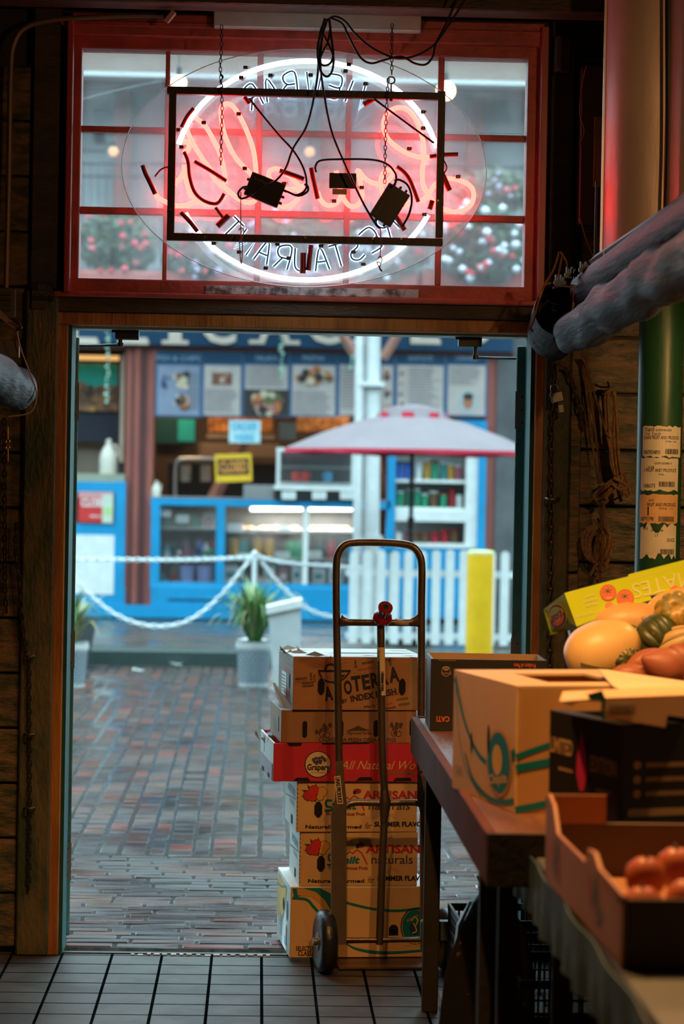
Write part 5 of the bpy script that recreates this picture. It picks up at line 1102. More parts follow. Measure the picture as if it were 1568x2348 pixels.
for i in range(7):
    a = Vector((R(-.03, .02), R(.25, .45), c.h-.01)); b_ = a+Vector((R(-.02, .05), R(-.08, .0), R(.005, .035))); e_ = a+Vector((R(-.02, .06), R(-.14, -.04), R(0, .02)))
    g.add([a, b_, e_, a+Vector((.012, -.05, -.015))], [(0, 1, 2, 3)], lav if i % 3 else kraft)
g.build('torn_corner', parent=c.t); g = MB()
g.box(-.003, 0, .02, .43, .0, c.h*.45, mat('pink_grey', (.30, .22, .26), .5)); g.rect(.1, 0, .17, .015, c.L, .004, hole); g.rect(.3, 0, .36, .015, c.L, .004, hole); g.rect(.05, c.h*.5, .14, c.h-.005, c.L, .001, mat('tray_pale', (.62, .66, .62), .5)); g.build('side_print', parent=c.t); tray = c
# --- fig carton
brk = mat('brown_carton', (.36, .17, .08), .6, vs=5, var=.3, bump=.1, bs=30)
c = Carton('fig_carton', 'plain brown fig carton between the pink tray and the top box', 644, 1703, 8.14, 314, 74, .36, m=brk, ms=brk, mt=mat('grey_lid', (.25, .2, .16), .6))
g = MB()
for x in (698, 782, 863, 947): c.poly(g, [(x-5, 1658), (x-2, 1654), (x+3, 1654), (x+6, 1658), (x+6, 1688), (x+3, 1692), (x-2, 1692), (x-5, 1688)], hole, .0015)
fg = mat('ink_fig', (.07, .035, .02), .5)
for cx_ in (742, 908):
    for k in range(16): a = R(0, 6.28); q = R(2, 18); c.disc(g, cx_+q*1.1*math.cos(a), 1672+q*.75*math.sin(a), R(2, 5), fg, .0008+.00004*k, ry=R(3, 6), n=7)
    c.ring(g, cx_-2, 1684, 7, 1.2, fg, .002); c.ring(g, cx_+9, 1686, 6, 1.2, fg, .002)
    for k in range(5): c.rib(g, [(cx_-20+k*9, 1682), (cx_-24+k*11, 1660)], 1.1, brk, .0022)
c.poly(g, [(794, 1678), (810, 1672), (822, 1666), (834, 1672), (852, 1678)], fg); c.text(g, 'Maywood Farms', 796, 1679, 854, 1689, ink, shear=.35)
c.text(g, 'CALIFORNIA FRESH ORGANIC FIGS', 731, 1701, 911, 1710, fg, .0014, bold=.015) if 0 else c.text(g, 'CALIFORNIA FRESH ORGANIC FIGS', 731, 1694, 911, 1703, fg, .0014, bold=.015); c.art(g)
g = MB(); 
for k in range(6): g.rect(.1, .02+k*.008, .22, .023+k*.008, c.L, .001, fg)
g.rect(.27, .03, .29, .08, c.L, .001, hole); c.art(g, 'side_print')
# --- top avocado carton
c = Carton('avocado_carton', 'brown avocado carton with hand holes on top of the stack', 671, 1628, 8.13, 310, 122, .40, rz=rad(6.5), m=kraft, ms=mat('kraft_side', (.33, .22, .15), .6, vs=7, var=.5), mt=mat('grey_white_lid', (.55, .52, .48), .55, vs=5, var=.3))
g = MB()
for x, y, w_ in ((752, 1528, 0), ): 
    for k in range(11):
        a = rad(8+k*16.4); c.poly(g, [(757+14*math.cos(a-.2), 1532-10*math.sin(a-.2)), (757+(38+8*(k % 2))*math.cos(a), 1532-(26+6*(k % 2))*math.sin(a)), (757+14*math.cos(a+.2), 1532-10*math.sin(a+.2))], mat('ink_sun_red', (.42, .09, .03), .5), .0006)
c.rib(g, [(743, 1538), (748, 1528), (757, 1524), (766, 1528), (770, 1538)], 5, ink, .001); c.rib(g, [(728, 1539), (804, 1540)], 5, ink, .001, sm=False); c.rib(g, [(730, 1540), (738, 1556), (757, 1565), (784, 1560), (801, 1543)], 4, ink, .001)
c.poly(g, [(770, 1552), (792, 1547), (786, 1555)], ink, .001)
# big word, letters growing along a slight rise
for ch, x, yb_, w_, hh in [('A', 753, 1608, 20, 34), ('V', 776, 1601, 19, 36), ('O', 798, 1594, 19, 33), ('T', 818, 1587, 22, 36), ('E', 840, 1583, 18, 35), ('R', 861, 1579, 20, 35), ('R', 882, 1573, 20, 35), ('A', 905, 1567, 24, 36)]:
    a, b_ = c.q(x, yb_-hh/2); g.text(ch, a, b_, w_*c.s, hh*c.s, c.F, .0013, ink, bold=.04, rot=.16)
a, b_ = c.q(847, 1598); g.text('BY', *c.q(791, 1609), 13*c.s, 9*c.s, c.F, .0013, ink, bold=.03, rot=.16); g.text('INDEX FRESH', *c.q(858, 1596), 108*c.s, 15*c.s, c.F, .0013, ink, bold=.035, rot=.17)
for x, y, r_, st in [(689, 1556, .08, 'AGUACATE'), (689, 1563, .08, 'AVOCADOS'), (705, 1566, .08, 'AGUACATE'), (705, 1573, .1, 'AVOCADOS'), (843, 1521, .18, 'AVOCADOS'), (833, 1536, .16, 'AGUACATE'), (858, 1532, .16, 'PALTA'), (880, 1516, .1, 'AVOCADOS'), (905, 1595, .18, 'AGUACATE'), (925, 1606, .15, 'AVOCADOS'), (890, 1617, .14, 'AGUACATE'), (930, 1618, .14, 'AVOCADOS'), (897, 1626, .12, 'AGUACATE'), (850, 1622, .1, 'PALTA')]:
    g.text(st, *c.q(x, y), 27*c.s, 5.5*c.s, c.F, .0011, random.choice([ink, inkg, MATS['ink_sun_red']]), bold=.03, rot=r_)
for x, y in [(815, 1525), (712, 1552), (720, 1556), (870, 1524), (896, 1520)]: g.text('PALTA', *c.q(x, y), 18*c.s, 5*c.s, c.F, .0011, random.choice([ink, inkg]), bold=.03, rot=-1.45)
handhole(c, g, 736, 1575, 8, 19); handhole(c, g, 925, 1578, 8, 19); c.poly(g, [(941, 1509), (957, 1510), (957, 1628), (941, 1628)], tape, .0005)
c.art(g)
g = MB()
g.rect(.10, .03, .22, .11, c.L, .001, whp)
for k in range(6): g.rect(.11, .04+k*.011, .2, .044+k*.011, c.L, .0014, ink)
g.text('AVOCADOS', .24, .12, .18, .02, c.L, .0012, inkr, bold=.03); g.text('AVOCADOS', .24, .045, .16, .02, c.L, .0012, inkr, bold=.03); g.disc(.31, .09, .014, c.L, .002, hole, ry=.028); g.ribbon([(.05, .14), (.38, .145)], .004, c.L, .001, kin); c.art(g, 'side_print')
g = MB()
for x, y, w_ in ((.06, .30, .05), (.10, .06, .05), (.26, .06, .05), (.40, .06, .05)): g.ribbon([(x-.02, y+.008), (x, y), (x+w_*.5, y-.006)], [.003, .012, .004], c.T, .001, hole)
g.poly([(.14, .17), (.20, .185), (.42, .18), (.44, .170), (.30, .160), (.20, .155)], c.T, .001, hole); g.ribbon([(.38, .32), (.44, .30)], .012, c.T, .001, kraft); c.art(g, 'lid_slots')
g = MB(); random.seed(12)
for i in range(12):
    a = Vector((R(-.02, .05), R(.05, .4), c.h)); d_ = Vector((R(-.01, .04), R(-.05, .03), R(.0, .025)))
    g.add([a, a+d_, a+d_*1.6+Vector((.01, -.02, -.02)), a+Vector((.02, -.03, -.004))], [(0, 1, 2, 3)], MATS['kraft_side'] if i % 2 else kin)
g.add([(-.005, .30, .0), (-.03, .25, .07), (-.045, .2, .075), (-.04, .12, .03), (-.01, .02, -.03), (.0, .04, .01)], [(0, 1, 2, 3, 4, 5)], MATS['kraft_side']); g.build('torn_flap', parent=c.t)
# ================================================================ HAND TRUCK
steel = mat('worn_truck_metal', (.22, .15, .095), .38, .85, vs=14, var=.4, bump=.1, bs=80); alu = mat('truck_bracket_metal', (.36, .27, .18), .36, .9, vs=10, var=.3)
truck = thing('hand_truck', 'metal hand truck with looped handle and a red grip holding the carton stack', 'hand truck', W(868, 2215, 8.0)); truck.location.z = 0
TY = 7.99
def tv(x, y, dy=0): return W(x, y, TY+dy+(x-868)/F*8*.09)
g = WM(truck); lp = [tv(777, 1765), tv(775, 1600), tv(771, 1400), tv(771, 1300), tv(776, 1268), tv(792, 1249), tv(820, 1244), tv(870, 1244), tv(918, 1247), tv(946, 1254), tv(962, 1274), tv(967, 1305), tv(966, 1400), tv(966, 1600), tv(964, 1765)]
g.tube(cr(lp, 8), 8.8/F*8, steel, 14); g.build('handle_loop', parent=truck, smooth=True)
g = WM(truck); g.tube([tv(x, y, -.003) for x, y in ((779, 1423), (786, 1425), (798, 1427), (868, 1428), (940, 1428), (952, 1425), (960, 1423))], [17/F*8, 12/F*8, 8/F*8, 7.5/F*8, 8/F*8, 12/F*8, 17/F*8], steel, 12, flat=.6); g.build('crossbar', parent=truck, smooth=True)
g = WM(truck); g.tube([tv(x, y, .0) for x, y in ((905, 1426), (922, 1428), (936, 1428))], 8.2/F*8, mat('worn_sticker', (.5, .38, .25), .6, vs=40, col2=(.15, .10, .07)), 12); g.build('worn_sticker', parent=truck, smooth=True)
g = WM(truck); g.tube(cr([tv(872, 1410, -.03), tv(873, 1450, -.03), tv(874, 1600, -.03), tv(877, 1750, -.03), tv(882, 1840, -.03), tv(876, 1990, -.03), tv(870, 2165, -.02)], 6), [8.2/F*8]*0 or 9/F*8, steel, 12); g.build('centre_tube', parent=truck, smooth=True)
g = WM(truck); g.tube([tv(x, y, -.032) for x, y in ((881, 1810), (883, 1835), (882, 1850), (880, 1885))], [9.5/F*8, 13/F*8, 13/F*8, 9/F*8], steel, 12); g.build('centre_joint', parent=truck, smooth=True)
g = WM(truck); g.tube(cr([tv(x, y, -.02) for x, y in ((793, 1850), (802, 1843), (820, 1840), (875, 1841), (940, 1840), (960, 1842), (972, 1849))], 5), 8/F*8, steel, 12); g.build('lower_crossbar', parent=truck, smooth=True)
g = WM(truck); g.tube([tv(790, 2155, -.02), tv(968, 2155, -.02)], 5.5/F*8, steel, 10); g.build('axle_bar', parent=truck, smooth=True)
for (tx, ty_, bx_, by_, lab) in ((778, 1744, 777, 2166, 'left'), (966, 1744, 982, 2180, 'right')):
    g = WM(truck); k = -1 if lab == 'left' else 1
    prof = [(tx-9, 1746), (tx+9, 1744), (tx+12, 1790), (tx+24 if k > 0 else tx+17, 1840), (bx_+17, 1870), (bx_+17, by_), (bx_-17, by_), (bx_-18, 1870), (tx-10, 1830), (tx-9, 1790)]
    f1 = [tv(x, y, -.035) for x, y in prof]; f2 = [tv(x, y, -.031) for x, y in prof]; n_ = len(prof)
    g.add(f1+f2, [tuple(range(n_)), tuple(range(n_, 2*n_))[::-1]]+[(i, (i+1) % n_, n_+(i+1) % n_, n_+i) for i in range(n_)], alu)
    for e0, e1 in ((4, 5), (6, 7)):
        a, b_ = f1[e0], f1[e1]; g.add([a, b_, b_+Vector((0, .05, 0)), a+Vector((0, .05, 0)), a+Vector((.003*(1 if e0 == 6 else -1), 0, 0)), b_+Vector((.003*(1 if e0 == 6 else -1), 0, 0)), b_+Vector((.003*(1 if e0 == 6 else -1), .05, 0)), a+Vector((.003*(1 if e0 == 6 else -1), .05, 0))], [(0, 1, 2, 3), (7, 6, 5, 4), (0, 3, 7, 4), (1, 2, 6, 5), (0, 1, 5, 4), (3, 2, 6, 7)], alu)
    g.build('side_rail', parent=truck)
def sticker(pts, m, txt, tm, rot, name, extra=None):
    g = WM(truck); P_ = [tv(x, y, -.0365) for x, y in pts]; g.add(P_, [(0, 1, 2, 3)], m); cx_ = sum(p[0] for p in pts)/4; cy_ = sum(p[1] for p in pts)/4; s = 8/F
    for st, dx, dy, w_, h_ in txt: g.text(st, 0, 0, w_*s, h_*s, fr(FRONT, tv(cx_+dx, cy_+dy, -.0375)), .0008, tm, rot=rot, bold=.02)
    if extra: extra(g)
    o = g.build(name, parent=truck); return o
sticker([(766, 1781), (780, 1778), (787, 1843), (773, 1844)], mat('tape_cream', (.72, .52, .30), .5), [('LINAS PRODUCE', 0, 0, 58, 10)], ink, -rad(83), 'marked_tape')['label'] = 'cream tape lettered in black marker'
sticker([(961, 1763), (973, 1763), (983, 1815), (972, 1816)], mat('label_tan', (.62, .45, .30), .5), [('2 YEAR WARRANTY ON FRAME', -1, 6, 36, 3), ('MADE IN THE USA', -5, 6, 30, 3), ('HEAVY DUTY', 3, 6, 30, 3)], ink, -rad(80), 'warning_label', lambda g: (g.px(963, 1766, 972, 1774, TY-.038, .0005, inkr), g.px(963, 1766, 967, 1770, TY-.039, .0005, MATS['ink_navy'])))
s = 8/F
def tubelabel(g, y0, y1, m, r=9.6):
    c0_, c1_ = tv(873.5, y0, -.03), tv(876, y1, -.03); n_ = 12
    vs = [c_+Vector((r*s*math.sin(a), -r*s*math.cos(a), 0)) for c_ in (c0_, c1_) for a in [(-1.1+2.2*i/n_) for i in range(n_+1)]]
    g.add(vs, [(i, i+1, n_+2+i, n_+1+i) for i in range(n_)], m)
g = WM(truck); tubelabel(g, 1484, 1594, MATS['tape_cream'], 9.4)
for k in range(14): tt = 1540+k*3.2; g.px(874, tt, 880, tt+R(.8, 2.2), TY-.0445, .0003, ink)
g.text('71610', 0, 0, 30*s, 5*s, fr(FRONT, tv(868, 1506, -.0455)), .0008, ink, rot=-rad(90)); g.text('LINAS FRUIT AND PRODUCE', 0, 0, 80*s, 3*s, fr(FRONT, tv(868, 1560, -.0455)), .0008, ink, rot=-rad(90)); g.build('shipping_label', parent=truck)['label'] = 'cream barcode label around the centre tube'
redp = mat('red_grip', (.30, .008, .012), .22, coat=.4, var=.4, vs=20)
gdir = (Vector((.09, -.55, .42))).normalized(); gc_ = tv(875, 1420, -.035)
g = WM(truck); g.tube([gc_+gdir*a for a in (0, .004, .012, .022, .030, .055, .062, .07)], [.020, .031, .033, .030, .020, .018, .024, .024], redp, 20, caps=True); g.build('red_grip', parent=truck, smooth=True)['label'] = 'red flanged plastic grip'
g = WM(truck); pe = gc_+gdir*.0705; g.tube([pe, pe+gdir*.003], [.0135, .013], mat('brass_rim', (.45, .26, .10), .35, .9), 18); g.tube([pe+gdir*.0031, pe+gdir*.0036], .0098, hole, 16); g.build('grip_end', parent=truck, smooth=.5)
# wheels
tire = mat('tire_rubber', (.014, .014, .016), .38, bump=.2, bs=60); rim = mat('wheel_rim', (.16, .15, .14), .4, .5)
def wheel(cx, cyb, dy):
    p = W(cx, cyb, TY+dy); r_ = .103; p.z = r_; M = Matrix.Translation(p) @ Matrix.Rotation(RZ*1.7, 4, 'Z') @ Matrix.Rotation(rad(90), 4, 'Y')
    g = WM(truck); hw_ = .027
    g.lathe([(r_*.66, -hw_*.9), (r_*.8, -hw_), (r_*.93, -hw_*.8), (r_, -hw_*.35), (r_, hw_*.35), (r_*.93, hw_*.8), (r_*.8, hw_), (r_*.66, hw_*.9)], tire, 40, M=M); w_ = g.build('wheel', parent=truck, smooth=True)
    g = WM(truck); g.lathe([(r_*.67, -hw_*.85), (r_*.62, -hw_*.4), (r_*.3, -hw_*.3), (r_*.28, -hw_*1.0), (r_*.12, -hw_*1.05), (r_*.12, -hw_*1.5), (0, -hw_*1.5)], rim, 28, M=M); o = g.build('wheel_hub', parent=truck, smooth=.6); o.parent = w_
wheel(744, 2225, -.02); wheel(1022, 2225, .045)
g = WM(truck); a = W(744, 2155, TY-.02); b_ = W(1022, 2155, TY+.045); a.z = b_.z = .103; g.cyl(a, b_, .009, steel); g.build('axle', parent=truck)
g = WM(truck); pz = [tv(778, 2195, .02), tv(985, 2195, .02), tv(985, 2195, .02)+Vector((-.02, .28, 0)), tv(778, 2195, .02)+Vector((-.02, .28, 0))]
for v_ in pz: v_.z = .011
g.add(pz, [(0, 1, 2, 3)], steel)
o = g.build('toe_plate', parent=truck); md = o.modifiers.new('th', 'SOLIDIFY'); md.thickness = .006
o.location.z = -.0
# ================================================================ RIGHT SIDE: TABLES
tw = mat('worn_table_wood', (.20, .085, .04), .4, vs=5, var=.7, bump=.35, bs=25, stretch=(3, .7, 3), col2=(.06, .025, .015)); legm = mat('dark_leg_paint', (.045, .038, .025), .65, spec=.2, vs=6, var=.5, bump=.2)
aprw = mat('table_apron_brown', (.14, .05, .028), .75, spec=.1, vs=8, var=.5)
tb = thing('produce_table', 'dark wooden produce table running from the doorway along the right', 'table', (.95, 6.5, 0))
TZ = .862; tx0 = W(960, 1640, 7.7).x
g = WM(tb)
for i in range(5): g.box(tx0+i*.2, tx0+i*.2+.196, 5.18, 7.72 if i < 3 else 7.50, TZ-.025, TZ, tw, b=.003)
g.build('table_top', parent=tb)
g = WM(tb); g.box(tx0-.022, tx0, 5.17, 7.74, TZ-.11, TZ+.004, aprw, b=.003); g.box(tx0-.02, tx0+.60, 7.72, 7.745, TZ-.11, TZ+.004, aprw, b=.003); g.box(tx0-.02, tx0+.14, 5.15, 5.172, TZ-.11, TZ+.002, legm); g.build('apron', parent=tb)
for (x, y, w_) in ((tx0+.005, 7.38, .048), (tx0+.9, 7.38, .048), (tx0+.01, 5.62, .03), (tx0+.04, 5.48, .045)):
    g = WM(tb); g.box(x, x+w_, y, y+.05, 0, TZ-.025, legm, b=.003); g.build('leg', parent=tb)
g = WM(tb); g.box(tx0, tx0+.95, 7.42, 7.46, .21, .27, mat('brace_grey', (.06, .09, .09), .4), b=.003); g.build('stretcher', parent=tb)
t2 = thing('low_display_table', 'nearer produce table with a grey cloth apron at the lower right', 'table', (1.1, 4.6, 0))
g = WM(t2); g.box(.60, 1.7, 3.3, 5.4, .79, .815, mat('grey_table_top', (.10, .11, .11), .5), b=.003); g.build('table_top', parent=t2)
cl = mat('grey_blue_cloth', (.045, .10, .135), .6, vs=4, var=.3)
g = WM(t2); N = 60; vs = []
for i in range(N+1):
    y = 5.4-2.1*i/N; 
    for (z, a) in ((.818, 0), (.76, .3), (.70, 1)): vs.append((.585-.008*a*math.sin(i*1.3)-.004*math.sin(i*.5), y, z))
g.add(vs, [(3*i+k, 3*i+3+k, 3*i+4+k, 3*i+1+k) for i in range(N) for k in (0, 1)], cl); g.add([(.585, 5.4, .818), (.585, 5.4, .70), (.80, 5.41, .72), (.80, 5.41, .818)], [(0, 1, 2, 3)]); o = g.build('cloth_apron', parent=t2); md = o.modifiers.new('s', 'SOLIDIFY'); md.thickness = .003
for x, y in ((.66, 5.3), (1.6, 5.3), (.68, 3.4), (1.6, 3.4)): g = WM(t2); g.box(x, x+.045, y, y+.045, 0, .79, legm, b=.003); g.build('leg', parent=t2)
# black cardboard carton at far end (upside down print)
blc = mat('black_carton_print', (.016, .014, .013), .4); 
c = Carton('black_carton', 'open black carton with upside down orange lettering at the far end of the table', 985, 1678, 7.32, 268, 166, .27, rz=rad(-1.0), m=blc, ms=blc, open_top=True, z=TZ)
g = MB(); w_, h_, d = c.w, c.h, c.d
g.box(.006, w_-.006, .006, .0075, .01, h_, kin); g.box(.006, w_-.006, d-.0075, d-.006, .01, h_+.001, kin); g.box(.006, .0075, .0075, d-.0075, .01, h_, kin); g.box(w_-.0075, w_-.006, .0075, d-.0075, .01, h_, kin); g.build('inner_lining', parent=c.t)
g = MB(); orp = mat('print_orange', (.60, .10, .03), .5); c.text(g, 'CATI', 1000, 1644, 1030, 1657, orp, rot=math.pi, bold=.035); c.text(g, 'Product of Peru', 1176, 1523, 1226, 1533, orp, rot=math.pi+.0, bold=.02)
pe_ = mat('print_tan', (.36, .2, .1), .5); c.ring(g, 1020, 1541, 10, 1.4, pe_, ry=11); c.disc(g, 1020, 1534, 9, pe_, .0012, ry=5); c.rib(g, [(1010, 1538), (1020, 1533), (1031, 1538)], 1.3, blc, .0016); c.text(g, 'DANPER', 1009, 1543, 1032, 1548, pe_, .0018, rot=math.pi); c.text(g, 'KEEP REFRIGERATED FRESH', 1002, 1514, 1042, 1517, pe_, rot=math.pi); c.art(g)
# banana carton near, built from its near corner
def corner_box(name, lab, A, B, wd, h_, m, ms, open_top=False, grp=None, mt=None, cat='box', th=.007):
    """A = far-left bottom corner, B = near-left bottom corner (world xy); the box extends to the right by wd"""
    A = Vector(A); B = Vector(B); L_ = (A.xy-B.xy).length; ang = math.atan2(A.y-B.y, A.x-B.x)-math.pi/2
    t = thing(name, lab, cat, B, ang, grp); g = MB()
    g.box(0, th, 0, L_, 0, h_, m, b=.002); g.box(wd-th, wd, 0, L_, 0, h_, m, b=.002); g.box(th, wd-th, 0, th, 0, h_, ms, b=.002); g.box(th, wd-th, L_-th, L_, 0, h_, ms, b=.002); g.box(th, wd-th, th, L_-th, 0, th, m)
    g.build('carton_body', parent=t)
    return t, L_
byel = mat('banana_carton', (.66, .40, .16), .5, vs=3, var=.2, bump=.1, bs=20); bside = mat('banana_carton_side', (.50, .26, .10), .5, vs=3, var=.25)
nearB = FL(1180, 1866, TZ); nearA = FL(1030, 1800, TZ)
nearA = Vector((nearB.x-.106, nearB.y+.46, TZ))
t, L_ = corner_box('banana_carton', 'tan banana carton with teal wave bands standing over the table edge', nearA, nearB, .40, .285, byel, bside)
g = MB(); h_ = .285
g.poly([(0, 0), (.40, 0), (.40, L_), (0, L_)], fr(TOP, (0, 0, h_+.001)), 0, byel, th=.004) if 0 else None
for x0, x1, y0, y1 in ((0, .4, 0, .10), (0, .4, L_-.12, L_), (0, .11, .1, L_-.12), (.29, .4, .1, L_-.12)): g.box(x0, x1, y0, y1, h_-.002, h_+.004, mat('carton_lid_tan', (.62, .42, .20), .55, vs=4))
g.build('carton_lid', parent=t)
Lf = fr(LEFT, (0, L_, 0)); q = lambda u, v: (u*L_, v*h_)
g = MB()
g.ribbon([q(.02, .92), q(.14, .62), q(.34, .30), q(.62, .08), q(.99, .03)], [.012, .008, .010, .008], Lf, .001, inkt) if 0 else None
g.ribbon([q(.03, .95), q(.20, .60), q(.45, .36), q(.72, .33), q(.995, .45)], [.022, .012, .012, .012, .014], Lf, .001, inkt)
g.ribbon([q(.04, .86), q(.12, .45), q(.25, .20), q(.50, .02)], [.008, .006, .005, .004], Lf, .0012, mat('ink_grey_blue', (.12, .2, .2), .5)); g.ribbon([q(.22, .34), q(.36, .14), q(.6, .045), q(.8, .05), q(.99, .10)], [.008, .012, .012, .012, .014], Lf, .0014, inkt)
g.disc(*q(.72, .40), .105*.5, Lf, .002, ink, ry=.088) if 0 else None
g.disc(*q(.76, .36), .092, Lf, .002, mat('ink_tan_orange'), ry=.078); g.disc(*q(.76, .36), .082, Lf, .0025, inkt, ry=.070); g.disc(*q(.74, .38), .035, Lf, .003, inky, ry=.035); g.text('Chiquita', *q(.76, .22), .13, .03, Lf, .0035, cream, bold=.03, rot=.15)
g.ribbon([q(.85, .40), q(.93, .46), q(.998, .50)], .014, Lf, .0015, inkt); g.disc(*q(.60, .52), .010, Lf, .003, hole, ry=.035); g.disc(*q(.33, .45), .007, Lf, .003, hole, ry=.025); g.text('CLASS', *q(.12, .18), .05, .02, Lf, .002, pe_, bold=.02)
g.build('printed_artwork', parent=t)
g = MB(); Ff = FRONT; g.ribbon([(0, .45*h_), (.04, .50*h_), (.12, .60*h_), (.22, .82*h_), (.30, .93*h_), (.40, .97*h_)], [.014, .012, .012, .014], Ff, .001, inkt); g.ribbon([(0, .50*h_*.0+.13), (.06, .14), (.14, .165)], .016, Ff, .0012, inkt) if 0 else None
g.ribbon([(0, .36*h_), (.10, .42*h_), (.25, .52*h_)], .018, Ff, .0012, inkt); g.ribbon([(0, .03*h_), (.08, .08*h_), (.22, .2*h_)], .016, Ff, .0012, inkt); g.poly([(.30, .85*h_), (.36, .95*h_), (.40, .9*h_), (.40, .72*h_)], Ff, .0014, inkt); g.build('front_print', parent=t)
# crate stack under/beside
crm = mat('black_crate_plastic', (.010, .011, .013), .5)
def crate(name, lab, loc, rz, w_, d, h_, grp=None, m=crm):
    t = thing(name, lab, 'crate', loc, rz, grp); g = MB()
    g.box(0, w_, 0, d, 0, .008, m)
    for z0, z1 in ((0, .02), (h_-.022, h_)): g.box(0, w_, 0, .008, z0, z1, m); g.box(0, w_, d-.008, d, z0, z1, m); g.box(0, .008, .008, d-.008, z0, z1, m); g.box(w_-.008, w_, .008, d-.008, z0, z1, m)
    g.build('crate_rim', parent=t); g = MB(); n_ = max(6, int(w_/.03))
    for i in range(n_+1):
        x = .002+(w_-.01)*i/n_; g.box(x, x+.006, .001, .006, .02, h_-.02, m); g.box(x, x+.006, d-.006, d-.001, .02, h_-.02, m)
    n2_ = max(6, int(d/.03))
    for i in range(n2_+1):
        y = .002+(d-.01)*i/n2_; g.box(.001, .006, y, y+.006, .02, h_-.02, m); g.box(w_-.006, w_-.001, y, y+.006, .02, h_-.02, m)
    for z in [.02+.035*k for k in range(1, int((h_-.03)/.035)+1)]: g.box(0.0005, w_-.0005, .0015, .0055, z, z+.006, m); g.box(.0015, .0055, .002, d-.002, z, z+.006, m)
    g.build('crate_lattice', parent=t); return t
le_n = Vector((.7556, 5.05, .0)); le_f = Vector((.6486, 5.36, 0))
crate('black_crate', 'black lattice crate under the black printed carton', (.7556, 5.05, .818), math.atan2(le_f.y-le_n.y, le_f.x-le_n.x)-math.pi/2, .50, .325, .079)
t, L_ = corner_box('black_fruit_carton', 'black fruit carton with pink mark and cream lettering on the black crate', (le_f.x, le_f.y, .899), (le_n.x, le_n.y, .899), .50, .208, blc, blc)
Lf = fr(LEFT, (0, L_, 0)); h_ = .208; q = lambda u, v: (u*L_, v*h_); cr_t = mat('print_cream', (.50, .30, .14), .5); pk_ = mat('print_pink', (.55, .02, .10), .5)
g = MB(); g.text('LIMITED', *q(.19, .66), .11, .034, Lf, .001, cr_t, bold=.03); g.text('EDITION', *q(.80, .56), .12, .036, Lf, .001, cr_t, bold=.03); g.rect(.05, .085, .12, .092, Lf, .001, pe_); g.rect(.23, .06, .30, .067, Lf, .001, pe_)
g.poly([(a*L_, b_*h_) for a, b_ in ((.43, .60), (.49, .86), (.55, .66), (.58, .45), (.53, .25), (.47, .25), (.42, .42))], Lf, .0012, pk_); g.build('printed_artwork', parent=t)
g = MB()
for k in range(3): g.disc(.045, .125-.030*k, .009, FRONT, .001, cr_t); g.rect(.065, .120-.030*k, .17, .130-.030*k, FRONT, .001, pe_)
g.rect(.025, .018, .17, .034, FRONT, .001, cr_t); g.text('LIMITED', .26, .085, .10, .02, FRONT, .001, cr_t, bold=.03); g.disc(.20, .004, .03, FRONT, .0012, cr_t, ry=.022, a0=0, a1=math.pi)
g.build('front_print', parent=t)
g = MB(); g.box(0, .04, 0, L_, h_-.001, h_+.003, blc); g.box(.46, .5, 0, L_, h_-.001, h_+.003, blc); g.poly([(.03, .0), (.15, .0), (.13, .055), (.05, .055)], fr(TOP, (0, 0, h_)), .004, blc); g.build('carton_rim', parent=t)
# flattened cardboard sheets on top of the cartons
def sheet(lab, px_pts, Y0_, m, z_, th=.004, txt=None, name='cardboard_sheet', part='sheet'):
    P_ = [FL(x, y, zz) for (x, y), zz in zip(px_pts, z_)]; c_ = sum(P_, Vector())/len(P_); t = thing(name, lab, 'cardboard', c_); g = WM(t); n_ = len(P_)
    g.add(P_+[p-Vector((0, 0, th)) for p in P_], [tuple(range(n_)), tuple(range(n_, 2*n_))[::-1]]+[(i, (i+1) % n_, n_+(i+1) % n_, n_+i) for i in range(n_)], m); g.build(part, parent=t)
    return t, P_
tanl = mat('pale_tan_card', (.62, .44, .24), .55, vs=6, var=.25)
zt_ = TZ+.272
t, _ = sheet('tan cardboard sheet lying over the banana carton, behind the squashes', [(1060, 1534), (1190, 1539), (1380, 1556), (1400, 1580), (1300, 1572), (1190, 1560), (1100, 1545)], 0, tanl, [1.150, 1.150, 1.150, 1.141, 1.141, 1.141, 1.145]) if 0 else (None, None)
t, P_ = sheet('pale cardboard flap resting on top of the black fruit carton', [(1372, 1534), (1420, 1540), (1600, 1566), (1600, 1592), (1440, 1588), (1405, 1572)], 0, mat('cream_flap', (.70, .54, .32), .55, var=.2), [1.17, 1.165, 1.15, 1.15, 1.15, 1.155])
g = WM(t); s_ = .001; 
g.add([FL(1400, 1544, 1.1585), FL(1440, 1550, 1.1555), FL(1462, 1560, 1.1555), FL(1430, 1556, 1.1585)], [(0, 1, 2, 3)], mat('faint_stamp', (.42, .40, .38), .5)); g.build('stamp', parent=t)
wb = thing('white_label_carton', 'tan carton lid with barcode label leaning on the black fruit carton', 'carton', (.80, 5.03, 1.12))
g = WM(wb); P_ = [W(x, y, 4.98) for x, y in ((1283, 1608), (1385, 1600), (1600, 1592), (1600, 1650), (1530, 1640), (1525, 1668), (1490, 1662), (1420, 1650), (1392, 1652), (1385, 1640), (1382, 1610), (1330, 1607), (1310, 1620))]
n_ = len(P_); g.add(P_+[p+Vector((0, .006, 0)) for p in P_], [tuple(range(n_)), tuple(range(n_, 2*n_))[::-1]]+[(i, (i+1) % n_, n_+(i+1) % n_, n_+i) for i in range(n_)], mat('cream_flap', (.7, .54, .32), .55)); 
P2 = [W(x, y, Y_) for x, y, Y_ in ((1283, 1608, 4.98), (1600, 1592, 4.98), (1600, 1572, 5.25), (1290, 1585, 5.25))]; g.add(P2, [(0, 1, 2, 3)], byel); g.build('lid_panel', parent=wb)
g = WM(wb)
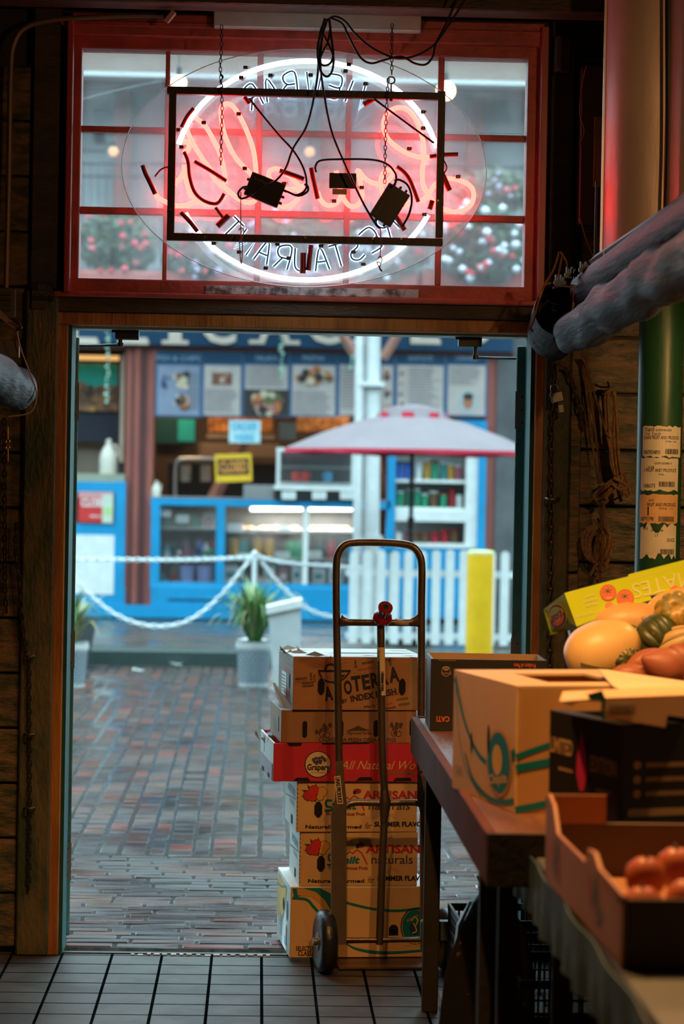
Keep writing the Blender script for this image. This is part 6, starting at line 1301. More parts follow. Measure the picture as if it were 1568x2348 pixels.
for k in range(22): x = 1397+k*2.8; g.px(x, 1616, x+R(.8, 2), 1640, 4.977, .001, mat('barcode_grey', (.2, .16, .12), .5))
g.add([W(x, y, 4.978) for x, y in ((1345, 1592), (1380, 1583), (1388, 1600), (1386, 1652), (1380, 1650), (1378, 1606), (1352, 1604))], [tuple(range(7))], inkt); g.build('barcode_label', parent=wb)
# tan carton top surface behind (with opening)
# tomato / onion tray lower right
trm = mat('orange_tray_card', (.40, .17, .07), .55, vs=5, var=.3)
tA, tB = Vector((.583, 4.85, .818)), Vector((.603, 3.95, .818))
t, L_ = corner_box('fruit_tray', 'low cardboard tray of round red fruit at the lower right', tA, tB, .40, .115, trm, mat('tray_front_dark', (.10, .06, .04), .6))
Lf = fr(LEFT, (0, L_, 0)); g = MB()
g.poly([(0, .11), (0, .165), (.03, .175), (.10, .16), (.16, .112)], Lf, 0, trm, th=.007); g.build('raised_corner', parent=t); g = MB(); g.poly([(.50, .11), (.53, .14), (.60, .145), (.66, .125), (L_, .12), (L_, .10)], Lf, 0, trm, th=.007)
g.build('raised_lip', parent=t); g = MB(); g.box(.0, .12, L_-.007, L_, .11, .17, trm); g.build('raised_corner', parent=t)
g = MB()
for u in (.14, .60):
    g.disc(u*1.1, .05, .045, Lf, .001, mat('tray_print_green', (.10, .12, .04), .5), ry=.02); g.ribbon([(u+.02, .09), (u+.05, .03)], .018, Lf, .0015, mat('tray_print_red', (.5, .02, .02), .5)); g.ribbon([(u-.05, .1), (u-.01, .05)], .015, Lf, .0016, MATS['tray_print_red']); g.disc(u+.03, .085, .02, Lf, .002, MATS['tray_print_green'], ry=.025)
g.build('printed_artwork', parent=t)
frt = mat('red_fruit', (.50, .13, .06), .35, vs=7, var=.4)
for i, (dx, dy, dz_) in enumerate([(.10, .34, .105), (.17, .42, .11), (.24, .36, .105), (.32, .42, .10), (.07, .20, .075), (.15, .22, .085), (.24, .22, .085)]):
    p = t.location+Matrix.Rotation(t.rotation_euler.z, 3, 'Z') @ Vector((dx, dy, dz_-.045)); tt = thing('round_fruit', ['round red fruit nearest the raised corner of the tray', 'round red fruit at the top of the tray pile', 'round red fruit right of the topmost one', 'round red fruit at the far right of the tray', 'red fruit low in the near left of the tray', 'red fruit low in the middle of the tray', 'red fruit low at the near right of the tray'][i], 'fruit', p, R(0, 6), 'round red fruit in the lower tray')
    g = MB(); r_ = .037; g.lathe([(0, r_*.1), (r_*.5, r_*.02), (r_*.9, r_*.5), (r_, r_), (r_*.88, r_*1.55), (r_*.45, r_*1.88), (0, r_*1.8)], frt, 20); g.build('fruit_body', parent=tt, smooth=True); g = MB(); g.cyl((0, 0, r_*1.78), (.004, 0, r_*2.1), .003, mat('stem_green', (.05, .08, .02), .6), 6); g.build('stem', parent=tt)
# ================================================================ SQUASH PILE
bx_ = crate('produce_crate', 'grey blue plastic crate under the squash pile', (1.00, 6.25, TZ), rad(-3), .55, .55, .20, m=mat('grey_blue_crate', (.10, .12, .14), .45))
butter = mat('butternut_skin', (.66, .40, .15), .42, vs=6, var=.3, bump=.05, bs=20); kab = mat('kabocha_skin', (.045, .06, .014), .4, vs=16, col2=(.32, .24, .06), thr=(.36, .44), bump=.15, bs=40, stretch=(1, 1, .4)); swp = mat('sweet_potato_skin', (.36, .11, .06), .5, vs=8, var=.4, bump=.2, bs=30)
deli = mat('delicata_skin', (.55, .38, .17), .45, vs=10, var=.3); spag = mat('pale_squash_skin', (.70, .46, .18), .42, vs=5, var=.25)
def gourd(name, lab, px, py, Y, L_, prof, m, ribs=0, amp=0, rot=(0, 0, 0), cat='squash', stem=None, stripes=None, n=60, grp='squashes piled in the display'):
    t = thing(name, lab, cat, W(px, py, Y), group=grp, rot=rot); g = MB(); g.lathe(cr_prof(prof, L_), m, n, ribs=ribs, amp=amp); g.build('fruit_body', parent=t, smooth=True)
    if stripes:
        g = MB(); P_ = cr_prof(prof, L_)
        for k in range(ribs or 8):
            a = 2*math.pi*(k+.0)/(ribs or 8)+ (math.pi/(ribs) if ribs else 0)
            a = 2*math.pi*k/(ribs or 8); pts = [(r_*(1-amp)*1.004*math.cos(a), r_*(1-amp)*1.004*math.sin(a), z) for r_, z in P_ if r_ > .004]; g.tube(pts, .0028, stripes, 5)
        g.build('skin_stripe', parent=t)
    if stem: g = MB(); z1 = L_; g.tube([(0, 0, z1*.46), (.002, .002, z1*.52), (.006, .003, z1*.60)], [stem*1.5, stem, stem*1.1], mat('squash_stem', (.38, .28, .12), .6), 8); g.build('stem', parent=t)
    return t
def cr_prof(prof, L_): 
    q = cr([(r_*L_, 0, z*L_) for r_, z in prof], 5); return [(max(0, v.x), v.z) for v in q]
ov = [(0, -.5), (.17, -.47), (.30, -.33), (.37, -.1), (.36, .12), (.27, .34), (.13, .47), (0, .5)]
rd2 = [(0, -.44), (.2, -.45), (.42, -.32), (.52, -.05), (.48, .2), (.3, .40), (.1, .42), (0, .36)]
lg = [(0, -.5), (.13, -.47), (.24, -.33), (.29, -.1), (.27, .12), (.22, .32), (.12, .46), (0, .5)]
pot = [(0, -.5), (.08, -.45), (.2, -.25), (.25, 0), (.2, .25), (.09, .43), (0, .5)]
PY = 6.45; s = PY/F
X90 = rad(90)
gourd('butternut_squash', 'large pale yellow squash at the left end of the pile', 1382, 1492, PY-.06, .205, [(0, -.5), (.2, -.46), (.36, -.28), (.40, -.02), (.34, .22), (.24, .40), (.1, .49), (0, .5)], spag, rot=(rad(20), rad(65), rad(20)))
gourd('butternut_squash', 'long tan squash lying under the lime carton', 1440, 1428, PY+.12, .20, lg, butter, rot=(0, rad(82), rad(-8)))
gourd('butternut_squash', 'tan squash half hidden behind the lime carton at the right', 1556, 1392, PY+.12, .19, lg, butter, rot=(0, rad(70), rad(10)))
gourd('butternut_squash', 'pale squash lying in the gap behind the green squashes', 1478, 1462, PY+.14, .20, lg, spag, rot=(0, rad(76), 0))
gourd('kabocha_squash', 'mottled dark green squash right of the large pale one', 1437, 1482, PY-.03, .115, rd2, kab, 10, .11, (rad(60), rad(20), 0), stem=.006)
gourd('kabocha_squash', 'small dark green squash below the first green one', 1432, 1517, PY-.10, .088, rd2, kab, 10, .15, (rad(70), rad(50), 0))
gourd('kabocha_squash', 'dark green squash with tan stem in the middle of the pile', 1507, 1458, PY-.04, .115, rd2, kab, 10, .11, (rad(-35), rad(-40), 0), stem=.006)
gourd('kabocha_squash', 'golden streaked green squash at the upper right of the pile', 1553, 1410, PY, .125, rd2, mat('kabocha_gold', (.20, .16, .03), .4, vs=14, col2=(.42, .26, .06), thr=(.42, .50)), 10, .14, (rad(50), rad(-30), 0))
gourd('delicata_squash', 'cream ribbed squash with green dashes at the right of the pile', 1556, 1478, PY-.08, .13, ov, deli, 9, .14, (rad(10), rad(62), rad(-15)), stripes=mat('delicata_green', (.10, .12, .03), .5))
gq = 'sweet potatoes in front of the squashes'
gourd('sweet_potato', 'pinkish sweet potato left in front of the green squashes', 1484, 1515, PY-.14, .125, pot, swp, rot=(0, rad(72), rad(10)), cat='sweet potato', grp=gq)
gourd('sweet_potato', 'large reddish sweet potato in the middle front', 1528, 1528, PY-.2, .15, [(0, -.5), (.08, -.45), (.24, -.25), (.32, 0), (.26, .25), (.12, .43), (0, .5)], swp, rot=(0, rad(108), rad(15)), cat='sweet potato', grp=gq)
gourd('sweet_potato', 'reddish sweet potato at the right frame edge below the ribbed squash', 1566, 1503, PY-.12, .12, pot, swp, rot=(rad(30), rad(130), 0), cat='sweet potato', grp=gq)
gourd('sweet_potato', 'sweet potato at the front right corner of the pile', 1572, 1545, PY-.2, .12, pot, swp, rot=(rad(30), rad(80), 0), cat='sweet potato', grp=gq)
gourd('sweet_potato', 'sweet potato low in front of the pale squash', 1450, 1548, PY-.18, .12, pot, swp, rot=(0, rad(95), 0), cat='sweet potato', grp=gq)
# bed of produce carton under the pile
t = thing('display_carton', 'dark slanted carton the squashes lie in', 'carton', W(1450, 1560, 6.6)); g = WM(t)
bk = [W(x, y, Y_) for x, y, Y_ in ((1305, 1395, 6.85), (1640, 1330, 6.85), (1640, 1600, 6.25), (1335, 1545, 6.25))]; g.add(bk, [(0, 1, 2, 3)], blc); lft = [W(x, y, Y_) for x, y, Y_ in ((1300, 1440, 6.83), (1306, 1445, 6.75), (1334, 1550, 6.25), (1326, 1550, 6.27))]; g.add(lft, [(0, 1, 2, 3)], blc); o = g.build('carton_bed', parent=t); md = o.modifiers.new('s', 'SOLIDIFY'); md.thickness = .006
# lime carton leaning on the pile
lime = mat('lime_carton', (.58, .74, .02), .4, vs=3, var=.12); limed = mat('lime_carton_end', (.30, .42, .01), .4)
t = thing('lime_carton', 'lime green tomato carton lying upside down on the squash pile', 'carton', W(1420, 1380, 6.60)); LYq = 6.56; s = LYq/F
g = WM(t); pr = [(1294, 1360), (1398, 1332), (1440, 1322), (1442, 1317), (1600, 1276), (1600, 1342), (1535, 1366), (1532, 1358), (1490, 1366), (1495, 1375), (1462, 1384), (1465, 1398), (1412, 1414), (1406, 1403), (1322, 1437)]
P_ = [W(x, y, LYq) for x, y in pr]; n_ = len(P_); g.add(P_+[p+Vector((0, .004, 0)) for p in P_], [tuple(range(n_)), tuple(range(n_, 2*n_))[::-1]]+[(i, (i+1) % n_, n_+(i+1) % n_, n_+i) for i in range(n_)], lime); g.build('front_panel', parent=t)
g = WM(t); eb = [W(1294, 1360, LYq), W(1322, 1437, LYq), W(1302, 1446, LYq+.1), W(1262, 1456, LYq+.16), W(1246, 1397, LYq+.16)]; g.add(eb+[p+Vector((.003, .003, 0)) for p in eb], [(0, 1, 2, 3, 4), (9, 8, 7, 6, 5)]+[(i, (i+1) % 5, 5+(i+1) % 5, 5+i) for i in range(5)], limed); g.build('end_panel', parent=t)
g = WM(t); tp = [W(1322, 1434, LYq+.004), W(1465, 1396, LYq+.004), W(1462, 1388, LYq+.14), W(1330, 1424, LYq+.14)]; g.add(tp, [(0, 1, 2, 3)], kin); g.build('bottom_panel', parent=t)
g = WM(t); A_ = rad(14.8); Mf = Matrix.Translation(W(1430, 1372, LYq-.001)) @ FRONT @ Matrix.Rotation(A_, 4, 'Z')
def lq(x, y): # photo px -> panel coordinates
    p = Mf.inverted() @ W(x, y, LYq-.001); return p.x, p.y
pl_ = mat('print_pale_lime', (.78, .80, .40), .5); tm_ = mat('tomato_print', (.80, .20, .12), .5); tmd = mat('tomato_print_dark', (.62, .10, .06), .5); stg = mat('tomato_stem_print', (.12, .25, .02), .5)
a, b_ = lq(1553, 1331); g.text('TOMATES', a, b_, 212*s, 34*s, Mf, .0008, pl_, rot=math.pi, bold=-.005)
a, b_ = lq(1351, 1411-9); g.text('CULTIVEES EN SERRE', *lq(1348, 1408), 62*s, 5*s, Mf, .0008, pl_, rot=math.pi); g.text('DE LA VIE', *lq(1352, 1367), 22*s, 5*s, Mf, .0008, pl_, rot=math.pi, bold=.02); g.text('LES SAVEURS', *lq(1354, 1377), 32*s, 5*s, Mf, .0008, pl_, rot=math.pi, bold=.02); g.text('DEGUSTEZ', *lq(1356, 1387), 28*s, 5*s, Mf, .0008, pl_, rot=math.pi, bold=.02)
a, b_ = lq(1354, 1377)
for k in range(36):
    th_ = 2*math.pi*k/36; g.disc(a+26*s*math.cos(th_), b_+21*s*math.sin(th_), .6*s, Mf, .0008, pl_, n=6)
for k in range(44): x = 1438+k*3.2; g.disc(*lq(x, 1328-(x-1438)*.262+1), .6*s, Mf, .0008, pl_, n=6)
for x, y, r_ in ((1394, 1359, 19), (1433, 1371, 20)):
    a, b_ = lq(x, y); g.disc(a, b_, r_*s, Mf, .0008, tmd, n=30); g.disc(a, b_, (r_-1.5)*s, Mf, .0012, tm_, n=30)
    for k in range(6): th_ = k*1.05; g.ribbon([(a, b_+4*s), (a+6*s*math.cos(th_), b_+4*s+5*s*math.sin(th_)), (a+12*s*math.cos(th_+.2), b_+4*s+8*s*math.sin(th_+.2))], [2.5*s, .8*s], Mf, .0018, stg)
    g.ribbon([(a-7*s, b_-11*s), (a+6*s, b_-12*s)], 2.4*s, Mf, .0018, mat('print_pinkwhite', (.9, .62, .5), .5))
g.disc(*lq(1396, 1388), 10*s, Mf, .0009, tm_, ry=6*s); g.disc(*lq(1547, 1350), 11*s, Mf, .0009, tm_, ry=7*s); g.ribbon([lq(1386, 1390), lq(1404, 1386)], 1.5*s, Mf, .0015, MATS['print_pinkwhite']); g.ribbon([lq(1538, 1352), lq(1554, 1347)], 1.5*s, Mf, .0015, MATS['print_pinkwhite'])
g.build('printed_artwork', parent=t)
g = WM(t); e0 = W(1294, 1360, LYq); e1 = W(1246, 1397, LYq+.16); e3 = W(1322, 1437, LYq); xa_ = (e0-e1).normalized(); ya_ = (e0-e3); ya_ = (ya_-xa_*ya_.dot(xa_)).normalized(); za_ = xa_.cross(ya_)
if za_.y > 0: za_ = -za_
M4 = Matrix((xa_, ya_, za_)).transposed().to_4x4(); ce = (W(1283, 1410, LYq+.075)); M4.translation = ce+za_*.008
g.disc(0, 0, .064, M4, 0, mat('badge_gold', (.72, .5, .15), .5), ry=.033); g.disc(0, 0, .060, M4, .001, ink, ry=.030); g.disc(0, 0, .052, M4, .002, mat('badge_red', (.75, .14, .04), .5), ry=.026, a0=math.pi, a1=2*math.pi) if 0 else g.disc(0, 0, .052, M4, .002, mat('badge_red', (.75, .14, .04), .5), ry=.026); g.poly([(.05, .002), (-.05, .002), (-.04, .018), (0, .025), (.04, .018)], M4, .003, limed); g.rect(-.058, -.004, .058, .010, M4, .0035, MATS['badge_gold']); g.text('SUNSET', 0, .003, .10, .011, M4, .0045, ink, bold=.03, rot=math.pi)
for k in range(7): th_ = math.pi+.3+k*.42; g.poly([(.012*math.cos(th_-.3), .006*math.sin(th_-.3)-.005), (.036*math.cos(th_), .018*math.sin(th_)-.005), (.012*math.cos(th_+.3), .006*math.sin(th_+.3)-.005)], M4, .003, MATS['badge_gold'])
g.build('round_badge', parent=t)
# ================================================================ CHAINS, ROPES, PADLOCK ON THE RIGHT POST
lk = mat('old_chain_steel', (.13, .085, .05), .42, .8, var=.4, vs=30)
def chain_thing(lab, pts, Y, L_=.036, r_=.0042, m=lk):
    g = MB(); P_ = cr(P(pts, Y), 8); g.chain(P_, L_, r_, m, .62); return tag(g.build('chain', m, None, smooth=True, world=P_[0]), lab, 'chain')
chain_thing('long steel chain hanging straight down the right door post', [(1274, 835), (1272, 900), (1266, 980), (1265, 1140), (1264, 1300), (1262, 1450), (1261, 1545)], 8.165)
chain_thing('short steel chain slanting from the tarp down to the ropes', [(1282, 832), (1300, 850), (1318, 890), (1332, 940), (1345, 985)], 8.155)
t = thing('padlock', 'brushed padlock with key hanging on the door post chain', 'padlock', W(1277, 912, 8.12)); M = Matrix.Translation(W(1277, 910, 8.115)) @ FRONT @ Matrix.Rotation(rad(14), 4, 'Z'); g = WM(t); g.box(-.021, .021, -.019, .017, -.009, .009, mat('padlock_steel', (.16, .16, .15), .35, .8, vs=30), M=M, b=.003); g.build('lock_body', parent=t)
g = WM(t); g.tube([M @ Vector(v) for v in cr([(-.013, .015, 0), (-.013, .032, 0), (-.006, .041, 0), (.006, .041, 0), (.013, .032, 0), (.013, .024, 0)], 5)], .0035, chr_, 8); g.build('shackle', parent=t, smooth=True)
M = Matrix.Translation(W(1286, 935, 8.11)) @ FRONT @ Matrix.Rotation(rad(10), 4, 'Z'); g = WM(t); g.box(-.009, .009, -.016, .010, -.002, .002, mat('key_steel', (.2, .19, .17), .35, .8), M=M, b=.001); g.build('key', parent=t)
for y, x in ((1142, 1266),):
    t = thing('staple', 'bent metal staple holding the long chain on the right post', 'hook', W(x, y, 8.16)); g = WM(t); g.tube(cr([W(x-16, y, 8.19), W(x-12, y+1, 8.14), W(x, y+3, 8.13), W(x+13, y+1, 8.14), W(x+17, y, 8.19)], 5), .0045, lk, 8); g.build('staple_wire', parent=t, smooth=True)
rope = mat('tan_rope', (.36, .20, .085), .75, vs=120, col2=(.17, .085, .035), bump=.8, bs=160, stretch=(1, 1, .5))
def ropes(lab, strokes, r_=.0052, Y=8.15, name='rope'):
    g = MB(); p0 = W(strokes[0][0][0], strokes[0][0][1], Y)
    for i, st in enumerate(strokes): g.tube(cr([W(p[0], p[1], Y-.006*(i % 4)) for p in st], 7), r_, rope, 7)
    return tag(g.build(name, rope, None, smooth=True, world=p0), lab, 'rope')
ropes('tan ropes hanging in long strands from the tarp to the knot on the planks', [[(1335, 815), (1345, 900), (1356, 1000), (1372, 1110)], [(1340, 815), (1354, 905), (1366, 1000), (1378, 1110)], [(1336, 818), (1362, 900), (1392, 1000), (1410, 1090)], [(1330, 812), (1342, 830), (1350, 816)], [(1334, 822), (1340, 840), (1345, 822)]], .0042)
ropes('doubled tan rope hank looped over a nail right of the long strands', [[(1392, 1000), (1388, 940), (1388, 900), (1398, 893), (1410, 905), (1412, 1000), (1420, 1090)], [(1398, 1000), (1394, 930), (1396, 898), (1404, 896), (1408, 940), (1408, 1010), (1416, 1095)], [(1386, 905), (1398, 895), (1408, 900), (1414, 960), (1418, 1040), (1428, 1110)], [(1388, 990), (1396, 1000), (1404, 1000)], [(1392, 985), (1400, 1020), (1412, 1098)], [(1410, 1000), (1420, 1060), (1436, 1100), (1446, 1134)]], .0055)
ropes('tan rope loop and knot tied left of the green column', [[(1410, 1105), (1385, 1120), (1366, 1138), (1372, 1150), (1396, 1132), (1420, 1100)], [(1412, 1110), (1390, 1132), (1370, 1145), (1362, 1136), (1380, 1118), (1408, 1098)], [(1368, 1145), (1378, 1156), (1392, 1148), (1384, 1140), (1370, 1150)], [(1406, 1096), (1430, 1108), (1436, 1118), (1420, 1122), (1404, 1110)], [(1374, 1150), (1377, 1180), (1380, 1210)], [(1382, 1152), (1386, 1180), (1386, 1205)], [(1420, 1120), (1428, 1135), (1424, 1118), (1440, 1140)]], .0058, 8.13)
ropes('coiled tan rope hank hanging at the bottom of the knots', [[(1380, 1200), (1350, 1212), (1336, 1232), (1342, 1270), (1360, 1285), (1366, 1250), (1374, 1212)], [(1378, 1204), (1355, 1215), (1344, 1240), (1350, 1280), (1364, 1282), (1368, 1240)], [(1376, 1206), (1362, 1218), (1352, 1245), (1356, 1282), (1368, 1284), (1372, 1240)], [(1384, 1205), (1398, 1230), (1392, 1262), (1378, 1290), (1372, 1330)], [(1390, 1208), (1402, 1240), (1398, 1275), (1386, 1300)], [(1384, 1212), (1388, 1250), (1374, 1280), (1368, 1320)], [(1380, 1215), (1382, 1250), (1372, 1275)], [(1366, 1296), (1380, 1290), (1390, 1300), (1376, 1310), (1364, 1300)], [(1366, 1310), (1368, 1330), (1364, 1345)]], .0066, 8.14)
for x, y, lab in ((1396, 884, 'nail with the doubled rope hank'), (1373, 1196, 'nail holding the coiled rope hank'), (1424, 1134, 'bent nail below the rope knot')):
    t = thing('nail', lab, 'nail', W(x, y, 8.2)); g = WM(t); g.tube([W(x, y+4, 8.22), W(x, y, 8.16), W(x-3, y-8, 8.13)], .0035, lk, 6); g.build('nail_shank', parent=t)
# ================================================================ GREEN COLUMN WITH LABELS
grn = mat('green_column_paint', (.014, .07, .03), .4, spec=.35, vs=8, var=.5, bump=.25, bs=14, stretch=(1, 1, .25)); CYc = 7.62; p = W(1508, 1200, CYc); rc = 52/F*7.55
col_ = thing('green_column', 'dark green painted round column plastered with produce labels', 'column', (p.x, CYc, 0)); g = MB(); g.cyl((0, 0, 0), (0, 0, 3.2), rc, grn, 48); g.build('column_shaft', parent=col_, smooth=.6)
g = MB(); g.lathe([(rc*1.25, 0), (rc*1.25, .05), (rc, .09)], grn, 32); g.build('column_base', parent=col_)
def wrap(z0): 
    def f(p): a = p[0]/rc-.16; r_ = rc+.0004+p[2]; return Vector((r_*math.sin(a), -r_*math.cos(a), z0+p[1]))
    return f
paperm = mat('label_paper', (.62, .56, .44), .55, vs=12, var=.3); paperO = mat('label_paper_orange', (.62, .36, .16), .55, vs=12, var=.3)
def label(lab, y0, y1, m, rows, x0=1462, x1=1556, seed=1, torn=False):
    random.seed(seed); sc = CYc/F*.99; zc_ = W(1508, (y0+y1)/2, 7.55).z; f = wrap(zc_); hh = (y1-y0)*sc/2; g = MB()
    xa_, xb_ = (x0-1502)*sc*1.12, (x1-1502)*sc*1.10; n_ = 14
    vs = []; 
    for i in range(n_+1):
        x = xa_+(xb_-xa_)*i/n_; jt = R(-.003, .003)*(4 if torn else 1); jb = R(-.004, .004)*(3 if torn else 1); vs += [f((x, hh+jt-(.014 if torn and 4 < i < 9 else 0), .0002)), f((x, -hh+jb, .0002))]
    g.add(vs, [(2*i, 2*i+1, 2*i+3, 2*i+2) for i in range(n_)], m)
    k = MB()
    for st, cx, cy, w_, h_, *b_ in rows:
        if st == '|||':
            x = cx-w_/2
            while x < cx+w_/2: 
                ww = R(.6, 2.4); xs_, xe_ = (x-1502)*sc, (x+ww-1502)*sc; zz = ((y0+y1)/2-cy)*sc; k.add([f((xs_, zz-h_*sc/2, .0012)), f((xe_, zz-h_*sc/2, .0012)), f((xe_, zz+h_*sc/2, .0012)), f((xs_, zz+h_*sc/2, .0012))], [(0, 1, 2, 3)], ink); x += ww+R(.8, 2)
        else: k.text(st, (cx-1502)*sc, ((y0+y1)/2-cy)*sc, w_*sc, h_*sc, None, .0011, ink, warp=f)
    o = g.build('paper_label', parent=col_); o['label'] = lab; k.build('printed_lettering', parent=o); return o
label('cream label at the top of the column', 977, 1047, paperm, [('71610', 1478, 985, 24, 9), ('LOOW SK 03059', 1512, 986, 36, 5), ('710  71610', 1486, 995, 36, 6), ('LINAS FRUIT AND PRODUCE', 1509, 1003, 88, 8), ('TOTAL  1 of 5', 1530, 1012, 30, 4), ('0967034893', 1484, 1037, 40, 9), ('|||', 1533, 1035, 34, 12)], 1464, 1557, 1)
label('second cream label below the top one', 1050, 1125, paperm, [('LOOW LAONS001 A', 1512, 1062, 40, 5), ('1610', 1484, 1071, 14, 6), ('S FRUIT AND PRODUCE', 1506, 1078, 80, 8), ('TOTAL', 1508, 1088, 14, 4), ('0686373', 1480, 1114, 28, 9), ('|||', 1522, 1110, 38, 12)], 1460, 1549, 2)
label('orange tinted label in the middle of the column', 1134, 1200, paperO, [('1610', 1486, 1147, 12, 5), ('FRUIT AND PRODUCE', 1511, 1157, 70, 8), ('TOTAL   1 2', 1520, 1166, 34, 4), ('|', 1479, 1172, 3, 20), ('208792798', 1474, 1190, 36, 9), ('|||', 1523, 1190, 38, 12)], 1458, 1550, 3)
label('torn cream label lowest on the column', 1206, 1276, paperm, [('1610', 1472, 1212, 14, 6), ('LOOW 13500', 1500, 1216, 28, 5), ('LY', 1500, 1227, 8, 6), ('DUCE', 1534, 1238, 20, 8), ('|||', 1526, 1265, 34, 12)], 1462, 1546, 4, True)
# ================================================================ SHEET METAL PANEL AND TARPS
duct = mat('painted_sheet_metal', (.72, .58, .52), .36, .3, vs=5, var=.25, bump=.18, bs=18, stretch=(1, 1, .22), rvar=.08)
dt = thing('sheet_metal_panel', 'tall glossy painted sheet metal panel high on the right', 'panel', W(1460, 560, 7.2)); Xp = W(1380, 300, 8.2).x
def vpanel(xa_, ya_, xb_, yb_, z0, z1, bulge, n_=10):
    g = WM(dt); vs = []
    A_, B_ = Vector((xa_, ya_)), Vector((xb_, yb_)); nn = Vector((-(B_-A_).y, (B_-A_).x)).normalized()
    if nn.x > 0: nn = -nn
    for i in range(n_+1): t_ = i/n_; q_ = A_.lerp(B_, t_)+nn*bulge*math.sin(math.pi*t_); vs += [(q_.x, q_.y, z0), (q_.x, q_.y, z1)]
    g.add(vs, [(2*i, 2*i+2, 2*i+3, 2*i+1) for i in range(n_)], duct); g.build('metal_sheet', parent=dt, smooth=True)
zb0 = W(1395, 585, 7.6).z-.06
pA = W(1384, 300, 7.60); pB = W(1528, 300, 7.46); pC = W(1672, 300, 7.32)
vpanel(pA.x, 7.60, pB.x, 7.46, zb0, 3.24, .045, 16); vpanel(pB.x, 7.46, pC.x, 7.32, zb0, 3.24, .045, 16)
g = WM(dt); g.box(pB.x-.005, pB.x+.007, 7.45, 7.47, zb0, 3.24, blk); g.build('seam_strip', parent=dt)
g = WM(dt); g.box(pA.x-.004, pA.x+.004, 7.595, 7.61, zb0, 3.24, duct); g.build('edge_fold', parent=dt)
cable('black cable running down the seam of the metal panel', [[(1528, -10), (1528, 300), (1524, 460), (1524, 500), (1530, 520)], [(1524, 470), (1530, 490), (1527, 515)]], .005, 7.40)
tarp = mat('grey_tarp', (.04, .048, .064), .55, spec=.16, vs=10, var=.5, bump=.5, bs=12, stretch=(6, .5, 6)); tarpd = mat('tarp_inside', (.012, .013, .015), .6)
def roll(name, lab, p0, p1, r0_, r1_, wr, seed, hollow=True, cat='tarp', nn=110, na=40):
    random.seed(seed); t = thing(name, lab, cat, p0); g = WM(t); ax_ = (p1-p0).normalized(); u = ax_.cross(Vector((0, 0, 1))).normalized(); v = u.cross(ax_); vs = []
    ph = [R(0, 6.28) for _ in range(6)]
    for i in range(nn+1):
        t_ = i/nn; c_ = p0.lerp(p1, t_); rr = r0_+(r1_-r0_)*t_
        for k in range(na):
            a = 2*math.pi*k/na; w_ = wr*(math.sin(t_*26+a*1.0+ph[0])+.6*math.sin(t_*47-a*2+ph[1])+.45*math.sin(a*5+t_*9+ph[2])+.3*math.sin(t_*90+a*3+ph[3])-.9*(1-abs(math.sin(t_*17+a*1.5+ph[4])))**3-.7*(1-abs(math.sin(t_*9-a+ph[5])))**4)
            q_ = rr*(1+w_); vs.append(c_+u*(q_*math.cos(a))+v*(q_*math.sin(a)))
    g.add(vs, [(i*na+k, i*na+(k+1) % na, (i+1)*na+(k+1) % na, (i+1)*na+k) for i in range(nn) for k in range(na)]+[tuple(nn*na+k for k in range(na))], tarp); g.build('tarp_roll', parent=t, smooth=True)
    if hollow:
        g = WM(t); n_ = 60; sp = [p0+ax_*.02+(u*math.cos(a)+v*math.sin(a))*(r0_*(.2+.75*a/(6*math.pi))) for a in [6*math.pi*i/n_ for i in range(n_+1)]]
        g.add([x+ax_*d_ for x in sp for d_ in (-.015, .05)], [(2*i, 2*i+2, 2*i+3, 2*i+1) for i in range(n_)], tarpd); ring = [p0+ax_*.06+(u*math.cos(a)+v*math.sin(a))*r0_*.97 for a in [2*math.pi*k/24 for k in range(24)]]; g.add(ring, [tuple(range(24))], tarpd); g.build('roll_end', parent=t)
    return t
def ray(px, py, Y): return W(px, py, Y)
# upper roll: runs along depth; end seen as a dark spiral
eA = ray(1268, 718, 7.9); x_, z_ = eA.x, eA.z
# its end must face the camera a little: the roll runs towards the camera, so the far end hangs open below
rA = .083
roll('rolled_tarp', 'grey rolled tarp with open dark end hanging above the right of the doorway', Vector((x_+.004, 7.75, z_-.00)), Vector((x_+.03, 8.16, z_-.05)), rA, rA*1.02, .015, 3)
upA = roll('rolled_awning', 'smooth grey blue rolled awning bound with rope, upper right', ray(1350, 668, 7.75), Vector((ray(1350, 668, 7.75).x+.08, 4.9, ray(1350, 668, 7.75).z+.10)), .064, .070, .012, 5, False)
lowB = roll('rolled_tarp', 'wrinkled grey tarp roll under the bound awning on the right', ray(1318, 762, 7.7), Vector((ray(1318, 762, 7.7).x+.13, 4.9, ray(1318, 762, 7.7).z+.14)), .066, .088, .085, 8, False)
pbr = mat('pale_rope', (.42, .32, .26), .7); g = WM(upA)
pu = [ray(1268, 660, 7.66), ray(1290, 655, 7.66), ray(1330, 660, 7.6), ray(1345, 652, 7.55), ray(1450, 602, 7.0), ray(1580, 545, 6.3)]
g.tube(cr(pu, 6), .0042, pbr, 7); g.tube([q_+Vector((.01, -.01, -.05)) for q_ in cr(pu[3:], 6)], .003, blk, 6); g.build('binding_rope', parent=upA, smooth=True)
g = WM(upA)
for x, y, Y_ in ((1283, 642, 7.6), (1308, 624, 7.6), (1340, 612, 7.5), (1395, 590, 7.2), (1480, 545, 6.7), (1490, 540, 6.7)):
    c_ = ray(x, y, Y_)
    for k in range(4): g.box(c_.x-.014+k*.008, c_.x-.010+k*.008, c_.y-.01, c_.y+.012, c_.z-.018, c_.z+.016-(k % 2)*.006, blk)
    g.box(c_.x-.018, c_.x+.02, c_.y-.008, c_.y+.01, c_.z-.014, c_.z-.004, blk)
g.build('plastic_clamp', parent=upA)
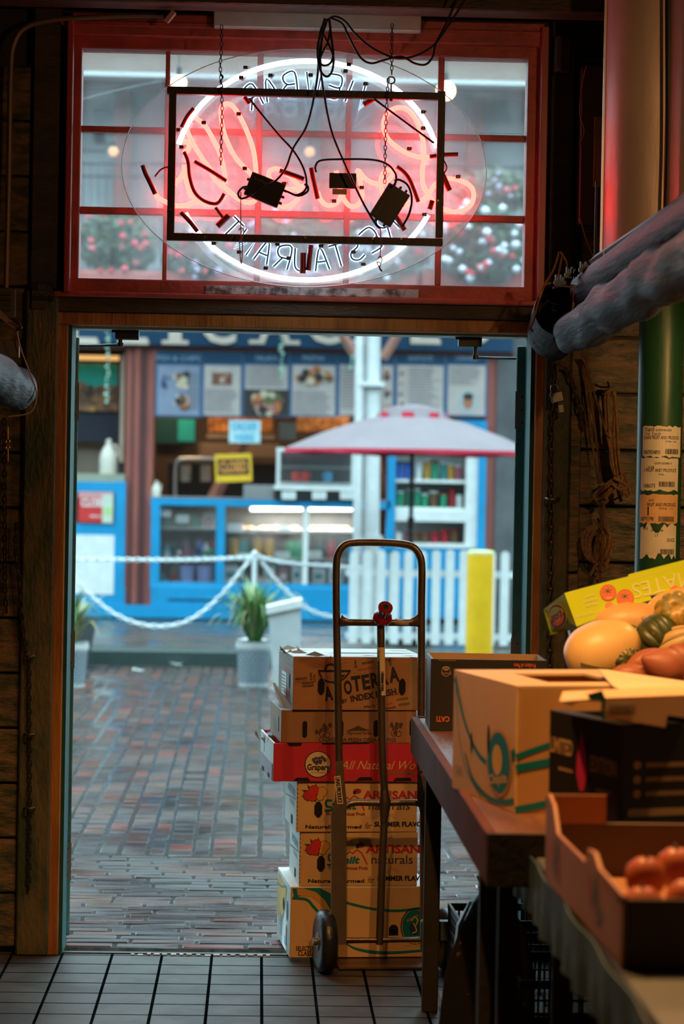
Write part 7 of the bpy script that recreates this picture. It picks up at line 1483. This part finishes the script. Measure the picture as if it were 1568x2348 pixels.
t = thing('awning_rail', 'reddish metal rail lying on top of the rolled awning', 'rail', ray(1450, 590, 7)); g = WM(t); a, b_ = ray(1365, 600, 7.6), Vector((ray(1365, 600, 7.6).x+.08, 5.2, ray(1365, 600, 7.6).z+.06)); g.tube([a, b_], .022, mat('rail_grey_red', (.24, .13, .13), .4), 4); g.build('rail', parent=t); g = WM(t); g.cyl(a+Vector((0, .01, 0)), a+Vector((0, .01, .25)), .004, lk, 6); g.build('hanger_rod', parent=t)
ropes('pale cords tied from the wall down to the open tarp end', [[(1282, 578), (1268, 620), (1243, 665), (1222, 740)], [(1290, 580), (1284, 610), (1278, 640)], [(1284, 577), (1298, 600), (1300, 630)], [(1240, 668), (1256, 650), (1290, 652), (1318, 656)], [(1318, 660), (1314, 700), (1310, 722)], [(1222, 740), (1215, 752), (1222, 760)]], .0035, 7.66)
# left tarp
pL = ray(38, 892, 7.75); tL = roll('rolled_tarp', 'grey rolled tarp poking in at the left edge of the view', Vector((pL.x, 7.8, pL.z)), Vector((pL.x-.16, 5.6, pL.z+.12)), .066, .075, .05, 14, True)
t = thing('awning_bracket', 'pale pinkish awning bracket above the left tarp', 'bracket', ray(20, 740, 7.7)); g = WM(t); g.add([ray(x, y, Y_) for Y_ in (7.68, 7.72) for x, y in ((-10, 700), (38, 748), (36, 756), (-10, 722))], [(0, 1, 2, 3), (7, 6, 5, 4), (0, 4, 5, 1), (1, 5, 6, 2), (2, 6, 7, 3)], mat('pinkish_metal', (.32, .2, .2), .4)); g.px(-20, 780, 44, 820, 7.7, .02, mat('bracket_grey', (.14, .12, .14), .4), .003); g.build('bracket_plate', parent=t)
g = WM(t); g.tube(cr([ray(38, 755, 7.68), ray(48, 800, 7.68), ray(70, 860, 7.68), ray(84, 905, 7.68), ray(70, 945, 7.68), ray(20, 955, 7.68)], 6), .0025, pbr, 6); g.tube(cr([ray(30, 735, 7.66), ray(44, 742, 7.66), ray(48, 752, 7.66), ray(36, 758, 7.66)], 5), .004, blk, 6); g.build('tie_cord', parent=t)
# left wall bits
t = thing('louvred_vent', 'grey louvred box high on the left wall', 'vent', W(15, 695, 8.18)); g = WM(t); g.px(-60, 660, 36, 728, 8.15, .07, mat('vent_grey', (.09, .09, .075), .5), .004); g.build('vent_housing', parent=t)
for k in range(4): g = WM(t); g.px(-55, 670+k*12, 26, 676+k*12, 8.14, .012, mat('vent_slat', (.05, .05, .045), .5), .001); g.build('slat', parent=t)
t = thing('wall_poster', 'dark BELL PEPPERS card pinned on the left wall', 'poster', W(98, 700, 8.18)); g = WM(t); g.px(73, 646, 123, 690, 8.175, .004, mat('card_near_black', (.012, .014, .012), .5)); g.px(73, 690, 108, 707, 8.174, .004, mat('card_tan_dim', (.07, .05, .03), .5)); g.build('card_face', parent=t)
g = WM(t); s = 8.17/F; dm_ = mat('dim_print', (.10, .09, .07), .5); g.text('BELL', 0, 0, 32*s, 12*s, fr(FRONT, W(103, 659, 8.172)), .001, dm_, bold=.03); g.text('PEPPERS', 0, 0, 48*s, 12*s, fr(FRONT, W(98, 673, 8.172)), .001, dm_, bold=.03); g.build('printed_lettering', parent=t)
t = thing('snap_hook', 'brass snap hook hanging at the far left', 'hook', W(18, 1020, 8.1)); brs = mat('bright_brass', (.75, .42, .10), .25, 1); g = WM(t)
for a, b_ in ((980, 1008), (1028, 1058)): g.cyl(W(18, a, 8.1), W(18, b_, 8.1), .0028, brs, 8)
for y in (1012, 1026): c_ = W(18, y, 8.1); g.tube([c_+Vector((.006*math.cos(q_), 0, .008*math.sin(q_))) for q_ in [2*math.pi*k/12 for k in range(12)]], .0022, brs, 6, closed=True)
g.build('hook_body', parent=t, smooth=True)
dkc = mat('dark_chain', (.04, .035, .025), .5, .6)
chain_thing('dark chain hanging at the far left edge', [(9, 960), (10, 1150), (11, 1340), (14, 1400)], 8.19, .03, .0036, dkc)
chain_thing('bunched dark chain left of the green brown post', [(38, 1200), (36, 1260), (44, 1330), (52, 1440), (62, 1500)], 8.17, .03, .004, dkc); chain_thing('dark chain running down the green brown post', [(66, 1505), (67, 1650), (68, 1850), (66, 2040)], 8.17, .03, .0035, dkc)
for y in (1504, 1683, 1852): t = thing('staple', ['upper', 'middle', 'lower'][(y > 1600)+(y > 1700)]+' bent staple holding the chain on the left post', 'hook', W(66, y, 8.16)); g = WM(t); g.tube(cr([W(56, y, 8.19), W(60, y+1, 8.15), W(68, y+2, 8.14), W(78, y, 8.15), W(80, y-1, 8.19)], 5), .0035, lk, 8); g.build('staple_wire', parent=t, smooth=True)
# right wall fittings: junction panel with yellow insert, dark box
t = thing('electrical_panel', 'dark wall panel with pale yellow insert behind the metal sheet', 'panel', W(1370, 360, 8.15)); g = WM(t); g.px(1330, 150, 1388, 515, 8.14, .08, mat('panel_dark', (.05, .04, .03), .5), .004); g.build('panel_housing', parent=t); g = WM(t); g.px(1362, 268, 1390, 428, 8.13, .01, mat('panel_yellow', (.34, .22, .06), .5)); g.build('panel_insert', parent=t); g = WM(t); g.px(1380, 452, 1384, 458, 8.135, .004, emis('pilot_red', (1, .05, .03), 1.5)); g.build('pilot_lamp', parent=t)
t = thing('wall_speaker', 'small black box mounted above the right post', 'box', W(1292, 120, 8.15)); g = WM(t); g.px(1272, 80, 1312, 165, 8.12, .07, blk, .005); g.build('housing', parent=t)
g = WM(t); g.px(1277, 86, 1307, 158, 8.116, .004, mat('grille', (.02, .02, .02), .8)); g.build('grille', parent=t)
cable('thin pale wire looping beside the electrical panel', [[(1345, 150), (1334, 200), (1330, 260), (1340, 300), (1328, 335)], [(1330, 500), (1345, 550), (1366, 600)]], .003, 8.12, 'wire', 'wire', mat('dull_wire', (.18, .13, .07), .6))
# ================================================================ UNDER THE TABLE
crate('black_crate', 'black crate under the table beside the front leg', (tx0+.085, 7.05, 0), rad(2), .42, .30, .34)
crate('black_crate', 'black crate deeper under the table behind the patterned bag', (tx0+.18, 6.3, 0), 0, .5, .4, .32)
t = thing('bin_bag', 'crumpled dark bag with tan specks under the table', 'bag', (tx0+.13, 6.62, 0)); g = MB(); bagm_ = mat('bag_black', (.016, .013, .010), .4, vs=14, col2=(.30, .16, .06), thr=(.34, .37), bump=.6, bs=16); random.seed(21)
prof = [(.05, 0), (.10, .01), (.12, .12), (.11, .28), (.085, .40), (.05, .47), (.02, .50), (.035, .54), (0, .55)]; ph = [R(0, 6) for _ in range(20)]; vs = []; n_ = 30
for j, (r_, z) in enumerate(prof):
    for k in range(n_): a = 2*math.pi*k/n_; q_ = r_*(1+.10*math.sin(a*5+ph[j])+.06*math.sin(a*9+ph[j+5])); vs.append((q_*math.cos(a), q_*math.sin(a), z))
g.add(vs, [(j*n_+k, j*n_+(k+1) % n_, (j+1)*n_+(k+1) % n_, (j+1)*n_+k) for j in range(len(prof)-1) for k in range(n_)], bagm_); g.build('bag_body', parent=t, smooth=True)
g = MB(); g.lathe([(.022, .49), (.024, .50), (.022, .51)], blk, 12); g.build('bag_tie', parent=t)
t, L_ = corner_box('cardboard_box', 'plain cardboard box on the floor under the near table', (.60, 5.0, .0), (.655, 4.5, .0), .42, .30, trm, trm); g = MB(); g.box(.005, .41, .005, L_-.01, .298, .304, trm); g.build('carton_lid', parent=t); g = MB(); g.rect(.2, .24, .38, .255, fr(LEFT, (0, L_, 0)), .001, hole); g.build('hand_slot', parent=t)
t = thing('wooden_crate', 'wooden crate corner on the floor beside the front table leg', 'crate', (.56, 7.02, 0)); g = WM(t); 
for k in range(3): g.box(.545, 1.0, 6.72, 6.735, .005+k*.045, .045+k*.045, tw); g.box(.545, .56, 6.735, 7.05, .005+k*.045, .045+k*.045, tw); g.box(.56+k*.14, .69+k*.14, 6.735, 7.05, .13, .14, tw)
g.build('crate_boards', parent=t)
# ================================================================ PENDANT LAMPS (above the frame)
for x, y, z, lab in ((.62, 5.1, 2.92, 'metal shaded pendant lamp over the squash pile'), (.10, 5.0, 3.04, 'metal shaded pendant lamp over the aisle'), (1.2, 3.6, 2.99, 'metal shaded pendant lamp over the near table'), (1.62, 6.75, 2.11, 'metal shaded pendant lamp hanging low beside the green column'), (1.46, 4.7, 2.86, 'metal shaded pendant lamp lighting the sheet metal panel')):
    t = thing('pendant_lamp', lab, 'lamp', (x, y, z)); g = MB(); g.lathe([(.16, -.06), (.10, .02), (.04, .06), (.02, .08)], mat('lamp_shade_green', (.03, .06, .04), .4), 28); g.build('lamp_shade', parent=t, smooth=True); g = MB(); g.cyl((0, 0, .08), (0, 0, 3.25-z), .004, blk, 6); g.build('lamp_cord', parent=t)
    g = MB(); g.lathe([(.012, .05), (.028, .0), (.03, -.02), (0, -.045)], emis('bulb_warm', (1, .62, .25), 8), 14); g.build('bulb', parent=t, smooth=True)
